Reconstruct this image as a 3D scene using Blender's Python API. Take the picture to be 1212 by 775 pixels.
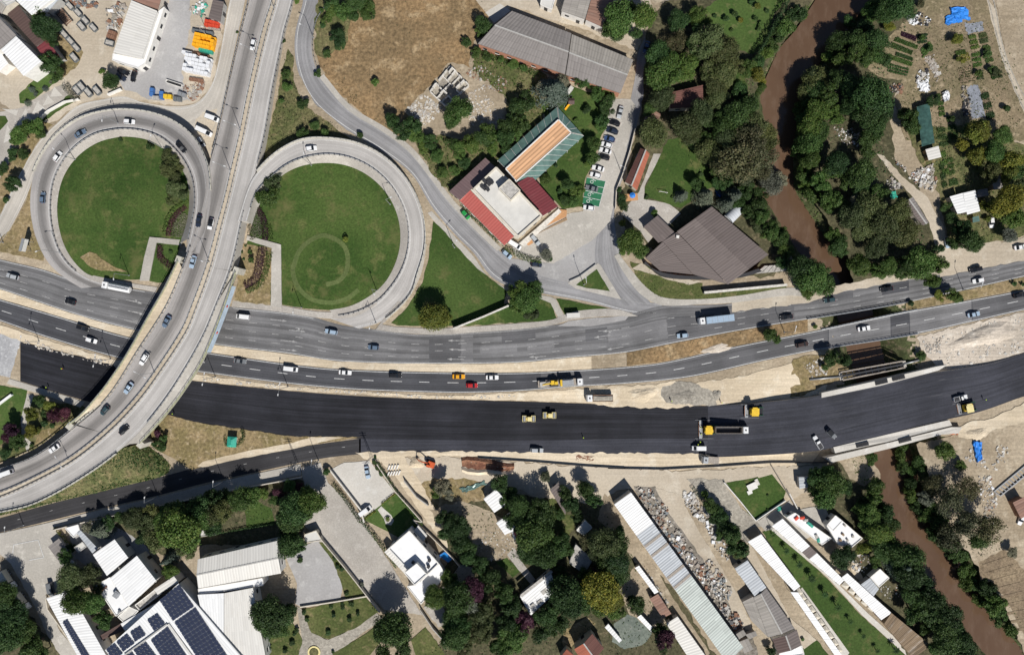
import bpy,bmesh,math,random
import numpy as np
from mathutils import Vector,Matrix
from mathutils.geometry import tessellate_polygon
R=math.radians
rnd=random.Random(7)
scene=bpy.context.scene
for o in list(bpy.data.objects):
    bpy.data.objects.remove(o)
C=scene.collection
# ------------------------------------------------------------------ camera, sky, sun, exposure
S,HC=0.31,250.0  # metres per photograph pixel on the ground, flying height
cam=bpy.data.cameras.new('camera')
cam.sensor_width=36
cam.lens=36*HC/(1212*S)
cam.clip_end=2000
camo=bpy.data.objects.new('camera',cam)
camo.location=(0,0,HC)
C.objects.link(camo)
scene.camera=camo
ELEV=47.0
SUNV=Vector((0.36,-0.93,0)).normalized()*math.cos(R(ELEV))+Vector((0,0,math.sin(R(ELEV))))
w=bpy.data.worlds.new('World');scene.world=w;w.use_nodes=True
nt=w.node_tree
sky=nt.nodes.new('ShaderNodeTexSky');sky.sky_type='NISHITA';sky.sun_disc=False
sky.air_density=.8;sky.dust_density=.4;sky.altitude=300
sky.sun_elevation=R(ELEV);sky.sun_rotation=math.atan2(SUNV.x,SUNV.y)
nt.links.new(sky.outputs[0],nt.nodes['Background'].inputs[0])
nt.nodes['Background'].inputs[1].default_value=0.062
sl=bpy.data.lights.new('sun','SUN');sl.energy=5.0;sl.angle=R(0.5);sl.color=(1,0.965,0.905)
so=bpy.data.objects.new('sun',sl);so.rotation_euler=SUNV.to_track_quat('Z','Y').to_euler();so.location=(60,-160,200)
C.objects.link(so)
scene.view_settings.view_transform='Standard'
scene.view_settings.look='None'
scene.view_settings.exposure=0.0
scene.view_settings.gamma=1.0
scene.view_settings.use_curve_mapping=False
scene.cycles.max_bounces=5
scene.cycles.diffuse_bounces=2
scene.cycles.transparent_max_bounces=4
# ------------------------------------------------------------------ coordinates
def P(px,py,z=0.0):
    k=S*(HC-z)/HC
    return Vector(((px-606)*k,(387.5-py)*k,z))
COL=[0,240,480,720,952];ROW=[0,150,305,455,609];KT=260/1212
def T(c,r,*uv):
    """surveyed plan coordinates of one map sheet (column, row) -> plan pixels"""
    return[(COL[c]+uv[i]*KT,ROW[r]+uv[i+1]*KT)for i in range(0,len(uv),2)]
def t1(c,r,u,v):
    return(COL[c]+u*KT,ROW[r]+v*KT)
def W2(pts,z=0.0):
    return[P(a,b,z)for a,b in pts]
def catmull(pts,n):
    """smooth resample of a polyline (any dimension) to n points, by chord length"""
    p=np.array(pts,float)
    d=np.r_[0,np.cumsum(np.maximum(np.linalg.norm(np.diff(p[:,:2],axis=0),axis=1),1e-6))]
    m=np.zeros_like(p)
    m[1:-1]=(p[2:]-p[:-2])/(d[2:]-d[:-2])[:,None]
    m[0]=(p[1]-p[0])/(d[1]-d[0]);m[-1]=(p[-1]-p[-2])/(d[-1]-d[-2])
    t=np.linspace(0,d[-1],n)
    i=np.clip(np.searchsorted(d,t,side='right')-1,0,len(p)-2)
    h=(d[i+1]-d[i])[:,None];s=((t-d[i])[:,None])/h
    return((2*s**3-3*s**2+1)*p[i]+(s**3-2*s**2+s)*h*m[i]+(-2*s**3+3*s**2)*p[i+1]+(s**3-s**2)*h*m[i+1])
# ------------------------------------------------------------------ materials
MATS={}
class NB:
    def __init__(s,name):
        s.m=bpy.data.materials.new(name);s.m.use_nodes=True
        s.t=s.m.node_tree;s.b=s.t.nodes['Principled BSDF'];s.b.inputs['Specular IOR Level'].default_value=0.25
        s.pos=s.n('ShaderNodeNewGeometry').outputs['Position']
        s.obj=s.n('ShaderNodeTexCoord').outputs['Object']
    def n(s,k):return s.t.nodes.new(k)
    def l(s,a,b):s.t.links.new(a,b)
    def noise(s,vec,scale,detail=4,rough=0.55):
        x=s.n('ShaderNodeTexNoise');x.inputs['Scale'].default_value=scale
        x.inputs['Detail'].default_value=detail;x.inputs['Roughness'].default_value=rough
        s.l(vec,x.inputs['Vector']);return x.outputs[0]
    def mapv(s,vec,sc,loc=(0,0,0)):
        x=s.n('ShaderNodeMapping');x.inputs['Scale'].default_value=sc;x.inputs['Location'].default_value=loc
        s.l(vec,x.inputs['Vector']);return x.outputs[0]
    def ramp(s,fac,a,b,ca=(0,0,0),cb=(1,1,1)):
        x=s.n('ShaderNodeMapRange');x.inputs[1].default_value=a;x.inputs[2].default_value=b
        x.interpolation_type='SMOOTHSTEP'
        s.l(fac,x.inputs[0]);return x.outputs[0]
    def rgb(s,c):
        x=s.n('ShaderNodeRGB');x.outputs[0].default_value=(c[0],c[1],c[2],1);return x.outputs[0]
    def mix(s,fac,a,b,mode='MIX'):
        x=s.n('ShaderNodeMix');x.data_type='RGBA';x.blend_type=mode;x.clamp_factor=True
        if isinstance(fac,(int,float)):x.inputs[0].default_value=fac
        else:s.l(fac,x.inputs[0])
        for v,i in((a,6),(b,7)):
            if isinstance(v,tuple):x.inputs[i].default_value=(v[0],v[1],v[2],1)
            else:s.l(v,x.inputs[i])
        return x.outputs[2]
    def math(s,op,a,b=0.0):
        x=s.n('ShaderNodeMath');x.operation=op
        for v,i in((a,0),(b,1)):
            if isinstance(v,(int,float)):x.inputs[i].default_value=v
            else:s.l(v,x.inputs[i])
        return x.outputs[0]
    def bump(s,h,strength,dist=0.1):
        x=s.n('ShaderNodeBump');x.inputs['Strength'].default_value=strength;x.inputs['Distance'].default_value=dist
        s.l(h,x.inputs['Height']);s.l(x.outputs[0],s.b.inputs['Normal'])
    def done(s,col,rough=0.9):
        if isinstance(col,tuple):s.b.inputs['Base Color'].default_value=(col[0],col[1],col[2],1)
        else:s.l(col,s.b.inputs['Base Color'])
        s.b.inputs['Roughness'].default_value=rough
        MATS[s.m.name]=s.m
        return s.m
def dim(c,k):return tuple(min(1,x*k)for x in c)
def ground_mat(name,ca,cb,cc=None,s1=0.06,s2=0.9,bump=0.5,speck=0.25,tracks=0.0,mow=None):
    """earth, gravel, lawn: two colours in drifts, a third in patches, fine speckle"""
    n=NB(name)
    a=n.noise(n.pos,s1,6,0.6);b=n.noise(n.pos,s2,5,0.7);c=n.noise(n.pos,s1*4.3,5,0.65)
    col=n.mix(n.ramp(a,0.38,0.62),ca,cb)
    if cc:col=n.mix(n.ramp(c,0.52,0.68),col,n.rgb(cc))
    lo=1-speck
    sp=n.mix(n.ramp(b,0.3,0.7),(lo,lo,lo),(1+speck,1+speck,1+speck))
    col=n.mix(1.0,col,sp,'MULTIPLY')
    if tracks:  # wheel and blade marks along the works
        tn_=n.noise(n.mapv(n.pos,(.035,1.1,1)),1.0,5,.65)
        col=n.mix(1.0,col,n.mix(n.ramp(tn_,.32,.68),(1-tracks,)*3,(1+tracks*.6,)*3),'MULTIPLY')
    if mow:  # mower passes in rings round the lawn's middle
        vd=n.n('ShaderNodeVectorMath');vd.operation='DISTANCE';n.l(n.pos,vd.inputs[0]);vd.inputs[1].default_value=(mow[0],mow[1],0)
        wob=n.math('ADD',vd.outputs['Value'],n.math('MULTIPLY',n.noise(n.pos,.09,4),11.0))
        sn_=n.math('SINE',n.math('MULTIPLY',wob,2.9))
        col=n.mix(1.0,col,n.mix(n.ramp(sn_,-.8,.8),(.96,.96,.96),(1.05,1.05,1.05)),'MULTIPLY')
        dry=n.noise(n.pos,.10,5,.7)
        col=n.mix(n.math('MULTIPLY',n.ramp(dry,.50,.72),.6),col,n.rgb((.135,.128,.05)))
    big=n.noise(n.pos,s1*.35,3,.5)
    col=n.mix(1.0,col,n.mix(n.ramp(big,.3,.7),(.88,)*3,(1.1,)*3),'MULTIPLY')
    n.bump(b,bump,0.25)
    return n.done(col,0.95)
def plain(name,c,rough=0.6,metal=0.0,var=0.12,scale=0.8,coat=0.0):
    n=NB(name)
    a=n.noise(n.obj,scale,5,0.6)
    col=n.mix(n.ramp(a,0.3,0.7),dim(c,1-var),dim(c,1+var))
    n.b.inputs['Metallic'].default_value=metal
    if coat:n.b.inputs['Coat Weight'].default_value=coat;n.b.inputs['Coat Roughness'].default_value=0.08
    return n.done(col,rough)
def paint(name,c):
    n=NB(name);n.b.inputs['Specular IOR Level'].default_value=0.5
    n.b.inputs['Coat Weight'].default_value=0.6;n.b.inputs['Coat Roughness'].default_value=0.06
    a=n.noise(n.obj,2.5,4);col=n.mix(n.ramp(a,0.35,0.7),dim(c,0.9),dim(c,1.05))
    return n.done(col,0.35)
def asphalt(name,c,streak=0.25,patch=0.2,lane=0.0,lanes=2.0,speck=0.1,pale=None):
    """uv: x = 0..1 across the carriageway, y = metres along it"""
    n=NB(name)
    uv=n.n('ShaderNodeUVMap').outputs[0]
    st=n.noise(n.mapv(uv,(28,0.012,1)),1.0,5,0.6)
    st2=n.noise(n.mapv(uv,(9,0.035,1),(3,7,0)),1.0,4,0.6)
    pa=n.noise(n.pos,0.05,5,0.6);fi=n.noise(n.pos,1.7,4,0.75)
    f=n.mix(n.ramp(st,0.3,0.7),(1-streak,)*3,(1+streak,)*3)
    f=n.mix(1.0,f,n.mix(n.ramp(st2,0.3,0.7),(1-streak*.6,)*3,(1+streak*.6,)*3),'MULTIPLY')
    f=n.mix(1.0,f,n.mix(n.ramp(pa,0.35,0.65),(1-patch,)*3,(1+patch,)*3),'MULTIPLY')
    f=n.mix(1.0,f,n.mix(n.ramp(fi,0.25,0.75),(1-speck,)*3,(1+speck,)*3),'MULTIPLY')
    if lane:  # worn dark tracks of rubber and oil in the middle of each lane
        sx=n.n('ShaderNodeSeparateXYZ');n.l(uv,sx.inputs[0])
        cs=n.math('COSINE',n.math('MULTIPLY',sx.outputs[0],2*math.pi*lanes))
        f=n.mix(1.0,f,n.mix(n.ramp(cs,-1.0,0.4),(1-lane,)*3,(1+lane*.3,)*3),'MULTIPLY')
    col=n.mix(1.0,n.rgb(c),f,'MULTIPLY')
    if pale:  # chalky scuffs
        sc=n.noise(n.mapv(uv,(16,0.05,1),(9,2,0)),1.0,6,0.75)
        col=n.mix(n.ramp(sc,0.56,0.78),col,n.rgb(pale))
    n.bump(fi,0.25,0.05)
    return n.done(col,0.85)
def sheet_metal(name,c,pitch=1.0,var=0.12,stain=0.25,stain_c=None,rough=0.55,rib=0.10,cross=0.0):
    """profiled roofing: uv x = metres along the eave, y = metres up the slope"""
    n=NB(name)
    uv=n.n('ShaderNodeUVMap').outputs[0]
    sx=n.n('ShaderNodeSeparateXYZ');n.l(uv,sx.inputs[0])
    fx=n.math('FLOOR',n.math('DIVIDE',sx.outputs[0],pitch));fy=n.math('FLOOR',n.math('DIVIDE',sx.outputs[1],5.5))
    cb=n.n('ShaderNodeCombineXYZ');n.l(fx,cb.inputs[0]);n.l(fy,cb.inputs[1])
    wn=n.n('ShaderNodeTexWhiteNoise');wn.noise_dimensions='3D';n.l(cb.outputs[0],wn.inputs['Vector'])
    f=n.mix(wn.outputs['Value'],(1-var,)*3,(1+var,)*3)
    sn=n.noise(n.mapv(uv,(0.9,0.18,1)),0.7,6,0.7)
    fr=n.math('FRACT',n.math('DIVIDE',sx.outputs[0],pitch))
    edge=n.math('LESS_THAN',fr,0.16)
    f=n.mix(n.math('MULTIPLY',edge,1.0),f,n.mix(1.0,f,(1-rib,)*3,'MULTIPLY'))
    if cross:
        fy2=n.math('FRACT',n.math('DIVIDE',sx.outputs[1],cross))
        f=n.mix(n.math('LESS_THAN',fy2,0.07),f,n.mix(1.0,f,(0.8,)*3,'MULTIPLY'))
    col=n.mix(1.0,n.rgb(c),f,'MULTIPLY')
    sc=stain_c or dim(c,0.55)
    col=n.mix(n.math('MULTIPLY',n.ramp(sn,0.5,0.75),stain*2),col,n.rgb(sc))
    return n.done(col,rough)
def leaf_mat(name,c1,c2,c3):
    """per-leaf and per-clump tint kept on the mesh (attribute tint), a tint per tree from object random"""
    n=NB(name)
    at=n.n('ShaderNodeAttribute');at.attribute_name='tint'
    sx=n.n('ShaderNodeSeparateColor');n.l(at.outputs['Color'],sx.inputs[0])
    oi=n.n('ShaderNodeObjectInfo')
    a=n.mix(sx.outputs[0],c1,c2)
    a=n.mix(n.ramp(sx.outputs[1],0.62,0.98),a,n.rgb(c3))
    v=n.mix(oi.outputs['Random'],(0.80,.80,.82),(1.55,1.5,1.4))
    a=n.mix(1.0,a,v,'MULTIPLY')
    r2=n.math('FRACT',n.math('MULTIPLY',oi.outputs['Random'],7.31))
    a=n.mix(1.0,a,n.mix(r2,(.86,1.0,1.05),(1.13,1.03,.88)),'MULTIPLY')
    n.done(a,0.6)
    tr=n.n('ShaderNodeBsdfTranslucent');n.l(a,tr.inputs[0])
    mx=n.n('ShaderNodeMixShader');mx.inputs[0].default_value=0.16
    out=n.t.nodes['Material Output']
    n.l(n.b.outputs[0],mx.inputs[1]);n.l(tr.outputs[0],mx.inputs[2]);n.l(mx.outputs[0],out.inputs[0])
    return n.m
m=ground_mat
m('dirt',(.40,.33,.24),(.31,.25,.175),(.46,.39,.29),s1=.04,s2=1.1,speck=.18,tracks=.12)
m('pale_dirt',(.50,.435,.345),(.44,.375,.29),(.54,.48,.39),s1=.03,s2=1.3,speck=.1,bump=.3,tracks=.06)
m('allotment_soil',(.25,.195,.125),(.185,.155,.09),(.33,.265,.175),s1=.07,s2=1.1,speck=.3,bump=.7)
m('sand',(.66,.56,.42),(.56,.465,.335),(.70,.62,.49),s1=.035,s2=1.3,speck=.1,bump=.3,tracks=.14)
m('dry_field',(.28,.185,.095),(.20,.14,.075),(.36,.265,.155),s1=.035,s2=.8,speck=.4,bump=.9)
m('scrub',(.085,.098,.035),(.14,.13,.06),(.21,.17,.09),s1=.09,s2=.9,speck=.45,bump=1)
m('dry_grass',(.28,.21,.115),(.20,.16,.075),(.36,.285,.18),s1=.12,s2=.9,speck=.35,bump=.8)
m('lawn',(.039,.074,.015),(.060,.098,.023),(.102,.114,.038),s1=.04,s2=1.4,speck=.25,bump=.5)
for k_,c_ in(('west',(148,248)),('east',(385,285))):m('lawn_loop_'+k_,(.034,.068,.013),(.060,.096,.022),(.095,.112,.035),s1=.04,s2=1.4,speck=.28,mow=P(*c_)[:2])
m('track_grass',(.095,.13,.042),(.112,.14,.05),s1=.1,s2=1.4,speck=.2)
m('green_yard',(.20,.225,.19),(.15,.175,.15),(.26,.27,.24),s1=.1,s2=1.2,speck=.15)
m('lawn_bright',(.050,.092,.020),(.070,.112,.028),(.11,.128,.045),s1=.07,s2=1.4,speck=.22)
m('lawn_dull',(.07,.09,.026),(.105,.115,.04),(.17,.15,.07),s1=.09,s2=1.2,speck=.3)
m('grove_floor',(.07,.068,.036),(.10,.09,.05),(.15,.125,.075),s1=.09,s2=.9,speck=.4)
m('river_bank',(.06,.075,.028),(.085,.09,.04),(.17,.135,.085),s1=.1,s2=.8,speck=.4,bump=1)
m('grey_waste',(.24,.215,.185),(.18,.16,.13),(.32,.29,.25),s1=.12,s2=.9,speck=.35,bump=.8)
m('concrete',(.46,.43,.385),(.40,.375,.335),(.52,.49,.44),s1=.06,s2=1.6,speck=.1,bump=.15)
m('pale_concrete',(.58,.55,.50),(.52,.49,.44),(.63,.61,.57),s1=.06,s2=1.6,speck=.08,bump=.12)
m('yard_grey',(.38,.37,.365),(.33,.32,.315),(.43,.42,.41),s1=.05,s2=1.5,speck=.08,bump=.15)
m('paving',(.42,.39,.35),(.37,.34,.305),(.47,.44,.40),s1=.1,s2=2.2,speck=.14,bump=.2)
m('milled',(.47,.47,.475),(.40,.40,.41),(.56,.56,.56),s1=.12,s2=1.2,speck=.18)
m('rubble',(.56,.49,.41),(.46,.40,.33),(.62,.56,.48),s1=.06,s2=1.1,speck=.14,bump=.6,tracks=.2)
m('soil',(.20,.15,.10),(.26,.20,.13),(.15,.11,.07),s1=.15,s2=1.4,speck=.3,bump=.8)
m('mud_gravel',(.35,.32,.27),(.29,.265,.225),(.42,.39,.33),s1=.15,s2=1.1,speck=.25,bump=.6)
asphalt('asphalt_grey',(.155,.153,.156),.2,.18,.22,4,.1)
asphalt('asphalt_grey2',(.185,.182,.186),.16,.16,.14,2,.1)
asphalt('asphalt_dark',(.070,.071,.079),.2,.15,.10,2,.1)
asphalt('asphalt_mid',(.115,.114,.119),.18,.15,.12,2,.1)
asphalt('asphalt_fresh',(.0205,.021,.0265),.32,.25,.12,4,.14,(.034,.034,.04))
asphalt('asphalt_binder',(.043,.0445,.056),.24,.2,0,1,.15,(.10,.10,.11))
asphalt('asphalt_flyover',(.315,.295,.28),.14,.1,.36,1,.07)
asphalt('asphalt_pale',(.42,.40,.38),.10,.1,.08,2,.07)
asphalt('asphalt_ramp',(.32,.303,.292),.12,.1,.42,1,.07)
asphalt('asphalt_service',(.48,.445,.395),.1,.12,.05,2,.08)
asphalt('asphalt_street',(.27,.265,.27),.14,.14,.10,2,.08)
asphalt('asphalt_front',(.040,.039,.042),.2,.2,.08,2,.1)
plain('wall_white',(.72,.70,.66),.85,var=.08)
plain('wall_cream',(.60,.55,.46),.85,var=.1)
plain('wall_brick',(.42,.20,.13),.9,var=.15)
plain('wall_grey',(.40,.39,.37),.9,var=.1)
plain('wall_block',(.55,.50,.43),.9,var=.14,scale=1.5)
plain('kerb',(.55,.53,.49),.85,var=.1)
plain('barrier',(.50,.475,.41),.85,var=.15)
plain('barrier_green',(.36,.36,.24),.85,var=.15)
plain('steel',(.36,.37,.38),.45,.6,.1)
plain('galv',(.42,.43,.44),.45,.5,.08)
plain('dark_metal',(.05,.05,.055),.5,.2)
plain('black_rubber',(.018,.018,.02),.8)
plain('glass_dark',(.018,.022,.028),.08,0,.05)
plain('glass_blue',(.36,.43,.50),.3,.1)
plain('tyre_grey',(.06,.06,.06),.8)
plain('timber',(.30,.21,.13),.8,var=.25,scale=3)
plain('timber_grey',(.33,.29,.25),.85,var=.25,scale=3)
plain('roof_flat',(.60,.585,.55),.85,var=.07,scale=.3)
plain('roof_white',(.80,.80,.80),.7,var=.05,scale=.3)
plain('road_paint',(.56,.56,.55),.8,var=.2,scale=1.5)
plain('road_paint_worn',(.34,.335,.33),.85,var=.3,scale=1.5)
plain('machine_yellow',(.72,.47,.035),.5,var=.15,scale=2)
plain('machine_cream',(.72,.62,.30),.5,var=.12,scale=2)
plain('machine_orange',(.55,.10,.03),.5,var=.15,scale=2)
plain('tarp_blue',(.035,.22,.68),.5,var=.2,scale=.6)
plain('tarp_yellow',(.85,.40,.02),.5,var=.18,scale=.8)
plain('tarp_red',(.62,.07,.035),.5,var=.2)
plain('tarp_green',(.04,.33,.24),.5,var=.2)
plain('tarp_white',(.74,.75,.77),.5,var=.1)
plain('net_green',(.035,.085,.075),.8,var=.25,scale=.6)
plain('skip_grey',(.16,.175,.185),.6,.1,.3,1.2)
plain('rusty',(.24,.13,.085),.85,var=.3,scale=1.2)
plain('plastic_blue',(.06,.16,.40),.5)
plain('plastic_grey',(.24,.255,.29),.5,var=.25,scale=.7)
plain('stone_white',(.60,.57,.52),.85,var=.2,scale=1.5)
plain('stone_grey',(.42,.40,.37),.9,var=.25,scale=1.2)
plain('bark',(.13,.10,.075),.95,var=.25,scale=3)
plain('skin',(.45,.28,.2),.6)
plain('vest_orange',(.80,.18,.02),.7)
plain('vest_yellow',(.55,.75,.05),.7)
plain('vest_dark',(.04,.05,.09),.8)
plain('trouser',(.05,.055,.075),.8)
plain('green_paint',(.028,.15,.075),.7,var=.12)
plain('court_red',(.3,.1,.07),.8)
m('red_clay',(.17,.075,.048),(.27,.14,.085),(.11,.05,.035),s1=.3,s2=1.6,speck=.3,bump=1)
plain('pool_water',(.02,.20,.55),.1)
plain('terracotta',(.50,.27,.13),.8,var=.15,scale=2)
plain('lamp_head',(.6,.6,.6),.4)
s=sheet_metal
s('metal_white',(.78,.78,.775),1.0,.06,.2,(.5,.47,.43),.5,.14)
s('metal_cream',(.66,.64,.60),1.0,.06,.22,(.5,.46,.4),.55,.13)
s('metal_grey',(.42,.445,.475),1.0,.13,.25,(.33,.32,.3),.5,.14)
s('metal_greengrey',(.44,.48,.45),1.0,.14,.16,(.30,.36,.32),.5,.16)
s('asbestos',(.235,.215,.205),1.1,.09,.3,(.15,.14,.125),.9,.18,2.6)
s('asbestos_pale',(.33,.305,.275),1.1,.14,.3,(.22,.2,.18),.9,.18,2.6)
s('brown_sheet',(.155,.128,.120),1.0,.10,.3,(.12,.095,.085),.7,.10)
s('brown_dark',(.10,.065,.058),1.0,.08,.1,(.07,.05,.045),.7,.12)
s('red_sheet',(.40,.10,.085),1.0,.06,.10,(.45,.25,.2),.6,.12)
s('maroon_sheet',(.19,.045,.052),1.0,.08,.10,(.35,.22,.2),.6,.12)
s('purple_sheet',(.20,.135,.135),1.0,.08,.15,(.3,.25,.23),.65,.10)
s('orange_slats',(.60,.35,.195),1.4,.10,.08,(.45,.26,.14),.75,.26)
s('tile_red',(.36,.12,.075),0.5,.14,.2,(.2,.08,.06),.85,.2,.5)
s('tile_dark',(.16,.075,.062),0.5,.16,.2,(.11,.06,.05),.85,.2,.5)
s('rust_sheet',(.28,.165,.125),1.0,.22,.35,(.36,.3,.26),.8,.2)
s('barrel_metal',(.50,.52,.55),.9,.06,.06,None,.4,.2)
s('wood_roof',(.22,.16,.105),.5,.35,.4,(.50,.46,.42),.9,.2)
leaf_mat('leaf_d',(.018,.042,.012),(.037,.072,.021),(.06,.10,.03))
leaf_mat('leaf_g',(.030,.066,.014),(.060,.108,.025),(.10,.14,.04))
leaf_mat('leaf_o',(.040,.058,.021),(.070,.088,.033),(.10,.108,.05))
leaf_mat('leaf_y',(.070,.090,.016),(.125,.138,.024),(.18,.165,.03))
leaf_mat('leaf_b',(.055,.078,.058),(.10,.125,.10),(.16,.18,.15))
leaf_mat('leaf_p',(.034,.011,.024),(.062,.019,.038),(.085,.032,.05))
leaf_mat('leaf_a',(.046,.053,.026),(.074,.079,.040),(.12,.11,.065))
leaf_mat('leaf_l',(.10,.11,.085),(.15,.16,.125),(.2,.2,.17))
for nm,c in dict(white=(.80,.80,.80),silver=(.42,.44,.46),grey=(.17,.18,.19),black=(.012,.012,.014),blue=(.05,.09,.20),
 steelblue=(.12,.17,.24),paleblue=(.35,.45,.56),red=(.45,.018,.02),yellow=(.78,.36,.01),green=(.02,.28,.06),
 teal=(.03,.06,.07),brown=(.05,.03,.025),navy=(.02,.028,.05),cream=(.62,.58,.48)).items():
    paint('paint_'+nm,c)
n=NB('water');a=n.noise(n.pos,.04,4);b=n.noise(n.pos,1.1,3)
n.bump(b,.12,.1);n.b.inputs['Specular IOR Level'].default_value=.5
fl=n.noise(n.mapv(n.pos,(.35,.12,1)),1.0,5,.65)
n.done(n.mix(n.ramp(fl,.45,.75),n.mix(n.ramp(a,.35,.65),(.105,.062,.038),(.125,.076,.047)),(.15,.098,.066)),.1)
n=NB('solar_cell');a=n.noise(n.obj,.6,3);n.b.inputs['Specular IOR Level'].default_value=.5
n.done(n.mix(a,(.026,.034,.062),(.042,.05,.085)),.2)
n=NB('lit_red');n.done((.45,.02,.02),.3)
n=NB('lit_white');n.done((.8,.8,.78),.2)
# ------------------------------------------------------------------ mesh and object helpers
class MB:
    def __init__(s):s.v=[];s.f=[];s.mi=[];s.uv=[]
    def add(s,pts,faces,mi=0,uv=None):
        b=len(s.v);s.v+=[tuple(p)for p in pts]
        for k,f in enumerate(faces):
            s.f.append(tuple(b+i for i in f));s.mi.append(mi)
            s.uv.append([uv[i]for i in f]if uv else None)
        return s
    def quad(s,a,b,c,d,mi=0,uv=None):return s.add([a,b,c,d],[(0,1,2,3)],mi,uv)
    def prism(s,pts,z0,z1,mi=0,cap=True,mi_top=None,bottom=False):
        """pts: xy polygon (counter-clockwise or not), z0/z1 numbers or lists"""
        n=len(pts);a=sum(pts[i][0]*pts[(i+1)%n][1]-pts[(i+1)%n][0]*pts[i][1]for i in range(n))
        zz0=[z0]*n if isinstance(z0,(int,float))else list(z0);zz1=[z1]*n if isinstance(z1,(int,float))else list(z1)
        if a<0:pts=pts[::-1];zz0=zz0[::-1];zz1=zz1[::-1]
        lo=[(p[0],p[1],z)for p,z in zip(pts,zz0)];hi=[(p[0],p[1],z)for p,z in zip(pts,zz1)]
        s.add(lo+hi,[(i,(i+1)%n,n+(i+1)%n,n+i)for i in range(n)],mi)
        if cap:
            tri=tessellate_polygon([[Vector((p[0],p[1],0))for p in pts]])
            for t_ in tri:
                A=[hi[i]for i in t_]
                cr=(A[1][0]-A[0][0])*(A[2][1]-A[0][1])-(A[1][1]-A[0][1])*(A[2][0]-A[0][0])
                if cr<0:A=A[::-1]
                s.add(A,[(0,1,2)],mi if mi_top is None else mi_top)
                if bottom:s.add([(q[0],q[1],zz0[0])for q in A[::-1]],[(0,1,2)],mi)
        return s
    def box(s,cx,cy,z0,z1,lx,ly,ang=0.0,mi=0,taper=1.0):
        c,d=math.cos(ang),math.sin(ang);q=[]
        for z,k in((z0,1.0),(z1,taper)):
            for sx,sy in((-1,-1),(1,-1),(1,1),(-1,1)):
                x,y=sx*lx/2*k,sy*ly/2*k;q.append((cx+x*c-y*d,cy+x*d+y*c,z))
        return s.add(q,[(0,3,2,1),(4,5,6,7),(0,1,5,4),(1,2,6,5),(2,3,7,6),(3,0,4,7)],mi)
    def tube(s,p0,p1,r0,r1=None,n=6,mi=0,cap=True):
        r1=r0 if r1 is None else r1
        p0,p1=Vector(p0),Vector(p1);d=(p1-p0).normalized()
        u=d.cross(Vector((0,0,1))if abs(d.z)<.9 else Vector((1,0,0))).normalized();v=d.cross(u)
        q=[]
        for p,r in((p0,r0),(p1,r1)):
            for i in range(n):
                a=2*math.pi*i/n;q.append(p+u*(r*math.cos(a))+v*(r*math.sin(a)))
        f=[((i+1)%n,i,n+i,n+(i+1)%n)for i in range(n)]
        if cap:f+=[tuple(range(n)),tuple(range(2*n-1,n-1,-1))]
        return s.add(q,f,mi)
    def beam(s,p0,p1,wd,h,mi=0,lift=0.0):
        """bar of width wd and height h, its underside following p0-p1"""
        p0,p1=Vector(p0),Vector(p1);d=p1-p0;L=Vector((-d.y,d.x,0));L=L.normalized()*wd/2 if L.length>1e-6 else Vector((wd/2,0,0))
        up=Vector((0,0,h));lf=Vector((0,0,lift))
        q=[p0-L+lf,p1-L+lf,p1+L+lf,p0+L+lf];q+=[x+up for x in q]
        return s.add(q,[(0,3,2,1),(4,5,6,7),(0,1,5,4),(1,2,6,5),(2,3,7,6),(3,0,4,7)],mi)
    def mesh(s,name,mats,off=(0,0,0),smooth=False):
        me=bpy.data.meshes.new(name)
        o=Vector(off);me.from_pydata([(x[0]-o.x,x[1]-o.y,x[2]-o.z)for x in s.v],[],s.f)
        for k in([mats]if isinstance(mats,str)else mats):me.materials.append(MATS[k])
        me.polygons.foreach_set('material_index',s.mi)
        if any(u is not None for u in s.uv):
            ul=me.uv_layers.new(name='UVMap');fl=[]
            for u,f in zip(s.uv,s.f):
                for q in(u or[(0,0)]*len(f)):fl+=[q[0],q[1]]
            ul.data.foreach_set('uv',fl)
        if smooth:me.polygons.foreach_set('use_smooth',[True]*len(s.f))
        me.update();return me
    def build(s,name,mats,parent=None,smooth=False,loc=None):
        off=(parent.matrix_basis.translation if parent is not None else Vector(loc or(0,0,0)))
        if parent is not None and parent.parent is not None:off=off+parent.parent.matrix_basis.translation
        ob=bpy.data.objects.new(name,s.mesh(name,mats,off,smooth));C.objects.link(ob)
        if parent is not None:ob.parent=parent
        else:ob.location=off
        return ob
LABELS={}
def tag(o,label=None,cat=None,group=None,kind=None):
    if label:o['label']=label;LABELS.setdefault(label,[]).append(o.name)
    if cat:o['category']=cat
    if group:o['group']=group
    if kind:o['kind']=kind
    return o
def thing(name,label,cat,loc=(0,0,0),group=None,rz=0.0):
    o=bpy.data.objects.new(name,None);o.location=loc;o.rotation_euler=(0,0,rz);o.empty_display_size=.5
    C.objects.link(o);return tag(o,label,cat,group)
def inst(me,name,parent,mat=None,loc=(0,0,0),rz=0.0,sc=None):
    o=bpy.data.objects.new(name,me);C.objects.link(o);o.parent=parent;o.location=loc;o.rotation_euler=(0,0,rz)
    if sc is not None:o.scale=sc if isinstance(sc,tuple)else(sc,sc,sc)
    if mat:
        o.material_slots[0].link='OBJECT';o.material_slots[0].material=MATS[mat]
    return o
def struct(o,label=None):return tag(o,label,None,None,'structure')
def centre(pts):
    return(sum(p[0]for p in pts)/len(pts),sum(p[1]for p in pts)/len(pts))
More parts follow.
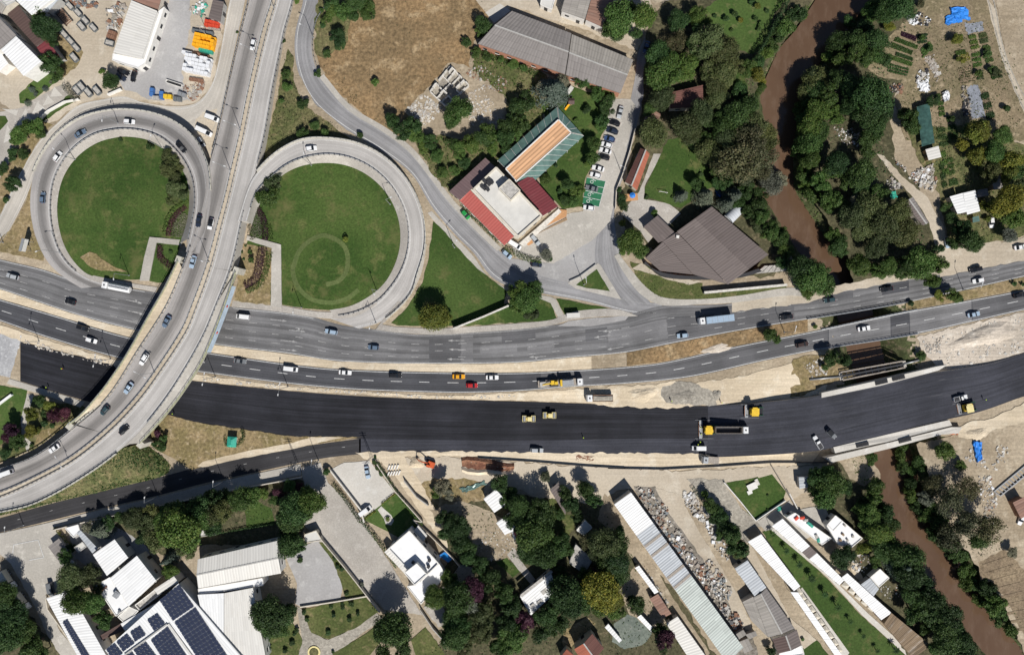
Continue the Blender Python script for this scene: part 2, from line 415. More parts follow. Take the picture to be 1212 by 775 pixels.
def ragged(w,step=1.6,amp=.35,seed=0):
    """subdivide a world xy polygon and wander its edge a little"""
    g=random.Random(seed);out=[]
    n=len(w)
    for i in range(n):
        a,b=Vector(w[i][:2]),Vector(w[(i+1)%n][:2]);L=(b-a).length;k=max(1,int(L/step))
        for j in range(k):
            p=a.lerp(b,j/k)
            if j:p+=Vector((g.uniform(-amp,amp),g.uniform(-amp,amp)))
            out.append((p.x,p.y))
    return out
ZL=[0.03]
def sheet(name,px,mat,z=None,label=None,rag=.3,smooth_n=0,kind='structure',step=1.6,parent=None):
    """a level piece of ground cover as a thin skirted sheet"""
    if z is None:
        ZL[0]+=.0015;z=ZL[0]
    if smooth_n:px=[tuple(q)for q in catmull(list(px)+[px[0]],smooth_n)[:-1]]
    w_=[tuple(P(a,b,z)[:2])for a,b in px]
    if rag:w_=ragged(w_,step,rag,len(px)*7+int(px[0][0]*3))
    mb=MB().prism(w_,-.25,z)
    c=centre(w_)
    o=mb.build(name,mat,parent,loc=None if parent else(c[0],c[1],0))
    if parent is None:tag(o,label,None,None,kind)
    return o
STRIPS=[]
class Strip:
    """a carriageway between two plan edges with a height profile"""
    def __init__(s,L,Rr,z=0.06,n=60):
        s.L=catmull(L,n);s.R=catmull(Rr,n)
        if isinstance(z,(int,float)):s.z=np.full(n,float(z))
        else:
            zz=np.array(z,float);q=np.linspace(0,1,len(zz))if zz.ndim==1 else zz[:,0]
            s.z=np.interp(np.linspace(0,1,n),q,zz if zz.ndim==1 else zz[:,1])
        s.n=n
        s.wL=[P(a[0],a[1],h)for a,h in zip(s.L,s.z)];s.wR=[P(a[0],a[1],h)for a,h in zip(s.R,s.z)]
        c=[(a+b)/2 for a,b in zip(s.wL,s.wR)]
        s.d=np.r_[0,np.cumsum([(c[i+1]-c[i]).length for i in range(n-1)])]
    def at(s,dist,t):
        """point at running distance dist and fraction t from the left edge"""
        x=np.interp(dist,s.d,np.arange(s.n));i=min(int(x),s.n-2);f=x-i
        return(s.wL[i].lerp(s.wL[i+1],f)).lerp(s.wR[i].lerp(s.wR[i+1],f),t)
    def surface(s,name,mat,label=None,skirt=0.3,skirt_mat='concrete',to_ground=False,reg=True):
        mb=MB()
        for i in range(s.n-1):
            a,b,c,d=s.wL[i],s.wL[i+1],s.wR[i+1],s.wR[i]
            mb.quad(d,c,b,a,0,[(1,s.d[i]),(1,s.d[i+1]),(0,s.d[i+1]),(0,s.d[i])])
            for e,f in((a,b),(c,d)):
                g0=Vector((e.x,e.y,-.3 if to_ground else e.z-skirt));g1=Vector((f.x,f.y,-.3 if to_ground else f.z-skirt))
                mb.quad(e,f,g1,g0,1)
        for i in(0,s.n-1):
            e,f=s.wL[i],s.wR[i];mb.quad(e,f,Vector((f.x,f.y,-.3 if to_ground else f.z-skirt)),Vector((e.x,e.y,-.3 if to_ground else e.z-skirt)),1)
        o=mb.build(name,[mat,skirt_mat]);struct(o,label)
        if reg:STRIPS.append(s)
        return o
    def ribbon(s,t0,w_,d0,d1,dz=.012,step=2.0):
        k=max(2,int((d1-d0)/step)+1);mb=MB();pr=None
        for j in range(k):
            dd=d0+(d1-d0)*j/(k-1);p=s.at(dd,t0);q=s.at(min(dd+.5,s.d[-1]),t0)-s.at(max(dd-.5,0),t0)
            nn=Vector((-q.y,q.x,0)).normalized()*w_/2;a,b=p+nn+Vector((0,0,dz)),p-nn+Vector((0,0,dz))
            if pr:mb.quad(pr[1],b,a,pr[0])
            pr=(a,b)
        return mb
    def dashes(s,parent,t0,dash=3.0,gap=6.0,w_=.16,d0=0,d1=None,mat='road_paint',name='lane_dash',skip=0.0):
        d1=s.d[-1]if d1 is None else d1;d=d0;g=random.Random(int(t0*997)+int(d1))
        while d+dash<d1:
            if g.random()>=skip:s.ribbon(t0,w_,d,d+dash*g.uniform(.85,1.0),step=dash).build(name,mat,parent)
            d+=dash+gap
    def line(s,parent,t0,w_=.15,d0=0,d1=None,mat='road_paint',name='edge_line',dz=.012):
        return s.ribbon(t0,w_,d0,s.d[-1]if d1 is None else d1,dz).build(name,mat,parent)
def road_z(px,py):
    """height of the carriageway at a plan position (highest within its width)"""
    best=0.05
    for s in STRIPS:
        c=(s.L[:,:2]+s.R[:,:2])/2;hw=np.linalg.norm(s.L[:,:2]-s.R[:,:2],axis=1)/2
        d=np.hypot(c[:,0]-px,c[:,1]-py);i=int(np.argmin(d))
        if d[i]<hw[i]+2 and s.z[i]>best:best=float(s.z[i])
    return best
def arrow(parent,px,py,ang,z=.075,L=5.0,kind='straight',mat='road_paint'):
    """lane arrow: shaft and head; ang = direction in plan degrees, clockwise from east"""
    p=P(px,py,z);a=-R(ang)
    sh=[(-L/2,-.12),(L/2-1.7,-.12),(L/2-1.7,-.45),(L/2,0),(L/2-1.7,.45),(L/2-1.7,.12),(-L/2,.12)]
    mb=MB()
    def put(sh):
        q=[(p.x+x*math.cos(a)-y*math.sin(a),p.y+x*math.sin(a)+y*math.cos(a))for x,y in sh]
        mb.prism(q,z,z+.006)
    put(sh)
    if kind=='turn':put([(-.6,.12),(.2,.5),(.1,.9),(1.0,.75),(.6,0.2),(.4,.4),(-.2,.12)])
    return mb.build('lane_arrow',mat,parent)
def kerbed(name,px,mat='paving',z=.15,label=None,rag=.0,kerb='kerb'):
    """raised pavement with a kerb edge"""
    w_=[tuple(P(a,b,z)[:2])for a,b in px]
    if rag:w_=ragged(w_,2.5,rag,5)
    mb=MB().prism(w_,-.2,z,1,True,0)
    c=centre(w_);o=mb.build(name,[mat,kerb],loc=(c[0],c[1],0));return struct(o,label)
def band(A,B,n=40):
    """polygon between two smoothed plan edges"""
    a=[tuple(q)for q in catmull(A,n)];b=[tuple(q)for q in catmull(B,n)]
    return a+b[::-1]
# ================================================================== GROUND AND RIVER
ZW=-5.2
rivL=[(1010,-60),(988,-30),(969,0),(945,36),(926,58),(911,90),(900,112),(904,137),(906,165),(902,195),(898,221),(913,247),(935,283),(958,312),(985,360),
 (1010,440),(1030,505),(1033,536),(1037,556),(1041,592),(1053,625),(1073,660),(1095,695),(1123,725),(1146,750),(1168,775),(1200,820),(1240,880)]
rivR=[(1075,-60),(1052,-30),(1031,0),(1010,22),(995,43),(978,62),(957,90),(949,120),(940,150),(938,185),(941,223),(958,253),(977,281),(1001,304),(1028,355),
 (1050,440),(1068,505),(1076,530),(1084,556),(1091,580),(1103,615),(1120,641),(1141,675),(1163,710),(1184,738),(1200,758),(1235,800),(1280,860)]
nR=130
rl=catmull(rivL,nR);rr=catmull(rivR,nR)
rc=np.array([P(*((a+b)/2),ZW)[:2]for a,b in zip(rl,rr)])
rh=np.array([np.linalg.norm(np.array(P(*a,ZW)[:2])-np.array(P(*b,ZW)[:2]))/2 for a,b in zip(rl,rr)])
def bank_dist(x,y):
    x=np.asarray(x,float);y=np.asarray(y,float);best=np.full(x.shape,1e9)
    for i in range(nR):best=np.minimum(best,np.hypot(x-rc[i,0],y-rc[i,1])-rh[i])
    return best
def ground_z(x,y):
    d=bank_dist(x,y);return np.interp(d,[-4,-1.5,0,4.5,6.0],[-7.0,-6.2,ZW-.05,-.5,-.02])
gx=np.r_[-2500,-900,-400,np.arange(-200,200.1,1.0),400,900,2500]
gy=np.r_[-2500,-900,-300,np.arange(-130,130.1,1.0),300,900,2500]
XX,YY=np.meshgrid(gx,gy)
rs=np.random.RandomState(3)
jx=XX+rs.uniform(-.25,.25,XX.shape)*(np.abs(XX)<199);jy=YY+rs.uniform(-.25,.25,XX.shape)*(np.abs(YY)<129)
inn=(np.abs(XX)<201)&(np.abs(YY)<131)
ZZ=np.full(XX.shape,-.02);BD=np.full(XX.shape,99.0)
BD[inn]=bank_dist(jx[inn],jy[inn]);ZZ[inn]=np.interp(BD[inn],[-4,-1.5,0,4.5,6.0],[-7.0,-6.2,ZW-.05,-.5,-.02])
ZZ+=rs.uniform(-.04,.0,XX.shape)+np.where((BD>0)&(BD<6),rs.uniform(-.25,.25,XX.shape),0)
ny,nx=XX.shape
idx=np.arange(nx*ny).reshape(ny,nx)
quads=np.stack([idx[:-1,:-1],idx[:-1,1:],idx[1:,1:],idx[1:,:-1]],-1).reshape(-1,4)
me=bpy.data.meshes.new('ground')
me.vertices.add(nx*ny);me.vertices.foreach_set('co',np.stack([jx,jy,ZZ],-1).ravel())
me.loops.add(len(quads)*4);me.loops.foreach_set('vertex_index',quads.ravel())
me.polygons.add(len(quads));me.polygons.foreach_set('loop_start',np.arange(len(quads))*4)
me.materials.append(MATS['dirt']);me.materials.append(MATS['river_bank'])
bdq=BD.ravel()[quads[:,0]]+rs.uniform(-2.5,2.5,len(quads))
me.polygons.foreach_set('material_index',(bdq<8).astype(np.int32))
me.update(calc_edges=True);me.validate()
o=bpy.data.objects.new('ground',me);C.objects.link(o);struct(o,'bare pale earth ground under the whole interchange')
mb=MB()
for i in range(nR-1):
    # the sheet of water reaches a little into both banks
    def ex(a,b):
        A,B=np.array(P(*a,ZW)),np.array(P(*b,ZW));d=(A-B)/np.linalg.norm(A-B);return A+d*1.2,B-d*1.2
    a,d=ex(rl[i],rr[i]);b,c=ex(rl[i+1],rr[i+1]);mb.quad(a,d,c,b)
struct(mb.build('river','water'),'muddy brown river crossing the right side of the scene')
# ------------------------------------------------------------------ ground covers (north)
sheet('dirt_yard',[(0,0)]+T(0,0,300,-20,1212,-20,1250,60,1170,470,1080,565,950,580,780,555,560,540,430,575,330,655,240,690,100,640,0,560)+[(-6,60)],'pale_dirt',label='pale dusty storage yard in the upper left corner',rag=.6)
sheet('asphalt_yard',T(0,0,930,-20,1060,-20,1040,200,1000,400,1050,560,800,540,690,500,640,400,760,385,830,330,880,150),'yard_grey',label='grey hardstanding beside the white shed',rag=.7)
sheet('dry_verge',T(0,0,300,130,340,150,460,290,430,360,350,430,320,400,350,330,300,200),'dry_grass',label='strip of dry grass along the skips')
sheet('courtyard',T(0,0,-20,620,100,600,350,460,390,560,230,650,130,720,70,774,60,800,80,850,0,1010,-20,1010),'paving',label='grey paved court with pale triangles beside the loop ramp')
tri=[(300,480,345,530,275,535),(265,530,300,565,235,585),(205,565,250,600,175,630),(140,600,185,680,90,700),(40,690,80,760,20,790),(10,600,100,610,90,640)]
for q in tri:sheet('paving_triangle',T(0,0,*q),'pale_concrete',rag=0,label='pale triangular panel in the court, %s from the small lawn'%['nearest','second','third','fourth','fifth','farthest'][tri.index(q)])
sheet('garden_lawn',T(0,0,105,520,210,420,290,400,330,440,150,575,110,570),'lawn_bright',label='small lawn with blue shrubs beside the white factory')
sheet('grass_verge',T(0,0,385,520,430,545,330,610,230,680,200,665,300,590),'lawn',label='narrow grass wedge behind the court wall')
sheet('corner_lawn',T(0,0,-10,640,30,640,45,670,0,720,-10,720),'lawn',label='lawn corner at the left edge of the photo')
sheet('planted_verge',T(0,1,230,-30,290,-10,220,60,100,280,40,400,0,480,-10,300,60,180,130,60),'dry_grass',label='dry planted verge along the service road')
sheet('dry_island',T(0,1,180,290,215,220,170,380,170,480,190,600,240,690,240,740,0,690,0,620,60,570,140,420),'dry_grass',label='dry grass island left of the loop ramp')
sheet('van_yard',T(1,0,0,620,80,600,70,774,30,920,-60,800,-40,660),'pale_dirt',label='sandy van park inside the fork of the service road')
sheet('dry_field',[(378,-20),(470,-20),(580,-20),(590,5),(575,25),(560,55),(552,85),(520,110),(505,135),(490,155),(470,160),(440,145),(412,122),(390,100),(376,70),(378,30)],'dry_field',label='brown dry grass field beside the curving street',rag=.8)
sheet('green_triangle',T(1,0,470,270,500,310,500,440,560,580,640,640,770,710,880,774,1000,900,300,900,400,600,430,420),'scrub',label='scrubby green wedge between flyover and curving street',rag=.4)
sheet('scrub_patch',[(376,-20),(445,-20),(440,12),(415,25),(408,55),(385,70),(372,60)],'scrub',label='overgrown corner of the dry field',rag=.8)
sheet('demolition_ground',[(478,132),(505,105),(530,75),(555,80),(585,95),(600,120),(600,150),(580,165),(545,160),(520,160),(495,155)],'dirt',label='cleared ground around the ruined house',rag=.8)
sheet('overgrowth_north',[(560,56),(640,85),(655,95),(650,120),(640,145),(615,165),(595,190),(570,215),(535,232),(510,205),(492,170),(500,158),(545,165),(585,168),(604,150),(600,118),(560,85)],'scrub',label='weedy ground between the grey shed and the restaurant',rag=.8)
sheet('shed_apron',[(548,-20),(765,-20),(770,10),(755,60),(690,35),(605,8),(590,25),(575,15)],'pale_dirt',label='bare ground north of the long grey shed',rag=.5)
sheet('shed_slab',T(2,0,440,70,520,20,580,60,490,130),'pale_concrete',label='pale concrete slab at the corner of the grey shed',rag=.1)
sheet('restaurant_lawn',[(640,125),(665,98),(725,118),(722,140),(712,160),(703,190),(692,215),(690,245),(665,247),(640,220),(636,200),(660,180)],'lawn',label='shaded lawn beside the orange pergola',rag=.4)
sheet('car_park',[(724,117),(747,118),(752,125),(735,210),(722,262),(700,285),(655,312),(612,306),(606,293),(615,285),(660,255),(690,250),(695,235),(700,205),(708,180),(716,155)],'concrete',label='pale paved forecourt and car park of the restaurant',rag=.2)
sheet('wild_garden',[(765,40),(800,-20),(975,-20),(955,15),(930,45),(905,80),(893,110),(896,140),(890,190),(890,230),(905,255),(925,290),(940,318),(900,330),(780,300),(740,270),(735,235),(760,130)],'grove_floor',label='leaf-littered floor under the riverside grove',rag=.8)
sheet('hotel_lawn',T(3,0,540,40,620,-20,1000,-20,930,60,860,220,800,300,720,280,640,200,560,150),'lawn_bright',label='sunlit lawn between the grove and the upper river',rag=.5)
sheet('pond_grass',T(3,0,680,400,740,380,770,480,760,570,690,520),'lawn',label='small grassy gap in the riverside grove')
sheet('garden_lawn',T(3,1,330,70,420,60,480,110,520,200,600,250,610,300,480,400,400,450,250,400,195,400,200,340,280,160),'lawn',label='bright lawn with a goal beside the red-roofed gatehouse',rag=.4)
sheet('garden_path',T(3,1,250,150,290,150,200,330,195,400,260,410,340,430,400,480,340,540,280,560,220,640,170,570,70,480,110,430,170,360),'paving',label='grey paved court at the brown-roofed hall',rag=.15)
sheet('hall_verge',T(3,2,120,20,200,40,330,110,520,140,530,195,980,150,985,170,760,215,480,250,380,250,250,210,150,110),'lawn_dull',label='sloping grass below the brown-roofed hall',rag=.5)
sheet('hall_dry_patch',T(3,2,130,60,180,30,280,90,420,120,520,130,440,150,300,110,200,80),'pale_dirt',label='bare strip along the curved wall of the hall')
sheet('east_wilds',[(1000,300),(985,270),(965,240),(955,180),(970,120),(1000,70),(1030,25),(1060,-20),(1130,-20),(1100,40),(1085,90),(1060,110),(1055,150),(1060,190),(1085,215),(1110,260),(1120,290),(1090,318),(1010,335)],'grove_floor',label='rough ground under the trees east of the river',rag=.9)
sheet('allotment',T(4,0,700,-20,1020,-20,1100,260,1212,540,1212,774,560,774,500,560,540,440,430,430,350,380,440,230,560,120),'allotment_soil',label='dry earth of the allotment gardens',rag=.6)
sheet('dirt_field',T(4,0,1060,-20,1300,-20,1300,700,1212,580,1130,400,1085,180),'dirt',label='dry rough field at the upper right edge',rag=.6)
sheet('dirt_track',[(1164,-20)]+T(4,0,1000,-20,1060,60,1080,200,1130,370,1212,560,1260,640,1212,620,1150,480,1090,330,1050,180,1020,60),'pale_dirt',label='pale rutted farm track at the right edge',rag=.2)
for q in((1008,-20,1030,60,1058,180,1098,330,1160,490,1212,605),(1038,-20,1058,60,1080,190,1122,340,1190,490,1240,580)):
    pts=T(4,0,*q);sheet('wheel_rut',band([(a-.8,b)for a,b in pts],[(a+.8,b)for a,b in pts],30),'mud_gravel',rag=.1,label='%s wheel rut of the pale farm track'%('inner' if q[0]==1008 else 'outer'))
sheet('garden_lane',T(4,1,400,150,440,160,560,290,680,390,720,470,770,550,790,640,1090,640,1212,610,1300,600,1300,700,1100,750,750,830,740,700,690,530,600,390,480,260),'pale_dirt',label='sandy lane leading through the gardens to the highway',rag=.3)
sheet('garden_lane_branch',T(4,1,1000,540,1060,540,1085,640,1020,650),'pale_dirt',label='short sandy drive behind the white car')
sheet('weedy_plots',T(4,1,560,0,960,0,1212,100,1300,500,1212,600,1090,630,1000,640,800,640,770,500,720,300,640,200),'scrub',label='overgrown garden plots around the white shed',rag=.6)
sheet('roadside_sand',T(4,2,-400,230,0,190,200,150,560,75,800,30,1000,-30,1300,-80,1300,0,800,88,580,118,200,192,0,252,-400,300),'pale_dirt',label='sandy shoulder along the upper highway',rag=.3)
# ------------------------------------------------------------------ ground covers (south)
sheet('construction_strip',[(24,404),(129,430),(165,445),(240,451),(347,462),(500,471),(617,474),(740,478),(849,479),(934,472),(975,466),(985,440),(940,428),(880,445),(817,454),(720,459),(673,461),(544,468),(480,467),(341,457),(240,444),(133,425),(54,402),(-10,382),(-10,390)],'sand',label='sandy strip between highway and fresh asphalt',rag=.3)
sheet('south_sand',[(420,535),(500,534),(740,536),(870,537),(960,530),(975,527),(960,550),(900,552),(800,556),(720,552),(640,548),(560,540),(480,540),(440,548)],'sand',label='sandy shoulder along the south edge of the paving works',rag=.4)
sheet('south_dirt',[(476,542),(560,541),(640,549),(720,553),(800,557),(900,553),(960,551),(980,552),(985,570),(940,590),(860,580),(800,600),(760,580),(730,580),(700,600),(640,590),(600,575),(520,570),(490,575)],'pale_dirt',label='churned earth south of the paving works',rag=.6)
sheet('weeds',T(2,3,60,560,150,510,300,520,430,540,450,640,350,690,200,700,130,680),'dry_grass',label='weedy patch among the site huts',rag=.8)
sheet('wild_bank',T(4,2,-60,560,0,540,110,535,300,640,120,700,0,760,-80,770),'dry_grass',label='rough bank at the bridge abutment',rag=.6)
sheet('spoil_heap',T(4,2,620,440,860,375,1212,300,1300,280,1300,500,1212,520,1000,600,740,660,730,600,700,560,640,500),'rubble',label='pale spoil ground between highway and new road',rag=.5)
sheet('north_spoil',T(3,2,240,700,340,680,560,700,640,730,700,720,1030,640,1060,700,620,820,560,810,300,830,0,820,-90,800,-90,740,0,710),'sand',label='sand tipped beside the highway works',rag=.5)
sheet('gravel_heap_base',T(3,2,300,710,400,680,500,700,590,740,600,810,500,815,320,800,290,760),'mud_gravel',label='grey gravel spread beside the fresh asphalt',rag=.6)
sheet('frontage_verge',T(1,3,-260,150,0,215,240,250,500,285,600,288,880,288,480,350,200,400,0,450,-60,470,-300,330),'dry_grass',label='dry verge with the little green-roofed kiosk',rag=.3)
sheet('verge_path',T(1,3,-30,450,0,425,250,365,500,320,600,288,780,290,480,358,200,410,0,455),'sand',label='sandy footpath beside the dark frontage road',rag=.15)
sheet('frontage_lot',T(0,4,-20,110,100,90,290,60,420,220,420,420,250,440,330,640,440,774,440,820,330,820,200,520,60,270,-20,200),'concrete',label='pale concrete yard at the lower left',rag=.2)
sheet('left_grove_floor',T(0,4,-20,360,60,400,110,500,200,600,300,720,360,800,-20,800),'grove_floor',label='shaded ground under the lower left trees',rag=.6)
sheet('factory_court',T(0,4,370,60,640,20,760,80,880,330,760,400,560,340,420,240),'yard_grey',label='grey service court beside the white workshops',rag=.2)
sheet('hedge_garden',[(120,612),(190,598),(258,583),(350,566),(378,575),(388,600),(362,622),(355,640),(330,645),(240,645),(200,660),(165,640)],'grove_floor',label='shaded garden south of the frontage road',rag=.4)
sheet('inner_lawn',T(1,3,230,700,300,640,380,680,400,760,240,790),'lawn',label='oval lawn inside the frontage garden',rag=.4)
sheet('entrance_drive',T(1,3,540,460,650,430,690,540,800,640,900,774,1212,1270,1000,1240,560,774,580,640),'paving',label='broad pale drive leading south from the frontage road',rag=.15)
sheet('villa_yard',T(1,3,700,470,780,430,920,420,1060,590,980,670,880,740,870,680),'pale_concrete',label='pale walled yard with a white van',rag=.1)
sheet('villa_lawn',T(1,3,880,740,980,665,1060,600,1150,690,1240,830,1130,870,1000,800),'lawn_bright',label='lawn in front of the white villa',rag=.1)
sheet('villa_path',T(1,3,965,690,985,670,1040,720,1055,750,1040,775,1010,770,1000,740),'pale_concrete',label='pale garden path with a round bed',rag=.05)
sheet('site_road',T(1,3,960,400,1100,380,1212,560,1330,774,1420,900,1380,960,1200,700,1060,500),'sand',label='sandy lane between the villa wall and the huts',rag=.3)
sheet('workshop_court',T(1,4,450,210,640,140,720,240,770,400,760,460,540,505,510,490,520,380),'yard_grey',label='grey concrete court east of the white workshop',rag=.1)
sheet('park_lawn',T(1,4,540,520,900,455,970,535,850,620,700,685,600,655,570,600),'lawn_dull',label='lawn dotted with clipped shrubs',rag=.2)
sheet('court_verge',T(1,4,640,150,680,150,720,200,900,440,790,465,770,400,720,260),'lawn_dull',label='grass strip along the court wall',rag=.2)
sheet('park_path',T(1,4,515,500,545,520,600,650,690,690,850,620,960,540,990,570,860,670,760,740,700,800,520,800,550,690),'mud_gravel',label='curving gravel path around the clipped lawn',rag=.15)
sheet('park_lawn_low',T(1,4,720,760,860,680,960,610,980,700,900,800,700,800),'lawn_dull',label='lawn corner below the gravel path',rag=.2)
sheet('park_strip',T(1,4,340,660,500,600,550,690,520,800,350,800),'lawn_dull',label='shrub strip beside the white workshop',rag=.3)
sheet('hamlet_ground',[(530,600),(600,585),(650,590),(720,600),(745,640),(800,700),(850,780),(850,800),(500,800),(530,745),(520,700),(530,660)],'grove_floor',label='shaded ground among the trees of the hamlet',rag=.6)
sheet('hamlet_yard',T(2,3,130,690,300,640,420,680,640,800,650,900,540,980,420,960,300,850,200,760),'dirt',label='gravel yard in front of the small huts',rag=.6)
sheet('hamlet_lawn',T(2,3,740,650,810,625,900,720,960,700,990,740,880,850,800,830,780,720),'lawn_dull',label='rough lawn beside the narrow brown roof',rag=.4)
sheet('hamlet_green',T(2,4,500,260,560,235,630,310,590,345),'lawn',label='tiny square lawn between hamlet paths',rag=.2)
sheet('back_garden',T(2,4,30,690,110,620,200,740,230,800,60,800),'lawn_dull',label='striped back garden at the lower edge',rag=.2)
sheet('turning_place',T(2,4,260,330,300,270,370,290,380,360,310,400,200,480,230,600,180,620,100,510),'paving',label='round paved end of the hamlet lane',rag=.3)
sheet('hamlet_path',T(2,4,560,220,600,180,650,270,720,360,690,380,620,300),'paving',label='grey path between hamlet lawns',rag=.1)
sheet('brown_corner',T(2,4,870,640,1000,560,1050,600,940,700,870,760),'dry_grass',label='dry corner behind the red roof',rag=.4)
sheet('shed_lane',T(3,3,-20,600,20,640,120,774,330,1130,560,1480,520,1540,300,1200,60,860,-60,740),'dirt',label='dirt lane along the long sheds',rag=.3)
sheet('yard_gravel',T(3,4,60,420,150,280,260,420,330,600,240,640,120,560),'dirt',label='bare yard by the thin white shed',rag=.4)
sheet('scrap_yard',T(3,3,140,560,260,560,340,690,480,800,640,1080,800,1400,850,1540,740,1540,560,1260,330,920,200,700),'grey_waste',label='scrap yard along the long shed',rag=.4)
sheet('gravel_drive',T(3,3,260,570,380,600,480,770,640,1040,740,1200,800,1360,720,1340,640,1150,480,900,330,700),'pale_dirt',label='pale drive through the scrap yard',rag=.3)
sheet('east_drive',T(3,3,430,520,640,520,650,560,740,690,860,774,760,800,780,880,720,840,600,690,520,600),'mud_gravel',label='gravel drive beside the walled lawn',rag=.4)
sheet('walled_lawn',T(3,3,650,540,800,515,900,490,980,590,960,650,815,750,780,720),'lawn',label='walled green lawn with a white garden set',rag=.1)
sheet('lawn_forecourt',T(3,3,810,470,900,445,915,490,830,515),'pale_dirt',label='pale gap in the lawn wall')
sheet('terrace',T(3,3,820,755,1000,640,1040,690,1212,660,1260,760,1000,900,900,860,860,800),'concrete',label='concrete terrace north of the long canopies',rag=.2)
sheet('canopy_lawn',T(3,4,850,95,910,80,1212,355,1400,560,1660,790,1600,820,1330,820,1240,700,1120,500,1055,395),'lawn',label='long lawn with palms between the white canopies',rag=.2)
sheet('canopy_lawn_small',T(3,4,1070,740,1150,690,1240,800,1060,810),'lawn',label='lawn corner beside the brown gable',rag=.3)
sheet('canopy_walk',T(3,4,1040,425,1070,400,1330,760,1300,800),'pale_concrete',label='pale walk along the left row of booths',rag=.0)
sheet('canopy_walk_upper',T(3,4,900,85,920,70,1212,325,1430,540,1700,780,1660,790,1400,552,1212,345),'pale_concrete',label='pale walk along the right row of booths',rag=.0)
sheet('canopy_lane',T(3,4,780,150,860,300,1000,560,1150,690,1080,740,1020,620,880,420,760,240),'pale_dirt',label='sandy lane between grey sheds and white canopy',rag=.3)
sheet('riverside_yard',T(4,4,120,60,260,20,330,100,430,200,380,330,480,340,560,420,530,480,600,600,690,680,600,620,440,480,330,380,270,330,220,200),'sand',label='sandy builders yard behind the booths',rag=.4)
sheet('south_bank',[(975,552),(1000,545),(1030,540),(1035,560),(1038,600),(1050,640),(1090,700),(1140,750),(1150,800),(1080,800),(1060,740),(1020,680),(985,620),(970,590)],'grove_floor',label='wooded west bank of the lower river',rag=.6)
sheet('clay_bank',T(4,3,180,400,340,380,410,470,420,520,330,560,250,520),'dirt',label='bare clay bank below the new bridge',rag=.4)
sheet('east_bank',T(4,3,620,330,780,290,1000,230,1300,120,1300,1500,1212,1480,1100,1200,960,1000,860,860,740,700,680,480),'dirt',label='rough site ground east of the lower river',rag=.6)
sheet('ploughed_plot',T(4,4,960,260,1100,190,1212,300,1300,400,1300,760,1212,660,1100,440,980,400),'soil',label='ploughed brown plot at the lower right edge',rag=.4)
sheet('site_clay',T(4,3,840,240,900,210,1020,190,1212,100,1300,60,1300,150,1212,210,1040,250,1000,290,900,300,850,290),'sand',label='sandy access beside the right bridge end',rag=.4)
# ================================================================== ROADS
AN=[(-30,299),(0,307),(51,319),(86,331),(120,336),(184,346),(225,354),(274,363),(330,369),(369,375),(405,385),(444,390),(500,396),(566,393),(620,389),(660,384),(700,378),(740,373),(782,362),(830,361),(870,359),(930,351),(980,347),(1040,336),(1076,330),(1124,322),(1212,305),(1245,299)]
AS=[(-30,334),(0,342),(97,374),(163,391),(257,408),(347,419),(388,426),(440,429),(500,430),(609,429),(673,423),(740,417),(806,404),(874,391),(947,379),(1010,369),(1072,358),(1137,344),(1212,327),(1245,320)]
BN=[(-30,345),(0,354),(75,376),(137,395),(190,407),(253,418),(369,434),(430,438),(500,440),(609,441),(680,438),(740,434),(784,429),(870,410),(952,394),(1070,369),(1137,357),(1212,343),(1245,336)]
BS=[(-30,371),(0,380),(54,399),(133,422),(190,434),(240,441),(341,454),(420,461),(500,464),(544,465),(610,463),(673,458),(740,454),(817,446),(913,425),(980,412),(1081,396),(1150,381),(1212,367),(1245,360)]
CN=[(24,404),(75,417),(129,430),(180,443),(240,452),(347,463),(430,469),(500,472),(617,475),(740,479),(849,480),(934,473),(971,468),(1042,455),(1109,440),(1160,433),(1212,418),(1245,409)]
CS=[(11,447),(50,459),(86,470),(140,484),(191,494),(260,504),(347,516),(430,519),(500,520),(620,521.5),(740,519),(827,519),(900,519),(980,516),(1042,509),(1109,497),(1150,489),(1212,469),(1245,460)]
sA=Strip(AN,AS,.06,120);sB=Strip(BN,BS,.064,120)
roadA=sA.surface('highway_upper','asphalt_grey','grey four-lane highway carriageway with worn lane marks',skirt=.8)
roadB=sB.surface('highway_lower','asphalt_dark','dark two-lane highway carriageway below the planted median',skirt=.8)
# the stretch of the lower carriageway east of the works is older and paler
dA=lambda s_,px:float(np.interp(px,((s_.L+s_.R)/2)[:,0],s_.d))
# new road: fresh mat up to the paver, binder course beyond and along the south band
cut=838
def part_edge(E,x0,x1):
    e=catmull(E,200);k=[tuple(q)for q in e if x0<q[0]<x1]
    f=lambda x:(x,float(np.interp(x,e[:,0],e[:,1])));return[f(x0)]+k[::6]+[f(x1)]
sC=Strip(part_edge(CN,24,cut),part_edge(CS,24,cut),.058,90)
roadC=sC.surface('new_road_fresh','asphalt_fresh','freshly laid black asphalt of the new road')
CS2=[(820,541),(870,540),(940,536),(980,531),(1042,516),(1124,497),(1160,488),(1212,469),(1245,460)]
sC2=Strip(part_edge(CN,cut,1245),[(cut,541),(870,540),(940,536),(980,531),(1042,516),(1109,499),(1160,487),(1212,469),(1245,460)],[(0,.05),(.08,.9),(.2,2.1),(.33,2.6),(.58,2.6),(.68,1.9),(.78,1.0),(.9,.3),(1,.15)],60)
sC2.surface('new_road_binder','asphalt_binder','older dark course of the new road beyond the paving machine',to_ground=True)
sC3=Strip([(425,514),(500,515),(620,516),(688,517),(740,514),(cut+.5,514)],[(425,537),(500,537.5),(620,538),(688,538.5),(740,539.5),(cut+.5,541)],.05,50)
sC3.surface('new_road_margin','asphalt_binder','scuffed grey margin lane south of the fresh asphalt')
sheet('milled_patch',[(-20,386),(0,392),(24,403),(12,447),(0,444),(-20,440)],'milled',label='pale milled roadway at the left edge',rag=.2,z=.05)
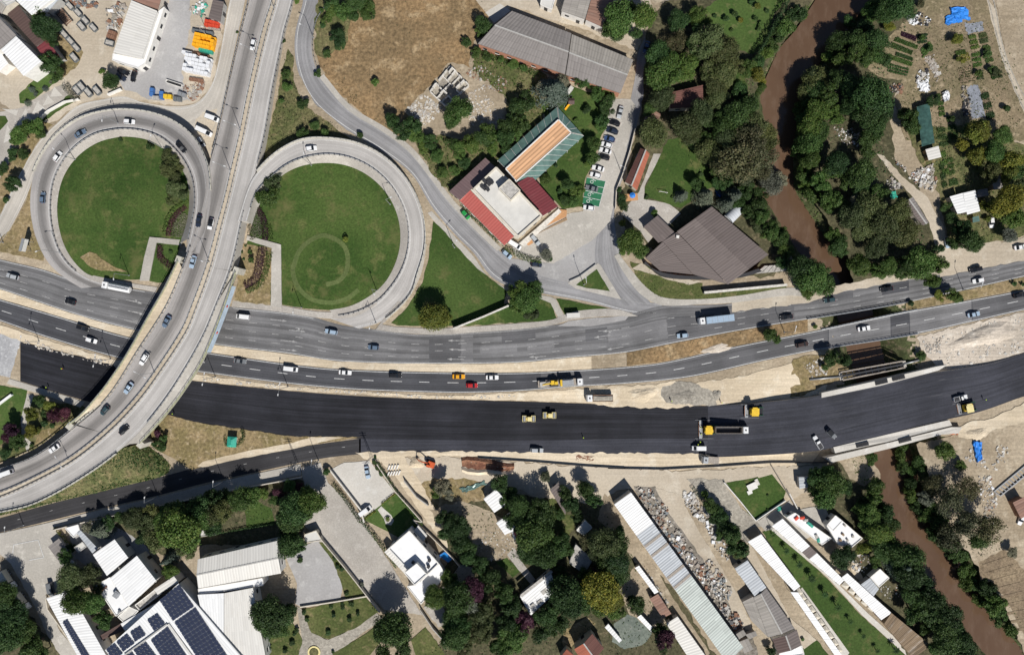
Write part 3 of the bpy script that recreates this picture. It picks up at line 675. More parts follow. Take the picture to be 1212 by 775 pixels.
sD=Strip([(-30,621),(0,613),(64,595),(110,584),(180,567),(240,551),(300,538),(360,528),(427,519)],[(-30,637),(0,630),(50,618),(103,605),(187,586),(240,572),(300,559),(356,547),(390,541),(427,537)],.05,50)
roadD=sD.surface('frontage_road','asphalt_front','dark frontage road running diagonally in the lower left')
# flyover carriageways
LL=[(297,-12),(294,5),(285,40),(271,100),(256,166),(248,195),(243,230),(235,262),(217,316),(201,355),(190,375),(165,413),(127,471),(84,509),(43,539),(0,555),(-40,566)]
LM=[(325,-12),(321,5),(311,36),(295,103),(282,166),(275,195),(267,230),(259,260),(244,316),(226,365),(215,391),(184,439),(161,470),(129,504),(86,539),(43,563),(0,582),(-40,592)]
RM=[(331,-12),(327,5),(317,38),(301,104),(288,167),(281,196),(273,230),(265,261),(250,318),(232,368),(221,394),(189,443),(166,474),(134,508),(90,544),(45,569),(0,589),(-40,600)]
RR=[(349,-12),(345,8),(337,36),(324,98),(312,165),(306,189),(298,222),(289,250),(274,316),(257,360),(240,400),(210,452),(186,486),(157,519),(107,558),(43,594),(0,605),(-40,612)]
ZP=[(0,1.0),(.08,1.5),(.2,3.2),(.30,4.3),(.40,5.6),(.48,6.4),(.58,6.9),(.70,6.6),(.78,5.6),(.87,3.6),(.95,1.8),(1,1.2)]
sFL=Strip(LL,LM,ZP,110);sFR=Strip(RM,RR,ZP,110)
flyL=sFL.surface('flyover_road_west','asphalt_flyover','southbound flyover carriageway with a dark worn lane',skirt=.25,to_ground=False)
flyR=sFR.surface('flyover_road_east','asphalt_pale','pale northbound flyover carriageway',skirt=.25,to_ground=False)
# loop ramps
def loop_edges(c_in,c_out):return c_in,c_out
L1o=[(96,341),(78,330),(58,312),(45,288),(37,258),(36,230),(41,203),(53,178),(72,156),(96,140),(124,132),(150,130),(180,134),(206,144),(227,160),(241,182),(248,206),(249,240),(244,268),(236,300)]
L1i=[(134,338),(108,331),(85,316),(70,294),(62,264),(61,236),(65,212),(76,190),(92,172),(113,159),(135,154),(150,153),(172,156),(191,163),(208,177),(221,194),(229,214),(231,240),(227,266),(220,298)]
ZL1=[(0,.075),(.12,.08),(.25,.3),(.38,.9),(.5,1.8),(.62,2.8),(.72,3.7),(.80,4.3),(.9,5.2),(1,6.05)]
sL1=Strip(L1o,L1i,ZL1,90)
loopA=sL1.surface('loop_ramp_west','asphalt_ramp','left circular loop ramp curling up to the flyover',to_ground=True)
a_=lambda a,r:(387+r*math.cos(R(a)),280-r*math.sin(R(a))*1.0)
L2o=[(281,262),(296,217),(313,194),(335,176),(360,165)]+[a_(a,116)for a in(88,72,56,40,24,8,-8,-24)]+[(487,346),(470,366),(450,381),(425,389)]
L2i=[(292,262),(304,228),(322,209),(342,194),(364,186)]+[a_(a,97)for a in(88,72,56,40,24,8,-8,-24)]+[(462,341),(445,358),(420,370),(388,376)]
ZL2=[(0,5.45),(.1,4.9),(.2,4.2),(.32,3.3),(.45,2.4),(.6,1.4),(.75,.6),(.88,.09),(1,.075)]
sL2=Strip(L2o,L2i,ZL2,90)
loopB=sL2.surface('loop_ramp_east','asphalt_pale','right circular loop ramp around the green disc',to_ground=True)
# service road wrapping the left loop, street beside the dry field, lane by the car park
sE=Strip([(275,-10),(270,10),(258,75),(249,103),(232,122),(204,126),(167,121),(146,114),(120,118),(92,125),(71,143),(46,168),(21,210),(0,255),(-25,300)],
 [(292,-10),(289,5),(271,88),(257,150),(245,166),(215,149),(180,136),(150,131),(122,133),(98,141),(74,158),(47,191),(32,231),(10,274),(-10,305)],.045,70)
roadE=sE.surface('service_road','asphalt_service','pale service road curling round the left loop ramp')
sF=Strip([(360,-12),(358,5),(349,43),(352,82),(369,120),(407,152),(450,178),(487,206),(512,246),(540,279),(562,301),(580,326),(600,338),(641,347),(695,357),(745,370),(775,372)],
 [(391,-12),(387,3),(373,26),(369,60),(379,90),(412,128),(455,155),(485,178),(508,206),(531,236),(560,267),(590,296),(620,318),(650,329),(700,341),(750,355),(785,360)],.048,80)
roadF=sF.surface('curving_street','asphalt_street','grey street curving from the top edge past the right loop')
sG=Strip([(793,-12),(790,0),(770,35),(756,60),(752,90),(744,130),(738,170),(728,205),(716,240),(708,270),(704,305),(712,335),(735,362)],
 [(820,-12),(812,5),(790,40),(772,65),(766,94),(758,130),(752,154),(741,200),(730,232),(727,257),(732,290),(744,329),(772,360)],.052,60)
roadG=sG.surface('lane','asphalt_street','grey lane running down beside the car park')
sheet('junction',[(600,305),(655,312),(690,285),(712,262),(720,300),(720,326),(745,365),(690,352),(640,338),(605,325)],'yard_grey',z=.046,label='worn asphalt apron where lane and street meet',rag=.2)
sheet('bus_bay',[(660,386),(673,380),(700,376.5),(725,375),(745,373),(740,379),(700,386)],'yard_grey',z=.068,label='pale bus bay beside the shelter',rag=.05)
# --- markings
for t0 in(.34,.56,.78):sA.dashes(roadA,t0,3.0,5.6,.2,0,mat='road_paint_worn',skip=.12)
sA.line(roadA,.985,.2,0,mat='road_paint');sA.line(roadA,.03,.16,0,dA(sA,170),'road_paint');sA.line(roadA,.03,.16,dA(sA,275),dA(sA,370))
sA.line(roadA,.03,.16,dA(sA,440),dA(sA,650),'road_paint_worn');sA.line(roadA,.03,.16,dA(sA,860),None,'road_paint_worn')
sB.dashes(roadB,.5,4.2,6.2,.22,0,mat='road_paint')
sB.line(roadB,.05,.22);sB.line(roadB,.955,.22)
for t0 in(.42,):sD.dashes(roadD,t0,1.2,11,.15,4,mat='road_paint_worn')
sFL.line(flyL,.94,.16,0);sFL.line(flyL,.10,.16,0,mat='road_paint_worn');sFR.line(flyR,.10,.16,0);sFR.line(flyR,.86,.15,0,mat='road_paint')
sL1.line(loopA,.86,.14);sL1.line(loopA,.30,.14,mat='road_paint_worn');sL2.line(loopB,.12,.18);sL2.line(loopB,.9,.16,mat='road_paint')
sF.line(roadF,.13,.2,4);sF.line(roadF,.86,.12,30,mat='road_paint_worn')
sE.line(roadE,.08,.14,mat='road_paint');sE.line(roadE,.93,.14,mat='road_paint_worn')
for px,py,an,kd in((330,379,6,'straight'),(352,391.5,6,'turn'),(342,403.5,6,'straight'),(342,414,6,'straight'),(159,357,14,'turn'),(161,370,14,'straight'),(157,381,14,'straight'),
 (540,403,180,'straight'),(541,413.5,181,'straight'),(539,425,181,'straight'),(636,422,177,'turn'),(723,391,172,'turn'),(713,398,171,'straight'),(728,412,170,'straight')):
    arrow(roadA,px,py,an,.078,6.2,kd,'road_paint_worn')
# --- patched squares in the upper highway (real repairs laid a few millimetres proud)
def patch(parent,s_,x0,x1,t0,t1_,mat,dz):
    d0,d1=dA(s_,x0),dA(s_,x1);mb=MB();k=max(2,int((d1-d0)/3));pr=None
    for j in range(k+1):
        d=d0+(d1-d0)*j/k;a,b=s_.at(d,t0)+Vector((0,0,dz)),s_.at(d,t1_)+Vector((0,0,dz))
        if pr:mb.quad(pr[1],b,a,pr[0],0,[(t1_,d),(t1_,d),(t0,d),(t0,d)])
        pr=(a,b)
    return mb.build('repair_patch',mat,parent)
patch(roadA,sA,594,634,.06,.40,'asphalt_mid',.004);patch(roadA,sA,546,560,.08,.98,'asphalt_grey2',.004);patch(roadA,sA,508,545,.04,.98,'asphalt_mid',.003)
patch(roadA,sA,624,656,.46,.72,'asphalt_grey2',.004);patch(roadA,sA,568,612,.46,.72,'asphalt_grey2',.004);patch(roadA,sA,693,719,.25,.60,'asphalt_mid',.004)
patch(roadA,sA,790,940,.30,.97,'asphalt_mid',.003);patch(roadA,sA,720,789,.35,.72,'asphalt_grey2',.004);patch(roadA,sA,1044,1076,.05,.5,'asphalt_dark',.004);patch(roadA,sA,940,1010,.03,.36,'asphalt_mid',.004)
patch(roadB,sB,640,980,.02,.98,'asphalt_mid',.003);patch(roadB,sB,981,1054,.02,.98,'asphalt_grey2',.003);patch(roadB,sB,1055,1076,.1,.98,'asphalt_mid',.004)
patch(roadB,sB,1077,1150,.02,.98,'asphalt_grey2',.003);patch(roadB,sB,1151,1240,.02,.98,'asphalt_mid',.003);patch(roadB,sB,1055,1076,.1,.5,'asphalt_dark',.006)
patch(flyL,sFL,0,1,0,.01,'asphalt_mid',.003)
d0=None
# --- medians and pavements
def strip_poly(N_,S_,x0,x1):return part_edge(N_,x0,x1)+part_edge(S_,x0,x1)[::-1]
kerbed('median',strip_poly([(a,b+.5)for a,b in AS],[(a,b-.5)for a,b in BN],-28,700),'sand',.16,'pale sandy median between the two highway carriageways',rag=.12)
kerbed('median_soil',strip_poly([(a,b+.5)for a,b in AS],[(a,b-.8)for a,b in BN],742,956),'dry_field',.16,'brown earth median east of the works',rag=.12)
kerbed('median_east',strip_poly([(a,b+.5)for a,b in AS],[(a,b-.8)for a,b in BN],1072,1243),'dry_grass',.16,'dry grass median at the right edge',rag=.12)
kerbed('pavement_north',band([(276,354),(330,361),(369,368),(400,369),(430,363),(452,350),(468,330)],[(274,363),(330,369),(372,375.5),(400,377),(424,373),(447,359),(464,340)]),'paving',.15,'grey pavement below the green disc of the right loop')
kerbed('pavement_lawn',band([(452,384),(470,387),(520,388.5),(566,386),(620,382),(655,378),(668,372),(690,367),(730,366),(755,374)],[(444,390),(470,393.5),(520,396),(566,393),(620,389),(655,384.5),(672,379.5),(700,375.5),(728,374),(745,374.5)]),'paving',.15,'grey pavement along the wedge-shaped lawn')
kerbed('pavement_loop_corner',band([(505,290),(498,325),(482,355),(462,375),(452,384)],[(502,285),(492,325),(474,352),(452,380),(446,388)],30),'paving',.15,'narrow pavement outside the right loop')
kerbed('pavement_corner',band([(732,300),(746,318),(765,340),(785,352),(830,354),(880,349),(928,341),(960,341)],[(727,303),(738,322),(758,348),(783,361),(830,360),(870,358),(930,350),(955,351)],40),'concrete',.15,'concrete pavement curving round the lane corner')
kerbed('pavement_west',band([(110,326),(135,331),(160,336),(186,340)],[(107,332),(130,336),(160,341),(184,346)],14),'paving',.15,'pavement in front of the left green disc')
kerbed('pavement_south',band([(-20,635),(50,620),(103,607),(187,588),(260,570),(356,549)],[(-20,640),(50,627),(103,615),(189,597),(260,582),(356,562)],40),'concrete',.15,'tree-shaded pavement south of the frontage road')
kerbed('pavement_new_west',[(11,448),(86,471),(100,476),(95,482),(60,470),(33,462),(8,454)],'concrete',.15,'pavement along the new road under the flyover')
kerbed('traffic_island',T(2,2,895,140,1060,30,1075,40,1190,230,940,170),'concrete',.16,'triangular concrete island at the street junction')
sheet('island_lawn',T(2,2,940,150,1055,62,1128,185,1000,168),'lawn',z=.17,label='grass triangle in the junction island',rag=.1)
sheet('wedge_lawn',[(513,262),(520,268),(545,296),(565,318),(590,337),(600,345),(596,360),(650,352),(661,380),(620,381),(560,385),(520,387),(470,385),(463,382),(480,366),(500,335),(508,300)],'lawn',z=.10,label='wedge of mown lawn between the right loop and the street',rag=.25)
sheet('shelter_lawn',T(2,2,830,225,880,232,1150,285,1100,295,880,320),'lawn',z=.10,label='lawn strip behind the bus shelter',rag=.15)
sheet('lawn_path',T(2,2,730,205,800,215,830,230,880,330,850,345,800,250,740,225),'concrete',z=.11,label='diagonal footpath crossing the lawn to the bus shelter',rag=.05)
sheet('street_verge',[(355,90),(372,122),(410,154),(455,182),(492,214),(510,250),(505,250),(487,218),(452,186),(405,158),(365,126),(349,90)],'dirt',label='dusty verge outside the curving street',rag=.2)
sheet('street_pavement',band([(383,88),(416,126),(458,152),(489,176),(513,206),(536,236),(565,266),(594,294)],[(378,92),(411,130),(454,157),(484,180),(507,208),(530,238),(559,269),(588,297)],40),'concrete',z=.056,label='pale shoulder along the curving street',rag=.1)
sheet('lower_footway',band([(511,250),(540,282),(560,303),(578,328),(600,342)],[(506,252),(534,287),(552,306),(572,331),(592,342)],20),'concrete',z=.058,label='footway between curving street and wedge lawn',rag=.05)
# --- flyover: approach walls, embankment, bridge deck
def wall_strip(pts,z0,z1,th=.35):
    """wall along plan points; z0,z1 lists"""
    mb=MB()
    for i in range(len(pts)-1):
        a,b=pts[i],pts[i+1];d=Vector((b[0]-a[0],b[1]-a[1],0));n_=Vector((-d.y,d.x,0)).normalized()*th/2
        q=[(a[0]-n_.x,a[1]-n_.y),(b[0]-n_.x,b[1]-n_.y),(b[0]+n_.x,b[1]+n_.y),(a[0]+n_.x,a[1]+n_.y)]
        mb.prism(q,[z0[i],z0[i+1],z0[i+1],z0[i]],[z1[i],z1[i+1],z1[i+1],z1[i]],bottom=False)
    return mb
def edge_rail(s_,side,d0,d1,off=0.0,kind='steel',label='',step=2.0):
    """crash rail along a strip edge: rail, and its row of posts"""
    t0=0.0 if side=='L' else 1.0
    k=max(2,int((d1-d0)/step));pts=[]
    for j in range(k+1):
        d=d0+(d1-d0)*j/k;p=s_.at(d,t0);q=s_.at(d,.5)-p;q.z=0;pts.append(p-q.normalized()*off)
    o=thing('crash_rail' if kind=='steel' else 'parapet',label,'crash barrier' if kind=='steel' else 'parapet',tuple(pts[0]))
    if kind=='steel':
        mb=MB();mp=MB()
        for j in range(k):
            mb.beam(pts[j],pts[j+1],.14,.32,lift=.5);mp.box(pts[j].x,pts[j].y,pts[j].z-.05,pts[j].z+.85,.24,.24)
        mb.build('rail','galv',o);tag(mp.build('posts','dark_metal',o),kind='stuff')
    else:
        mb=MB()
        for j in range(k):mb.beam(pts[j],pts[j+1],.45,.85,lift=-.2)
        mb.build('wall',kind,o)
        mr=MB();mp=MB()
        for j in range(k):
            mr.beam(pts[j],pts[j+1],.1,.1,lift=1.15);mp.box(pts[j].x,pts[j].y,pts[j].z+.6,pts[j].z+1.2,.2,.2)
        mr.build('handrail','galv',o);tag(mp.build('posts','dark_metal',o),kind='stuff')
    return o
N=110
def zed(s_,px_,i0=None):return s_
ap=thing('flyover_approach','concrete retaining walls carrying the flyover approach down from the bridge','retaining wall',(P(300,100)[0],P(300,100)[1],0))
def skirt(mb,pts):
    for a,b in zip(pts[:-1],pts[1:]):mb.quad(a-Vector((0,0,.2)),b-Vector((0,0,.2)),Vector((b.x,b.y,-.2)),Vector((a.x,a.y,-.2)))
i_n=int(.475*N);i_s=int(.735*N)
for s_,e in((sFL,'wL'),(sFR,'wR')):
    q=getattr(s_,e);sg=1
    mb=MB();skirt(mb,q[:i_n+1]);mb.build('north_wall','concrete',ap);mb=MB();skirt(mb,q[i_s:]);mb.build('south_wall','concrete',ap)
# median between the flyover carriageways
mb=MB()
for i in range(N-1):
    a,b,c,d=sFL.wR[i],sFL.wR[i+1],sFR.wL[i+1],sFR.wL[i];up=Vector((0,0,.16));dn=Vector((0,0,-.35))
    mb.quad(d+up,c+up,b+up,a+up);mb.quad(a+up,b+up,b+dn,a+dn,1);mb.quad(c+up,d+up,d+dn,c+dn,1)
struct(mb.build('flyover_median',['pale_dirt','kerb']),'dusty kerbed median between the flyover carriageways')
# bridge
swL=[(211,309),(196,340),(176,375),(150,421),(127,455),(114,471),(98,489),(82,502)]
swR=[(279,322),(264,366),(240,425),(222,455),(205,479),(186,502),(166,524)]
zb=6.85
br=thing('flyover_bridge','curved concrete flyover bridge crossing both highways','bridge',(P(190,410)[0],P(190,410)[1],0))
nb=40
fl=[sFL.wL[i]for i in range(i_n,i_s+1)];fr=[sFR.wR[i]for i in range(i_n,i_s+1)]
k=len(fl)
oL=catmull(swL,k);oR=catmull(swR,k)
wl=[P(q[0],q[1],f.z+.1)for q,f in zip(oL,fl)];wr=[P(q[0],q[1],f.z+.1)for q,f in zip(oR,fr)]
mb=MB();md=MB()
for i in range(k-1):
    mb.quad(fl[i]+Vector((0,0,.12)),fl[i+1]+Vector((0,0,.12)),wl[i+1],wl[i])
    mb.quad(fl[i]+Vector((0,0,.12)),fl[i]-Vector((0,0,.1)),fl[i+1]-Vector((0,0,.1)),fl[i+1]+Vector((0,0,.12)))
mb.build('footway_west','sand',br)
mb=MB()
for i in range(k-1):
    mb.quad(wr[i],wr[i+1],fr[i+1]+Vector((0,0,.12)),fr[i]+Vector((0,0,.12)))
    mb.quad(fr[i]+Vector((0,0,.12)),fr[i+1]+Vector((0,0,.12)),fr[i+1]-Vector((0,0,.1)),fr[i]-Vector((0,0,.1)))
mb.build('footway_east','concrete',br)
for i in range(k-1):
    dn=Vector((0,0,-1.5))
    md.quad(wl[i],wl[i+1],wl[i+1]+dn,wl[i]+dn);md.quad(wr[i+1],wr[i],wr[i]+dn,wr[i+1]+dn);md.quad(wr[i]+dn,wl[i]+dn,wl[i+1]+dn,wr[i+1]+dn)
for i in(0,k-1):md.quad(wl[i]+Vector((0,0,-.4)),wr[i]+Vector((0,0,-.4)),wr[i]+Vector((0,0,-1.5)),wl[i]+Vector((0,0,-1.5)))
md.build('deck','barrier',br)
for e,nm in((wl,'parapet_west'),(wr,'parapet_east')):
    mb=MB()
    for i in range(k-1):mb.beam(e[i],e[i+1],.35,.95,lift=-.6)
    mb.build('parapet','barrier_green',br)
    mb=MB()
    for i in range(k-1):mb.beam(e[i],e[i+1],.10,.12,lift=1.05)
    mb.build('handrail','galv',br)
    mb=MB()
    for i in range(k):mb.box(e[i].x,e[i].y,e[i].z+.3,e[i].z+1.1,.15,.15)
    tag(mb.build('railing_posts','steel',br),kind='stuff')
for f in(.27,.46,.66):
    i=int(f*(k-1));a,b=wl[i],wr[i]
    for t0 in(.15,.5,.85):
        p=a.lerp(b,t0);MB().tube((p.x,p.y,-.2),(p.x,p.y,p.z-1.45),.65,.65,12).build('pier','concrete',br)
for i in(0,k-1):
    a,b=wl[i],wr[i];MB().beam((a.x,a.y,-.3),(b.x,b.y,-.3),1.4,a.z-1.0).build('abutment','concrete',br)
    for p in(a,b):MB().box(p.x,p.y+(.6 if i==0 else-.6),-.2,p.z+.08,1.9,2.4,R(-20)if i==0 else R(-40)).build('end_block','barrier',br)
# signs hung on the east face of the bridge: pale blue banner with a red mark
bn=thing('road_banner','long pale blue banner hung on the right side of the flyover bridge','banner',tuple(wr[k//4]))
mb=MB()
for i in range(int(k*.10),int(k*.44)):
    o_=Vector((.35,-.12,0));mb.quad(wr[i]+o_+Vector((0,0,.3)),wr[i]+o_+Vector((.8,-.3,-1.2)),wr[i+1]+o_+Vector((.8,-.3,-1.2)),wr[i+1]+o_+Vector((0,0,.3)))
mb.build('panel','glass_blue',bn)
for f in(.2,.33):
    i=int(k*f);p=wr[i]+Vector((.85,-.3,-.35));MB().box(p.x,p.y,p.z-.3,p.z+.3,.2,.7,R(-30)).build('red_mark','tarp_red',bn)
def dist_px(s_,y):  # running distance where the centreline passes plan row y
    c=((s_.L+s_.R)/2)[:,1];return float(np.interp(y,c,s_.d))
e1=dist_px(sFL,470)
edge_rail(sFL,'L',0,dist_px(sFL,190),.1,'steel','crash rail on the left edge of the flyover approach near the top')
edge_rail(sFL,'L',dist_px(sFL,300),dist_px(sFL,490),.0,'steel','crash rail along the west footway of the flyover bridge')
edge_rail(sFL,'L',dist_px(sFL,500),sFL.d[-1],.2,'steel','crash rail on the left edge of the southern flyover ramp')
edge_rail(sFL,'R',0,sFL.d[-1],.15,'steel','crash rail on the west side of the flyover median')
edge_rail(sFR,'L',0,sFR.d[-1],.15,'steel','crash rail on the east side of the flyover median')
edge_rail(sFR,'R',0,dist_px(sFR,190),.1,'steel','crash rail on the right edge of the flyover approach near the top')
edge_rail(sFR,'R',dist_px(sFR,245),dist_px(sFR,490),.0,'steel','crash rail along the east footway of the flyover bridge')
edge_rail(sFR,'R',dist_px(sFR,525),sFR.d[-1],.2,'barrier','low parapet on the right edge of the southern flyover ramp')
dl=lambda s_,f:s_.d[-1]*f
edge_rail(sL1,'L',dl(sL1,.30),dl(sL1,.86),.15,'barrier','outer parapet of the left loop ramp')
edge_rail(sL1,'R',dl(sL1,.10),dl(sL1,.98),.0,'steel','inner crash rail of the left loop ramp')
edge_rail(sL2,'L',dl(sL2,.13),dl(sL2,.93),.15,'barrier','outer parapet of the right loop ramp')
edge_rail(sL2,'R',dl(sL2,.04),dl(sL2,.97),.0,'steel','inner crash rail of the right loop ramp')
edge_rail(sF,'R',dl(sF,.03),dl(sF,.17),.5,'steel','short crash rail beside the dry field')
# embankment south-east of the flyover
eb=[]
top=[sFR.wR[i]for i in range(int(.745*N),N,1)]
low_px=catmull([(170,524),(190,538),(203,552),(196,562),(150,574),(110,584),(64,594),(30,603),(0,610),(-30,618)],len(top))
low=[P(q[0],q[1],.03)for q in low_px]
nr=7;gr_=np.random.RandomState(5);rows=[]
for j in range(nr+1):
    f=j/nr;rows.append([a.lerp(b,f)+Vector((0,0,(gr_.uniform(-.12,.12)if 0<j<nr else 0)-.1))for a,b in zip(top,low)])
mb=MB()
for j in range(nr):
    for i in range(len(top)-1):mb.quad(rows[j][i],rows[j][i+1],rows[j+1][i+1],rows[j+1][i])
EMB=(top,low)
struct(mb.build('embankment','scrub',smooth=True),'green overgrown embankment below the flyover ramp')
# aprons and lawns inside the loops
def dish(name,s_,i0,i1,rim_px,zk,centre_px,label,extra=None,mat='lawn',apron='paving',aplabel=''):
    rim=catmull(rim_px,i1-i0);inner=[s_.wR[i]for i in range(i0,i1)]
    rz=[max(.08,inner[i].z*zk)for i in range(len(inner))]
    rp=[P(q[0],q[1],z)for q,z in zip(rim,rz)]
    mb=MB()
    for i in range(len(rp)-1):mb.quad(inner[i]+Vector((0,0,.1)),inner[i+1]+Vector((0,0,.1)),rp[i+1]+Vector((0,0,.05)),rp[i]+Vector((0,0,.05)))
    struct(mb.build(name+'_apron',apron),aplabel)
    ring=rp+[P(q[0],q[1],.08)for q in(extra or[])]
    c=P(*centre_px,.0);mb=MB();n_=len(ring);K_=8
    lay=[[Vector((c.x+(p.x-c.x)*f,c.y+(p.y-c.y)*f,.06+(p.z-.06)*max(0,(f-.45)/.55)**1.5))for p in ring]for f in[j/K_ for j in range(1,K_+1)]]
    for i in range(n_):mb.add([c+Vector((0,0,.06)),lay[0][i],lay[0][(i+1)%n_]],[(0,1,2)])
    for j in range(K_-1):
        for i in range(n_):mb.quad(lay[j][i],lay[j+1][i],lay[j+1][(i+1)%n_],lay[j][(i+1)%n_])
    o=mb.build(name,mat,smooth=True);struct(o,label);return o
rimA=[(133,331),(105,325),(88,310),(76,290),(69,264),(68,240),(73,215),(83,196),(98,180),(118,168),(140,162.5),(152,162),(172,165),(188,172),(203,185),(214,198),(222,216),(224,240),(221,262),(213,288)]
dish('loop_lawn_west',sL1,2,int(.97*90),rimA,.1,(148,248),'mottled green lawn disc inside the left loop ramp',mat='lawn_loop_west',extra=[(205,306),(190,330),(160,331)],aplabel='pale pavement ring inside the left loop ramp')
rimB=[(298,268),(306,245),(320,222),(334,208),(350,199),(370,194)]+[a_(a,87)for a in(84,70,56,40,24,8,-8,-24)]+[(455,335),(438,350),(415,362),(390,367)]
dish('loop_lawn_east',sL2,2,int(.985*90),rimB,.1,(385,285),'green lawn disc inside the right loop ramp',mat='lawn_loop_east',extra=[(360,365),(330,360),(300,352),(279,350),(285,320),(291,292)],aplabel='pale pavement ring inside the right loop ramp')
# worn circular track in the right lawn
tk=T(1,1,500,774,530,690,590,630,660,600,730,620,780,660,800,720,790,800,750,850,680,870)
def flatband(name,pts,w_,mat,z,label,n_=50):
    c=catmull(pts,n_);mb=MB();pr=None
    for i in range(n_):
        p=P(c[i][0],c[i][1],z);q=P(*c[min(i+1,n_-1)][:2],z)-P(*c[max(i-1,0)][:2],z);nn=Vector((-q.y,q.x,0)).normalized()*w_/2
        a,b=p+nn,p-nn
        if pr:mb.quad(pr[1],b,a,pr[0])
        pr=(a,b)
    return struct(mb.build(name,mat),label)
tk2=T(1,1,497,760,500,820,530,890,600,950,700,970,790,950,860,900)
flatband('worn_track',tk+[],1.7,'track_grass',.13,'pale worn ring in the right loop lawn')
flatband('worn_track_arc',tk2,1.7,'track_grass',.135,'pale worn arc below the ring in the right loop lawn')
# service paths in the loops
for nm,pts,lb in(('loop_path_west',T(0,1,825,608,1010,625,1000,655,862,640,850,700,822,850,770,850,795,720),'pale path at the right of the left loop lawn'),
 ('loop_path_east',T(1,1,245,600,430,650,435,1000,375,990,380,670,240,625),'pale path at the left of the right loop lawn')):
    sheet(nm,pts,'concrete',z=.55,label=lb,rag=.05)
sheet('loop_bed_west',T(0,1,860,650,990,660,960,760,900,860,820,850),'lawn_bright',z=.19,label='small grass plot beside the left bridge end')
sheet('loop_bed_east',T(1,1,205,640,380,670,375,985,170,960,200,800),'dry_grass',z=.19,label='planted plot beside the right bridge end')
sheet('bare_wedge',T(0,1,495,690,530,700,560,730,640,778,700,800,560,795,500,775,440,720),'dry_grass',z=.18,label='bare patch at the foot of the left loop lawn')
sheet('tower_lawn',T(0,3,-20,0,150,30,130,180,60,300,0,330,-20,330),'lawn_bright',z=.08,label='lawn at the left edge below the new road',rag=.2)
sheet('ramp_garden',T(0,3,130,60,260,90,420,110,480,130,340,240,200,350,0,430,-20,440,-20,320,60,300,130,180),'scrub',z=.07,label='planted slope beside the southern flyover ramp',rag=.3)
sheet('ramp_path',T(0,3,150,50,185,60,150,180,140,290,175,320,150,370,120,300,115,190),'concrete',z=.09,label='stepped footpath through the planted slope',rag=.05)
sheet('ramp_soil',T(0,3,200,300,230,250,340,220,350,240,230,320,190,340),'dry_grass',z=.085,label='bare soil in the planted slope')
# ================================================================== TREES
def leaves_mesh(name,pos,nrm,size,tint,mat,aspect=1.0):
    """one quad per leaf spray, facing nrm, with a tint attribute"""
    n_=len(pos);rs_=np.random.RandomState(n_)
    nrm=nrm/np.maximum(np.linalg.norm(nrm,axis=1,keepdims=True),1e-6)
    ref=rs_.normal(size=(n_,3));u=np.cross(nrm,ref);u/=np.maximum(np.linalg.norm(u,axis=1,keepdims=True),1e-6);v=np.cross(nrm,u)
    sz=(size*np.ones(n_))[:,None]*.5
    su=sz*rs_.uniform(.7,1.15,(n_,1));sv=sz*aspect*rs_.uniform(.55,1.0,(n_,1))
    co=np.stack([pos-u*su,pos-v*sv+u*su*.1,pos+u*su,pos+v*sv-u*su*.1],1).reshape(-1,3)
    me=bpy.data.meshes.new(name)
    me.vertices.add(4*n_);me.vertices.foreach_set('co',co.ravel())
    me.loops.add(4*n_);me.loops.foreach_set('vertex_index',np.arange(4*n_))
    me.polygons.add(n_);me.polygons.foreach_set('loop_start',np.arange(n_)*4)
    me.update(calc_edges=True)
    at=me.color_attributes.new('tint','FLOAT_COLOR','POINT')
    c=np.zeros((n_,4));c[:,0]=tint;c[:,1]=rs_.uniform(0,1,n_);c[:,3]=1
    at.data.foreach_set('color',np.repeat(c,4,0).ravel())
    me.materials.append(MATS[mat]);return me
def sph(rs_,n_):
    v=rs_.normal(size=(n_,3));return v/np.linalg.norm(v,axis=1,keepdims=True)
def crown_mesh(seed,n_,leaf,lobes,flat=.8,spread=.62,airy=0.0):
    """unit-radius crown, centre at z=1.25: overlapping clumps with gaps between"""
    rs_=np.random.RandomState(seed);cen=[];rad=[]
    for i in range(lobes):
        a=rs_.uniform(0,2*math.pi);q=math.sqrt(rs_.uniform(0,1))*spread;h=rs_.uniform(-.35,.55)*(1-.6*q)
        cen.append((q*math.cos(a),q*math.sin(a),1.2+h*flat));rad.append(rs_.uniform(.13,.40)*(1 if q>.3 else 1.2))
    cen=np.array(cen);rad=np.array(rad);tl=rs_.uniform(0,1,lobes)
    w_=rad**2;k=rs_.choice(lobes,n_,p=w_/w_.sum())
    d=sph(rs_,n_);d[:,2]=np.where(d[:,2]<-.2,-d[:,2]*.6,d[:,2])
    r_=rad[k]*(1-.45*rs_.uniform(0,1,n_)**2.2)
    pos=cen[k]+d*r_[:,None]*np.array([1,1,.85]);pos+=rs_.normal(size=(n_,3))*.035
    nr_=d+rs_.normal(size=(n_,3))*.55+np.array([0,0,.35])
    tint=np.clip(.5*tl[k]+.5*rs_.uniform(0,1,n_),0,1)
    return leaves_mesh('crown',pos,nr_,leaf*rs_.uniform(.7,1.3,n_),tint,'leaf_g')
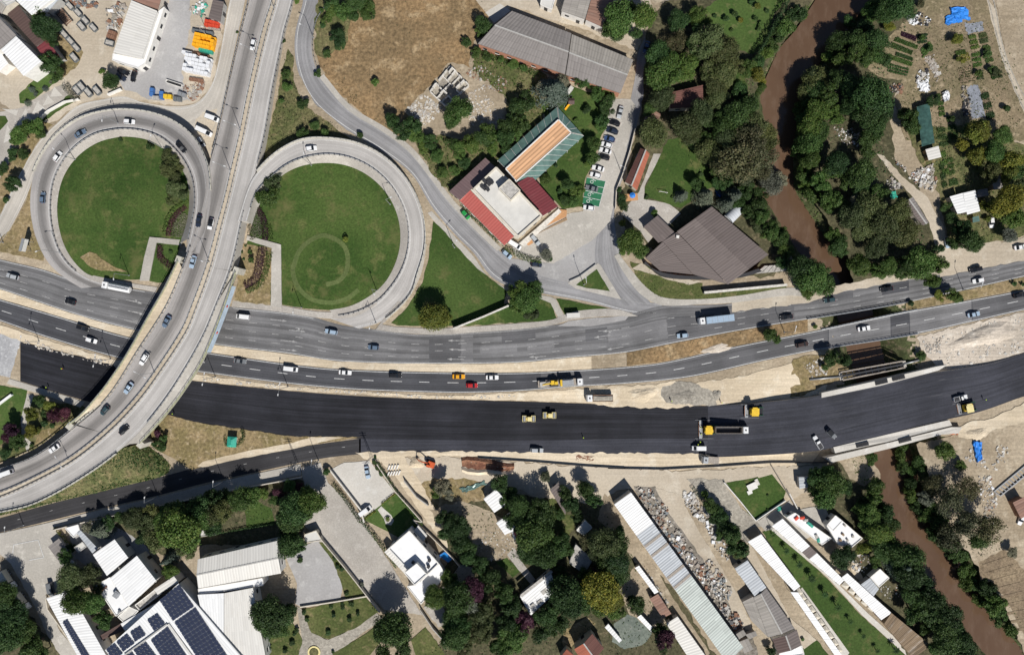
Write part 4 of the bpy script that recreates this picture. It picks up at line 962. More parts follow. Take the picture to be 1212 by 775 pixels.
def cone_mesh(seed,n_,leaf):
    rs_=np.random.RandomState(seed);lv=rs_.randint(0,9,n_);a0=rs_.uniform(0,2*math.pi,9)
    f=lv/8;arms=7;arm=rs_.randint(0,arms,n_);ang=a0[lv]+arm*2*math.pi/arms+rs_.normal(size=n_)*.17
    rr_=(1-f*.9)*rs_.uniform(.1,1,n_)**.7;z=.35+1.9*f-rr_*.22+rs_.normal(size=n_)*.04
    pos=np.stack([rr_*np.cos(ang),rr_*np.sin(ang),z],1)
    return leaves_mesh('crown',pos,np.stack([np.cos(ang)*.4,np.sin(ang)*.4,np.ones(n_)],1)+rs_.normal(size=(n_,3))*.4,leaf,rs_.uniform(0,1,n_),'leaf_b',.6)
def trunk_mesh(seed,h=1.25,limbs=6,r=.07):
    g=random.Random(seed);mb=MB()
    mb.tube((0,0,-.05),(.02,.01,h*.55),r,r*.7,7)
    for i in range(limbs):
        a=2*math.pi*i/limbs+g.uniform(-.3,.3);b=g.uniform(.35,.55);z0=h*g.uniform(.4,.55)
        p=(math.cos(a)*b,math.sin(a)*b,h*g.uniform(.8,1.05));mb.tube((0,0,z0),p,r*.5,r*.22,5)
        p2=(p[0]*1.5,p[1]*1.5,p[2]+g.uniform(.1,.35));mb.tube(p,p2,r*.22,r*.08,4)
    mb.tube((.02,.01,h*.5),(0,0,h*1.35),r*.7,r*.15,6)
    return mb.mesh('trunk','bark')
def palm_mesh(seed):
    g=random.Random(seed);mb=MB();fr_=11
    for i in range(fr_):
        a=2*math.pi*i/fr_+g.uniform(-.15,.15);d=Vector((math.cos(a),math.sin(a),0));s_=Vector((-d.y,d.x,0))
        pr=None
        for j in range(6):
            f=j/5;p=d*f+Vector((0,0,1.5+.28*math.sin(f*2.6)-.25*f*f));wd=.13*math.sin(math.pi*min(.98,f*.85+.12))
            a_2,b_2=p+s_*wd-Vector((0,0,wd*.6)),p-s_*wd-Vector((0,0,wd*.6))
            if pr:mb.quad(pr[0],p,a_2,pr[1])if False else mb.add([pr[0],p,a_2,pr[1]],[(0,1,2,3)]);mb.add([pr[2],b_2,p,pr[0]],[(0,1,2,3)])if pr else None
            pr=(p,a_2,b_2)
    me=mb.mesh('crown','leaf_d');at=me.color_attributes.new('tint','FLOAT_COLOR','POINT')
    at.data.foreach_set('color',[x for v_ in me.vertices for x in(g.random(),g.random(),0,1)]);return me
CR={'L':[crown_mesh(10+i,10500,.078,30+5*i,.9,.64+.03*(i%4))for i in range(8)],'M':[crown_mesh(30+i,4600,.105,26,.85,.7)for i in range(6)],
 'S':[crown_mesh(50+i,1300,.19,11,.9,.5)for i in range(4)],'A':[crown_mesh(70+i,3000,.085,34,.8,.75)for i in range(3)],
 'C':[cone_mesh(90+i,5200,.12)for i in range(3)],'P':[palm_mesh(5+i)for i in range(3)]}
TR={'L':[trunk_mesh(i)for i in range(3)],'S':[trunk_mesh(9,.9,4,.06)],'A':[trunk_mesh(20+i,1.35,11,.05)for i in range(2)],'C':[MB().tube((0,0,0),(0,0,2.1),.06,.015,6).mesh('trunk','bark')],
 'P':[MB().tube((0,0,0),(0,0,1.5),.10,.07,7).mesh('trunk','bark')]}
KIND={'d':('dark green','d'),'g':('mid green','g'),'o':('olive green','o'),'y':('yellowish','y'),'b':('bluish conifer','b'),'p':('purple-leaved','p'),'a':('brownish thin-leaved','a'),'l':('grey-green','l'),'m':('palm','d')}
ORD=['leftmost','second from left','third from left','fourth from left','fifth from left','sixth from left','seventh from left','eighth from left','ninth from left','tenth from left']+['%s from left'%w_ for w_ in 'eleventh twelfth thirteenth fourteenth fifteenth sixteenth seventeenth eighteenth nineteenth twentieth twenty-first twenty-second twenty-third twenty-fourth twenty-fifth'.split()]
TREES={}
def trees(c,r,where,data,group):
    TREES.setdefault((where,group),[])
    for e in data.split():
        q=e.split(',');u,v,ru,kd=float(q[0]),float(q[1]),float(q[2]),q[3]
        px,py=t1(c,r,u,v);TREES[(where,group)].append((px,py,ru*KT*S,kd))
tg=random.Random(11)
def kind_of(r_):return 'shrub' if r_<1.85 else 'bush' if r_<3.15 else 'tree'
def plant(px,py,rad,kd,label,group):
    small=rad<1.25
    tall=1.32 if rad>2.2 and kd!='m' else 1.0
    zc=1.25*rad*(tall if rad>2 else .85)
    p=P(px,py,zc)
    gz=float(ground_z(p.x,p.y));gz=min(gz,0)
    for st in(EMB,):
        pass
    key='P' if kd=='m' else 'C' if kd=='b' and rad>1.0 else 'A' if kd=='a' and rad>2 else 'L' if rad>3.6 else 'M' if rad>1.7 else 'S'
    cat='palm' if kd=='m' else kind_of(rad)
    o=thing('palm_tree' if kd=='m' else 'conifer' if key=='C' else cat,label,cat,(p.x,p.y,gz),group)
    rz=tg.uniform(0,6.28);sx=rad*tg.uniform(1.05,1.42);sy=rad*tg.uniform(1.05,1.42);sz=rad*tg.uniform(.85,1.15)*(.75 if small else tall)
    if kd=='m':sx=sy=rad;sz=rad*1.1
    o.rotation_euler=(0 if kd=='m' else tg.uniform(-.14,.14),0 if kd=='m' else tg.uniform(-.14,.14),rz);o.scale=(sx,sy,sz)
    inst(tg.choice(CR[key]),'crown',o,'leaf_'+KIND[kd][1])
    tk_={'L':'L','M':'L','S':'S','A':'A','C':'C','P':'P'}[key]
    inst(tg.choice(TR[tk_]),'trunk',o)
    return o
def plant_all():
    for(where,group),lst in TREES.items():
        by={}
        for q in lst:
            sm='palm' if q[3]=='m' else kind_of(q[2])
            by.setdefault((q[3],sm),[]).append(q)
        for(kd,sm),qs in by.items():
            qs.sort(key=lambda q:q[0])
            adj=KIND[kd][0]
            noun=adj+('' if kd=='m' else ' '+sm)
            if kd=='b':noun='bluish conifer' if sm=='tree' else 'small bluish conifer' if sm=='bush' else 'bluish shrub'
            if kd=='m':noun='small palm'
            for i,q in enumerate(qs):
                lb='%s %s'%(noun,where)
                if len(qs)>1:lb+=', '+(ORD[i]if i<len(qs)-1 or len(qs)<3 and i==0 else 'rightmost')
                plant(q[0],q[1],q[2],kd,lb,group)
trees(0,0,'by the upper left factory','215,90,40,g 250,140,70,d 275,220,45,d 285,350,52,d 300,400,40,d 600,440,46,d 560,400,18,g 170,490,18,b 240,485,18,b 195,520,15,b 145,565,18,b 280,455,12,b','factory yard trees')
trees(0,0,'on the bank above the service road','110,740,45,g 150,710,40,g 200,700,40,g 225,735,30,d 90,770,30,g','service road shrubs')
trees(0,1,'on the dry verge left of the service road','70,140,26,d 60,175,22,d 122,150,32,d 55,310,42,d 32,405,20,d 20,225,26,d 5,250,20,d','service road shrubs')
trees(1,0,'on the flyover approach edges','515,5,18,g 445,225,17,d 330,175,14,g 290,378,17,g 655,60,18,d 230,135,11,d 190,180,9,d','approach shrubs')
trees(1,0,'at the edge of the dry field','720,30,40,d 780,60,46,g 850,20,55,g 900,40,45,g 925,82,32,d 690,110,32,g 740,205,40,d 760,240,32,d 690,300,25,d 640,400,24,d 660,150,20,d 955,460,25,g 720,60,38,g 820,80,35,g','dry field bushes')
trees(1,0,'in the scrubby wedge beside the flyover','460,415,26,d 545,575,32,d 470,485,26,g 620,690,26,d 560,735,28,g 680,735,25,g 870,750,20,d 440,560,20,g','wedge bushes')
trees(1,0,'beside the ruined house','1040,680,42,d 1110,725,45,d 1150,680,30,g','ruin trees')
trees(2,0,'between the grey shed and the ruin','430,130,45,d 410,170,30,g 330,235,26,d 280,630,68,g 250,690,30,d 30,700,45,d 60,745,45,g 470,745,45,g 560,700,50,d 640,680,44,d 620,595,48,d 670,560,44,d 600,650,36,d 380,290,28,g 450,310,28,d 520,330,25,g 590,355,28,g 660,375,25,g','trees behind the restaurant')
trees(2,0,'at the end of the grey shed','810,475,85,b 760,500,40,l 870,440,40,l 960,460,34,g 1020,470,30,g 1060,510,38,g 1120,520,30,g','trees behind the restaurant')
trees(2,0,'around the restaurant garden','1000,605,26,d 1110,570,38,d 1110,610,34,d 1095,660,36,d 1080,700,30,g 940,665,16,g','restaurant garden trees')
trees(2,1,'around the restaurant lawn','1040,105,44,g 1030,160,40,g 1010,200,28,g 890,320,34,d 950,360,32,g 930,410,30,g 875,410,30,d 775,290,28,g 850,355,18,d 830,210,14,d','restaurant lawn trees')
trees(2,1,'in the hedge corner by the dark parked car','775,705,30,l 800,730,18,d','restaurant lawn trees')
trees(2,1,'in the overgrown ground left of the restaurant','60,40,40,g 130,80,36,d 100,120,30,g 170,160,34,g 250,100,36,d 300,130,40,g 360,90,44,g 430,60,50,d 480,110,40,g 540,60,50,d 600,30,40,g 560,130,30,g 330,200,32,d 270,240,26,g 200,250,30,g','restaurant undergrowth bushes')
trees(3,0,'at the top beside the rusty roof','60,90,85,g 180,75,75,g 30,150,55,d 110,40,50,d 150,190,28,d','grove west of the river')
trees(3,0,'in the grove west of the upper river','395,110,58,d 490,80,55,g 540,130,36,g 390,230,48,a 270,310,72,d 330,400,95,g 270,440,58,d 420,370,58,g 230,390,45,g 560,240,80,o 630,280,66,o 520,190,50,d 480,260,50,d 640,400,66,o 590,480,58,o 690,370,48,o 620,560,58,o 280,545,58,o 410,690,76,o 500,640,66,o 690,640,74,d 770,600,58,d 800,680,74,o 870,730,56,o 650,700,66,d 250,720,66,o 580,690,48,d 720,510,46,d 230,590,36,d 560,400,50,o','grove west of the river')
trees(3,0,'on the sunlit lawn near the top','650,105,20,d 700,82,20,d 732,110,20,y 820,38,22,y 878,62,17,d 812,102,17,d 840,130,16,g 832,156,17,d 680,165,13,g 795,15,18,d 588,90,14,d','hotel lawn shrubs')
trees(3,0,'on the west bank of the upper river','770,370,44,g 825,415,44,y 870,430,30,y 860,470,30,g 1070,50,44,d 1035,100,36,l 980,140,46,g 950,190,40,d 920,240,36,g 880,290,36,g 830,330,36,d 1110,30,36,g','river bank trees')
trees(3,0,'overhanging the east side of the upper river','1180,400,64,o 1190,480,58,g 1150,560,46,g 1120,650,52,g 1160,720,56,d','river bank trees')
trees(4,0,'near the bins at the top right','420,10,56,g 540,40,66,d 460,60,56,d 480,0,50,d 300,85,38,d 370,140,38,d 470,150,30,y 640,30,24,a','east bank trees')
trees(4,0,'on the bank left of the vegetable rows','250,190,62,d 310,220,56,d 400,240,56,d 430,310,46,d 350,320,46,d 230,310,46,g 190,270,40,g 280,290,50,g 400,290,44,g','east bank trees')
trees(4,0,'in the wood east of the upper river','110,390,56,o 60,450,62,o 90,600,56,g 60,680,72,g 130,530,50,g 30,560,50,g 200,440,50,d 370,560,95,d 330,640,76,d 430,620,56,d 280,490,66,d 400,690,60,d 250,580,56,d 170,640,50,g','east bank trees')
trees(4,0,'in the allotment gardens','840,225,30,y 715,560,32,d 740,530,20,g 580,650,50,d 600,710,40,d 555,620,34,g 960,720,56,y 1100,750,56,g 1065,410,28,o 1030,385,20,d 965,410,22,g 810,660,20,d 1120,600,24,d 850,320,18,y 880,335,18,y 690,265,22,g 650,210,20,g 1010,300,24,d','allotment trees')
trees(0,1,'in the left loop lawn','662,72,14,d 828,112,24,d 850,118,10,g 915,165,36,o 960,185,34,o 930,240,44,o 990,235,30,o 955,290,38,o 980,350,48,o 950,400,36,o 1010,370,30,d 940,690,12,d','loop lawn trees')
trees(1,1,'in the right loop lawn','390,305,44,o 355,385,50,g 790,618,20,y 780,595,10,d 215,690,10,d 235,655,8,d 270,735,22,d 260,690,16,g 225,730,9,d','loop lawn trees')
trees(3,1,'around the gatehouse court','130,630,66,g 170,690,46,g 100,670,36,g 75,530,20,y 255,475,24,g 75,400,30,d 80,440,26,d 60,350,20,d 215,385,14,d 210,395,10,d 355,390,10,d','gatehouse trees')
trees(3,1,'between the lawn and the brown hall','485,310,40,d 540,385,56,b 410,375,34,b 565,275,22,d 515,260,14,d 600,320,36,d 650,300,44,d 690,365,52,b 655,420,46,b 760,350,44,d 720,420,36,g','hall garden trees')
trees(3,1,'in the grove beside the bright lawn','560,130,64,o 640,70,60,o 720,190,105,a 800,90,84,a 860,170,76,a 640,180,56,o 760,240,70,a 520,60,50,d 890,90,60,o 690,110,66,o 610,240,36,g 460,30,56,o 740,40,60,d 850,240,50,a','grove west of the river')
trees(3,1,'on the bank right of the brown hall','820,430,48,d 780,480,40,d 850,500,46,g 830,370,40,d 900,560,46,g 950,620,44,g 980,690,38,g 880,600,36,g 850,560,36,o 930,300,62,l 990,270,40,l 960,580,30,g 820,540,34,o 960,740,36,d','river bank trees')
trees(4,1,'on the east bank opposite the hall','40,60,70,g 50,180,56,g 10,120,50,g 30,250,46,g 60,370,44,g 140,440,40,g 100,300,50,g 190,580,40,g 30,320,40,g','east bank trees')
trees(4,1,'in the dense wood north of the highway','180,180,72,d 330,250,72,d 130,230,54,d 370,60,52,d 250,300,48,d 150,390,50,g 300,400,44,l 260,490,64,o 380,440,72,o 520,470,70,o 440,560,80,o 540,570,62,o 330,560,64,o 250,640,56,d 400,650,60,o 220,430,40,d 310,330,50,d 410,360,50,d 340,140,40,d','highway wood')
trees(4,1,'around the white garden shed','960,40,54,y 860,105,34,y 970,160,46,y 1060,130,62,g 1150,180,54,y 1020,250,50,o 1130,250,44,y 1120,400,80,y 1080,460,50,y 1160,500,54,g 860,575,52,d 890,640,60,d 820,500,36,d 940,650,40,g 1140,595,40,l 780,440,28,d 990,440,28,y 1190,330,46,o 1180,250,40,d 830,650,36,d 1010,510,20,y 740,670,26,d 900,20,36,d','garden shed trees')
trees(2,2,'on the wedge lawn','170,320,66,y 140,280,44,o 215,340,36,y 640,180,54,g 670,240,64,g 630,270,50,g 700,170,40,g 690,310,40,o','wedge lawn trees')
trees(3,2,'in the brown median','890,430,34,g 930,445,26,g 870,415,18,d','median trees')
trees(4,2,'beside the upper highway where it crosses the river','50,120,72,g 130,150,52,g 0,60,66,d 90,60,60,d 20,180,40,g 350,40,64,g 450,40,56,g 560,30,56,d 660,30,80,g 690,110,46,g 620,70,46,g 410,80,36,g 530,90,30,g 740,50,46,g','highway wood')
trees(4,2,'in the median and the river gap','745,215,26,y 820,210,40,g 845,235,24,d 1205,145,14,g 590,250,18,d 150,565,40,d 230,560,36,d 110,600,24,g 650,540,26,g 60,378,16,g 1160,140,16,d','median trees')
trees(0,3,'on the planted slope beside the ramp','180,170,40,y 215,95,34,d 280,130,36,y 300,175,36,p 345,170,34,p 240,215,22,d 160,255,36,y 200,250,24,y 285,225,16,d 70,250,40,p 80,320,44,d 40,290,36,p 100,300,30,l 30,380,30,d 175,335,13,d 250,160,22,d 380,150,24,d','ramp shrubs')
trees(0,3,'on the verge by the bridge end','880,340,30,d 850,330,22,d 905,290,24,g 870,270,22,p 880,300,18,p','ramp shrubs')
trees(0,3,'in the frontage garden','740,715,46,o 820,700,46,o 690,740,36,d 1000,715,80,d 1100,700,70,d 1180,655,52,d 930,690,40,d 900,750,40,o 590,755,36,d','frontage garden trees')
trees(1,3,'in the garden beside the broad drive','60,720,60,o 130,700,62,o 200,640,60,g 280,610,46,g 40,620,40,d 110,620,40,d 480,555,32,g 420,600,28,p 400,640,30,g 490,690,80,d 460,740,60,d 560,720,46,d 620,630,70,g 570,600,44,g 540,560,24,p 690,480,22,d 330,600,32,g','frontage garden trees')
trees(1,3,'along the villa wall','945,430,14,d 965,460,16,d 985,490,15,d 1020,740,13,g 950,400,10,d','villa shrubs')
trees(2,3,'among the site huts','520,540,44,d 580,590,34,d 210,560,40,l 170,600,30,g 240,600,30,l 630,670,62,d 720,700,70,d 560,640,36,g 880,600,36,d 910,660,44,d 990,570,42,d 1000,600,28,g 1040,650,38,d 220,740,52,d 770,510,26,a 940,720,36,d 850,720,26,g 600,730,50,d 660,740,56,d','hamlet trees')
trees(3,3,'along the gravel drive','560,650,36,d 590,690,36,d 620,735,40,d 530,610,24,g 1170,545,50,d 1190,620,52,g 880,690,8,d 880,610,8,d','drive trees')
trees(4,3,'at the terrace by the lower river','60,520,52,d 160,550,70,g 230,560,44,d 100,620,54,g 130,500,46,g 250,600,26,o 60,590,36,g','lower bank trees')
trees(4,3,'on the west bank below the new bridge','380,400,26,g 375,440,22,g 400,560,44,g 390,620,44,g 310,690,36,g 350,720,52,g 480,720,54,d 370,590,30,d 440,680,36,d 330,650,36,d','lower bank trees')
trees(4,3,'on the east bank below the new bridge','590,360,30,g 600,410,34,g 600,480,36,d 640,560,36,d 680,450,44,g 740,360,28,g 790,370,44,g 860,440,28,g 650,640,36,g 760,690,40,g 690,700,40,d 740,570,54,a 830,660,70,a 900,580,60,a 650,500,30,g 720,640,44,l','lower bank trees')
trees(0,4,'by the white workshops','530,90,58,b 500,60,36,l 720,30,56,o 800,50,46,o 860,150,54,o 780,130,28,d 1030,190,46,o 930,250,40,b 940,310,38,g 380,350,64,o 470,340,60,o 440,480,72,g 520,490,62,g 590,580,46,g 360,220,42,d 390,180,28,d 550,560,32,g 540,400,40,o','workshop trees')
trees(0,4,'in the garden north of the white workshop','1000,60,100,g 920,40,60,g 1120,40,74,g 1180,60,56,d 940,110,46,d 1060,120,46,g','frontage garden trees')
trees(0,4,'in the lower left corner','20,430,62,d 40,550,70,d 60,640,70,d 120,650,60,g 180,720,54,d 30,700,54,d 230,760,46,d 10,620,50,g 90,570,50,d 150,760,44,d 50,480,50,d','corner trees')
trees(1,4,'beside the workshop court','480,40,72,d 470,110,50,d 480,170,60,d 530,170,44,d 380,540,84,d 350,590,70,d 450,560,54,d 330,520,56,d 420,610,54,d 490,520,36,d','court trees')
trees(1,4,'by the villa drive','1060,640,80,d 1010,600,44,d 1090,690,50,d 1100,760,46,d 1000,760,46,d','court trees')
trees(1,4,'clipped on the park lawn','560,535,16,d 575,580,15,d 690,650,18,d 720,555,16,d 710,505,15,d 770,512,14,d 818,495,18,d 858,545,14,d 810,580,18,d 768,490,12,d 790,435,14,d 740,285,14,d 770,300,17,d 725,240,13,d 515,640,16,d 490,710,18,d 452,750,18,d 430,660,14,d 875,385,18,l 535,250,18,d 505,660,12,d 718,755,10,d 360,690,12,d 370,740,14,d 497,700,12,g','clipped park shrubs')
trees(2,4,'in the hamlet left of the broken white roof','270,70,60,d 290,130,50,d 330,180,54,d 340,230,46,d 250,340,42,g 160,450,58,g 290,460,70,d 370,420,60,p 430,370,46,d 400,300,54,d 470,370,54,d 540,440,54,d 590,510,54,d 420,570,60,o 260,560,62,d 280,680,70,d 420,660,62,o 330,740,50,o 240,640,50,d 220,110,36,d 350,500,50,l 310,610,56,d','hamlet trees')
trees(2,4,'in the hamlet around the broken white roof','590,700,70,g 650,600,54,p 560,590,54,d 620,640,46,d 620,60,54,d 650,90,40,p 720,100,80,d 700,190,70,d 780,220,70,d 890,200,36,d 880,130,36,d 830,160,50,d 660,150,46,d 880,400,80,d 920,480,70,d 780,560,62,d 740,650,44,d 830,600,54,d 810,520,46,d 520,730,50,g 850,330,46,d','hamlet trees')
trees(2,4,'in the hamlet right of the broken white roof','1090,150,78,o 1010,140,44,a 1150,250,70,d 1060,310,36,p 1090,430,86,y 1140,470,56,y 1060,520,54,g 1000,330,44,d 1040,220,46,o 1190,330,46,d 1010,420,56,d 990,500,50,g 1150,370,46,d','hamlet trees')
trees(3,4,'left of the long grey shed','30,250,78,d 20,150,66,d 30,330,56,d 20,450,50,y 150,500,50,d 130,460,30,d 60,530,40,g 320,690,54,p 290,640,36,g 300,740,30,d 60,90,30,d','shed lane trees')
trees(3,4,'beside the scrap yard drive','640,60,42,d 680,110,48,d 700,150,44,d 730,190,54,d 600,20,34,d 620,110,26,g 900,755,26,d 1075,685,12,g 720,220,30,o','drive trees')
trees(3,4,'on the long lawn','905,105,22,m 978,195,22,m 1050,270,24,m 1117,345,24,m 1190,435,22,m','lawn palms')
trees(4,4,'on the lower part of the long lawn','110,435,20,m 180,505,24,m 250,585,18,m 322,665,16,m 398,745,18,m 500,740,24,m 38,350,24,m','lawn palms')
trees(4,4,'behind the booths near the river','345,10,56,g 400,90,70,g 470,60,46,d 330,180,36,y 215,235,56,d 190,270,36,d 430,190,54,d 390,140,50,g 560,220,74,d 590,310,72,d 540,320,56,b 590,450,54,d 620,540,52,g 560,400,40,d 560,270,66,b 500,170,50,d 400,260,36,g','lower bank trees')
trees(4,4,'on the west bank in the lower right','700,430,50,d 740,500,62,d 700,560,52,d 800,580,66,d 760,640,66,d 820,650,62,d 790,720,66,d 870,690,60,d 750,690,32,y 900,750,54,d 680,620,40,g 720,740,40,g','lower bank trees')
trees(4,4,'on the east bank in the lower right','860,120,70,a 930,60,70,a 1010,70,70,a 800,60,50,g 780,120,40,g 830,180,50,d 900,250,44,g 940,330,44,g 950,410,40,g 1050,440,50,d 1090,510,54,g 1140,600,54,g 1190,680,46,g 1140,200,28,l 980,150,50,g 720,30,40,g 1000,420,40,d 1040,500,36,g 870,230,36,d','lower bank trees')
plant_all()
# ------------------------------------------------------------------ low growth that nobody could count
def pip(pts,x,y):
    pts=np.array(pts);inside=np.zeros(len(x),bool);j=len(pts)-1
    for i in range(len(pts)):
        c_=((pts[i,1]>y)!=(pts[j,1]>y))&(x<(pts[j,0]-pts[i,0])*(y-pts[i,1])/(pts[j,1]-pts[i,1]+1e-12)+pts[i,0]);inside^=c_;j=i
    return inside
def undergrowth(name,px,mat,label,dens=1.2,size=.55,h=.5,seed=1,clump=.10,zf=None,thr=.45,gap=True):
    """leaf sprays scattered over a plan polygon in drifts"""
    rs_=np.random.RandomState(seed);w_=np.array([P(a,b)[:2]for a,b in px]);lo,hi=w_.min(0),w_.max(0)
    n_=int((hi-lo).prod()*dens);x=rs_.uniform(lo[0],hi[0],n_);y=rs_.uniform(lo[1],hi[1],n_)
    k=pip(w_,x,y);x,y=x[k],y[k]
    if gap:
        f=sum(np.sin(x*clump*a+p_)*np.sin(y*clump*b+q_)for a,b,p_,q_ in((3,2.3,1,2),(7,6,4,1),(13,15,2,5)))/3+.5
        k=rs_.uniform(0,1,len(x))<np.clip((f-thr+.35)*1.7,0.05,1);x,y,f=x[k],y[k],f[k]
    else:f=np.ones(len(x))
    z=(ground_z(x,y)if zf is None else zf(x,y))+rs_.uniform(.02,1,len(x))**1.5*h*(.5+f)
    nr_=rs_.normal(size=(len(x),3))*.6+np.array([0,0,.9])
    me=leaves_mesh(name,np.stack([x,y,z],1),nr_,size*rs_.uniform(.5,1.3,len(x)),np.clip(f*.5+rs_.uniform(0,.5,len(x)),0,1),mat)
    o=bpy.data.objects.new(name,me);C.objects.link(o);return tag(o,label,None,None,'stuff')
bl=[P(*q,ZW)for q in rl];br_=[P(*q,ZW)for q in rr]
for nm,e,sg,a,b,lb in(('bank_growth',rivL,-1,2,14,'low green growth on the west bank of the upper river'),('bank_growth',rivR,1,2,14,'low green growth on the east bank of the upper river'),
 ('bank_growth',rivL,-1,17,27,'low green growth on the west bank of the lower river'),('bank_growth',rivR,1,17,27,'low green growth on the east bank of the lower river')):
    q=e[a:b];undergrowth(nm,[(x+sg*(-1),y)for x,y in q]+[(x+sg*26,y)for x,y in q][::-1],'leaf_g',lb,2.6,.6,.7,3+a,.12,thr=.3)
undergrowth('weeds',[(600-40,56),(640,85),(655,95),(650,120),(640,145),(615,165),(595,190),(570,215),(535,232),(510,205),(492,170),(500,158),(545,165),(585,168),(604,150),(600,118),(560,85)],'leaf_g','weeds between the grey shed and the restaurant',2.2,.6,.7,21,thr=.35)
undergrowth('weeds',T(1,0,470,270,500,310,500,440,560,580,640,640,770,710,780,740,640,735,440,774,350,774,400,600,430,420),'leaf_o','weeds in the wedge beside the flyover',2.4,.5,.5,22,thr=.35)
undergrowth('dry_tufts',[(378,0),(470,0),(575,0),(575,25),(560,55),(552,85),(520,110),(490,150),(440,142),(412,120),(390,98),(378,70)],'leaf_a','dry tufts over the brown field',.55,.4,.25,23)
undergrowth('dry_tufts',[(390,95),(410,120),(450,148),(470,158),(478,152),(450,135),(420,112),(396,88)],'leaf_o','green tufts along the lower edge of the brown field',2.0,.4,.4,29)
def zemb(x,y):
    A=np.array([[p.x,p.y,p.z]for p in EMB[0]]);B=np.array([[p.x,p.y,p.z]for p in EMB[1]]);out=np.zeros(len(x))
    for i in range(len(x)):
        da=np.hypot(A[:,0]-x[i],A[:,1]-y[i]).min();j=np.hypot(A[:,0]-x[i],A[:,1]-y[i]).argmin();db=np.hypot(B[:,0]-x[i],B[:,1]-y[i]).min();out[i]=A[j,2]*db/(da+db+1e-6)
    return out
ew=[(p.x/S+606,387.5-p.y/S)for p in EMB[0]]+[(p.x/S+606,387.5-p.y/S)for p in EMB[1]][::-1]
undergrowth('slope_growth',ew,'leaf_g','dense green growth on the flyover embankment',9.0,.5,.45,24,zf=zemb,thr=0)
undergrowth('wood_floor',[(1000,300),(985,270),(965,240),(955,180),(970,120),(1000,70),(1030,25),(1060,0),(1085,20),(1060,60),(1050,110),(1040,160),(1050,200),(1085,240),(1110,290),(1090,315),(1010,330)],'leaf_d','undergrowth in the wood east of the river',1.5,.6,.6,25,thr=.3)
undergrowth('wood_floor',[(775,40),(860,50),(900,90),(893,120),(893,190),(890,230),(880,240),(850,230),(820,200),(800,170),(775,150),(765,100)],'leaf_d','undergrowth in the grove west of the river',1.3,.6,.6,26,thr=.3)
undergrowth('plot_weeds',T(4,1,720,0,960,0,1212,100,1212,600,1100,630,830,640,770,480,720,300),'leaf_g','weeds in the plots around the white garden shed',1.8,.5,.6,27,thr=.35)
undergrowth('hamlet_weeds',[(530,600),(600,590),(650,600),(720,610),(745,650),(800,720),(830,775),(500,775),(530,745),(530,660)],'leaf_d','undergrowth among the hamlet trees',1.3,.55,.5,28,thr=.35)
undergrowth('garden_growth',[(120,615),(190,600),(258,586),(350,568),(385,590),(360,622),(330,644),(240,644),(200,655),(165,640)],'leaf_d','ground cover in the frontage garden',1.6,.5,.4,30,thr=.3)
undergrowth('ramp_growth',T(0,3,140,80,260,95,420,115,470,130,360,225,230,245,170,180),'leaf_y','yellow ground cover on the planted slope',2.5,.45,.5,31,thr=.4)
undergrowth('ramp_growth',T(0,3,-10,330,60,240,120,200,130,340,80,400,0,430),'leaf_l','grey ground cover on the planted slope',2.5,.45,.5,32,thr=.3)
undergrowth('bank_bush',T(4,3,580,330,640,320,900,420,880,560,760,720,690,760,640,640),'leaf_o','scrub on the site side of the lower river',2.0,.5,.6,33,thr=.3)
undergrowth('thicket',T(4,4,690,0,1060,0,1100,180,960,240,900,330,800,190),'leaf_a','brown thicket beside the lower river',2.0,.5,.8,34,thr=.3)
undergrowth('field_tufts',T(4,0,1090,-20,1260,-20,1260,480,1212,520,1140,360,1100,160),'leaf_o','tufts on the dry field at the right edge',.7,.4,.3,35)
undergrowth('allotment_weeds',T(4,0,560,170,760,120,880,120,1020,130,1100,300,1200,560,1180,774,560,774,520,520,640,400),'leaf_o','weeds between the allotment beds',3.2,.45,.4,41,thr=.48)
undergrowth('median_tufts',T(3,2,130,545,400,468,720,405,1060,355,1130,380,960,420,700,480,300,555),'leaf_a','dry tufts in the brown median',1.6,.35,.3,36,thr=.3)
undergrowth('verge_weeds',T(3,2,140,40,200,50,330,115,510,150,520,200,760,205,470,248,380,245,250,205),'leaf_o','weeds on the slope below the brown hall',1.5,.4,.3,37,thr=.4)
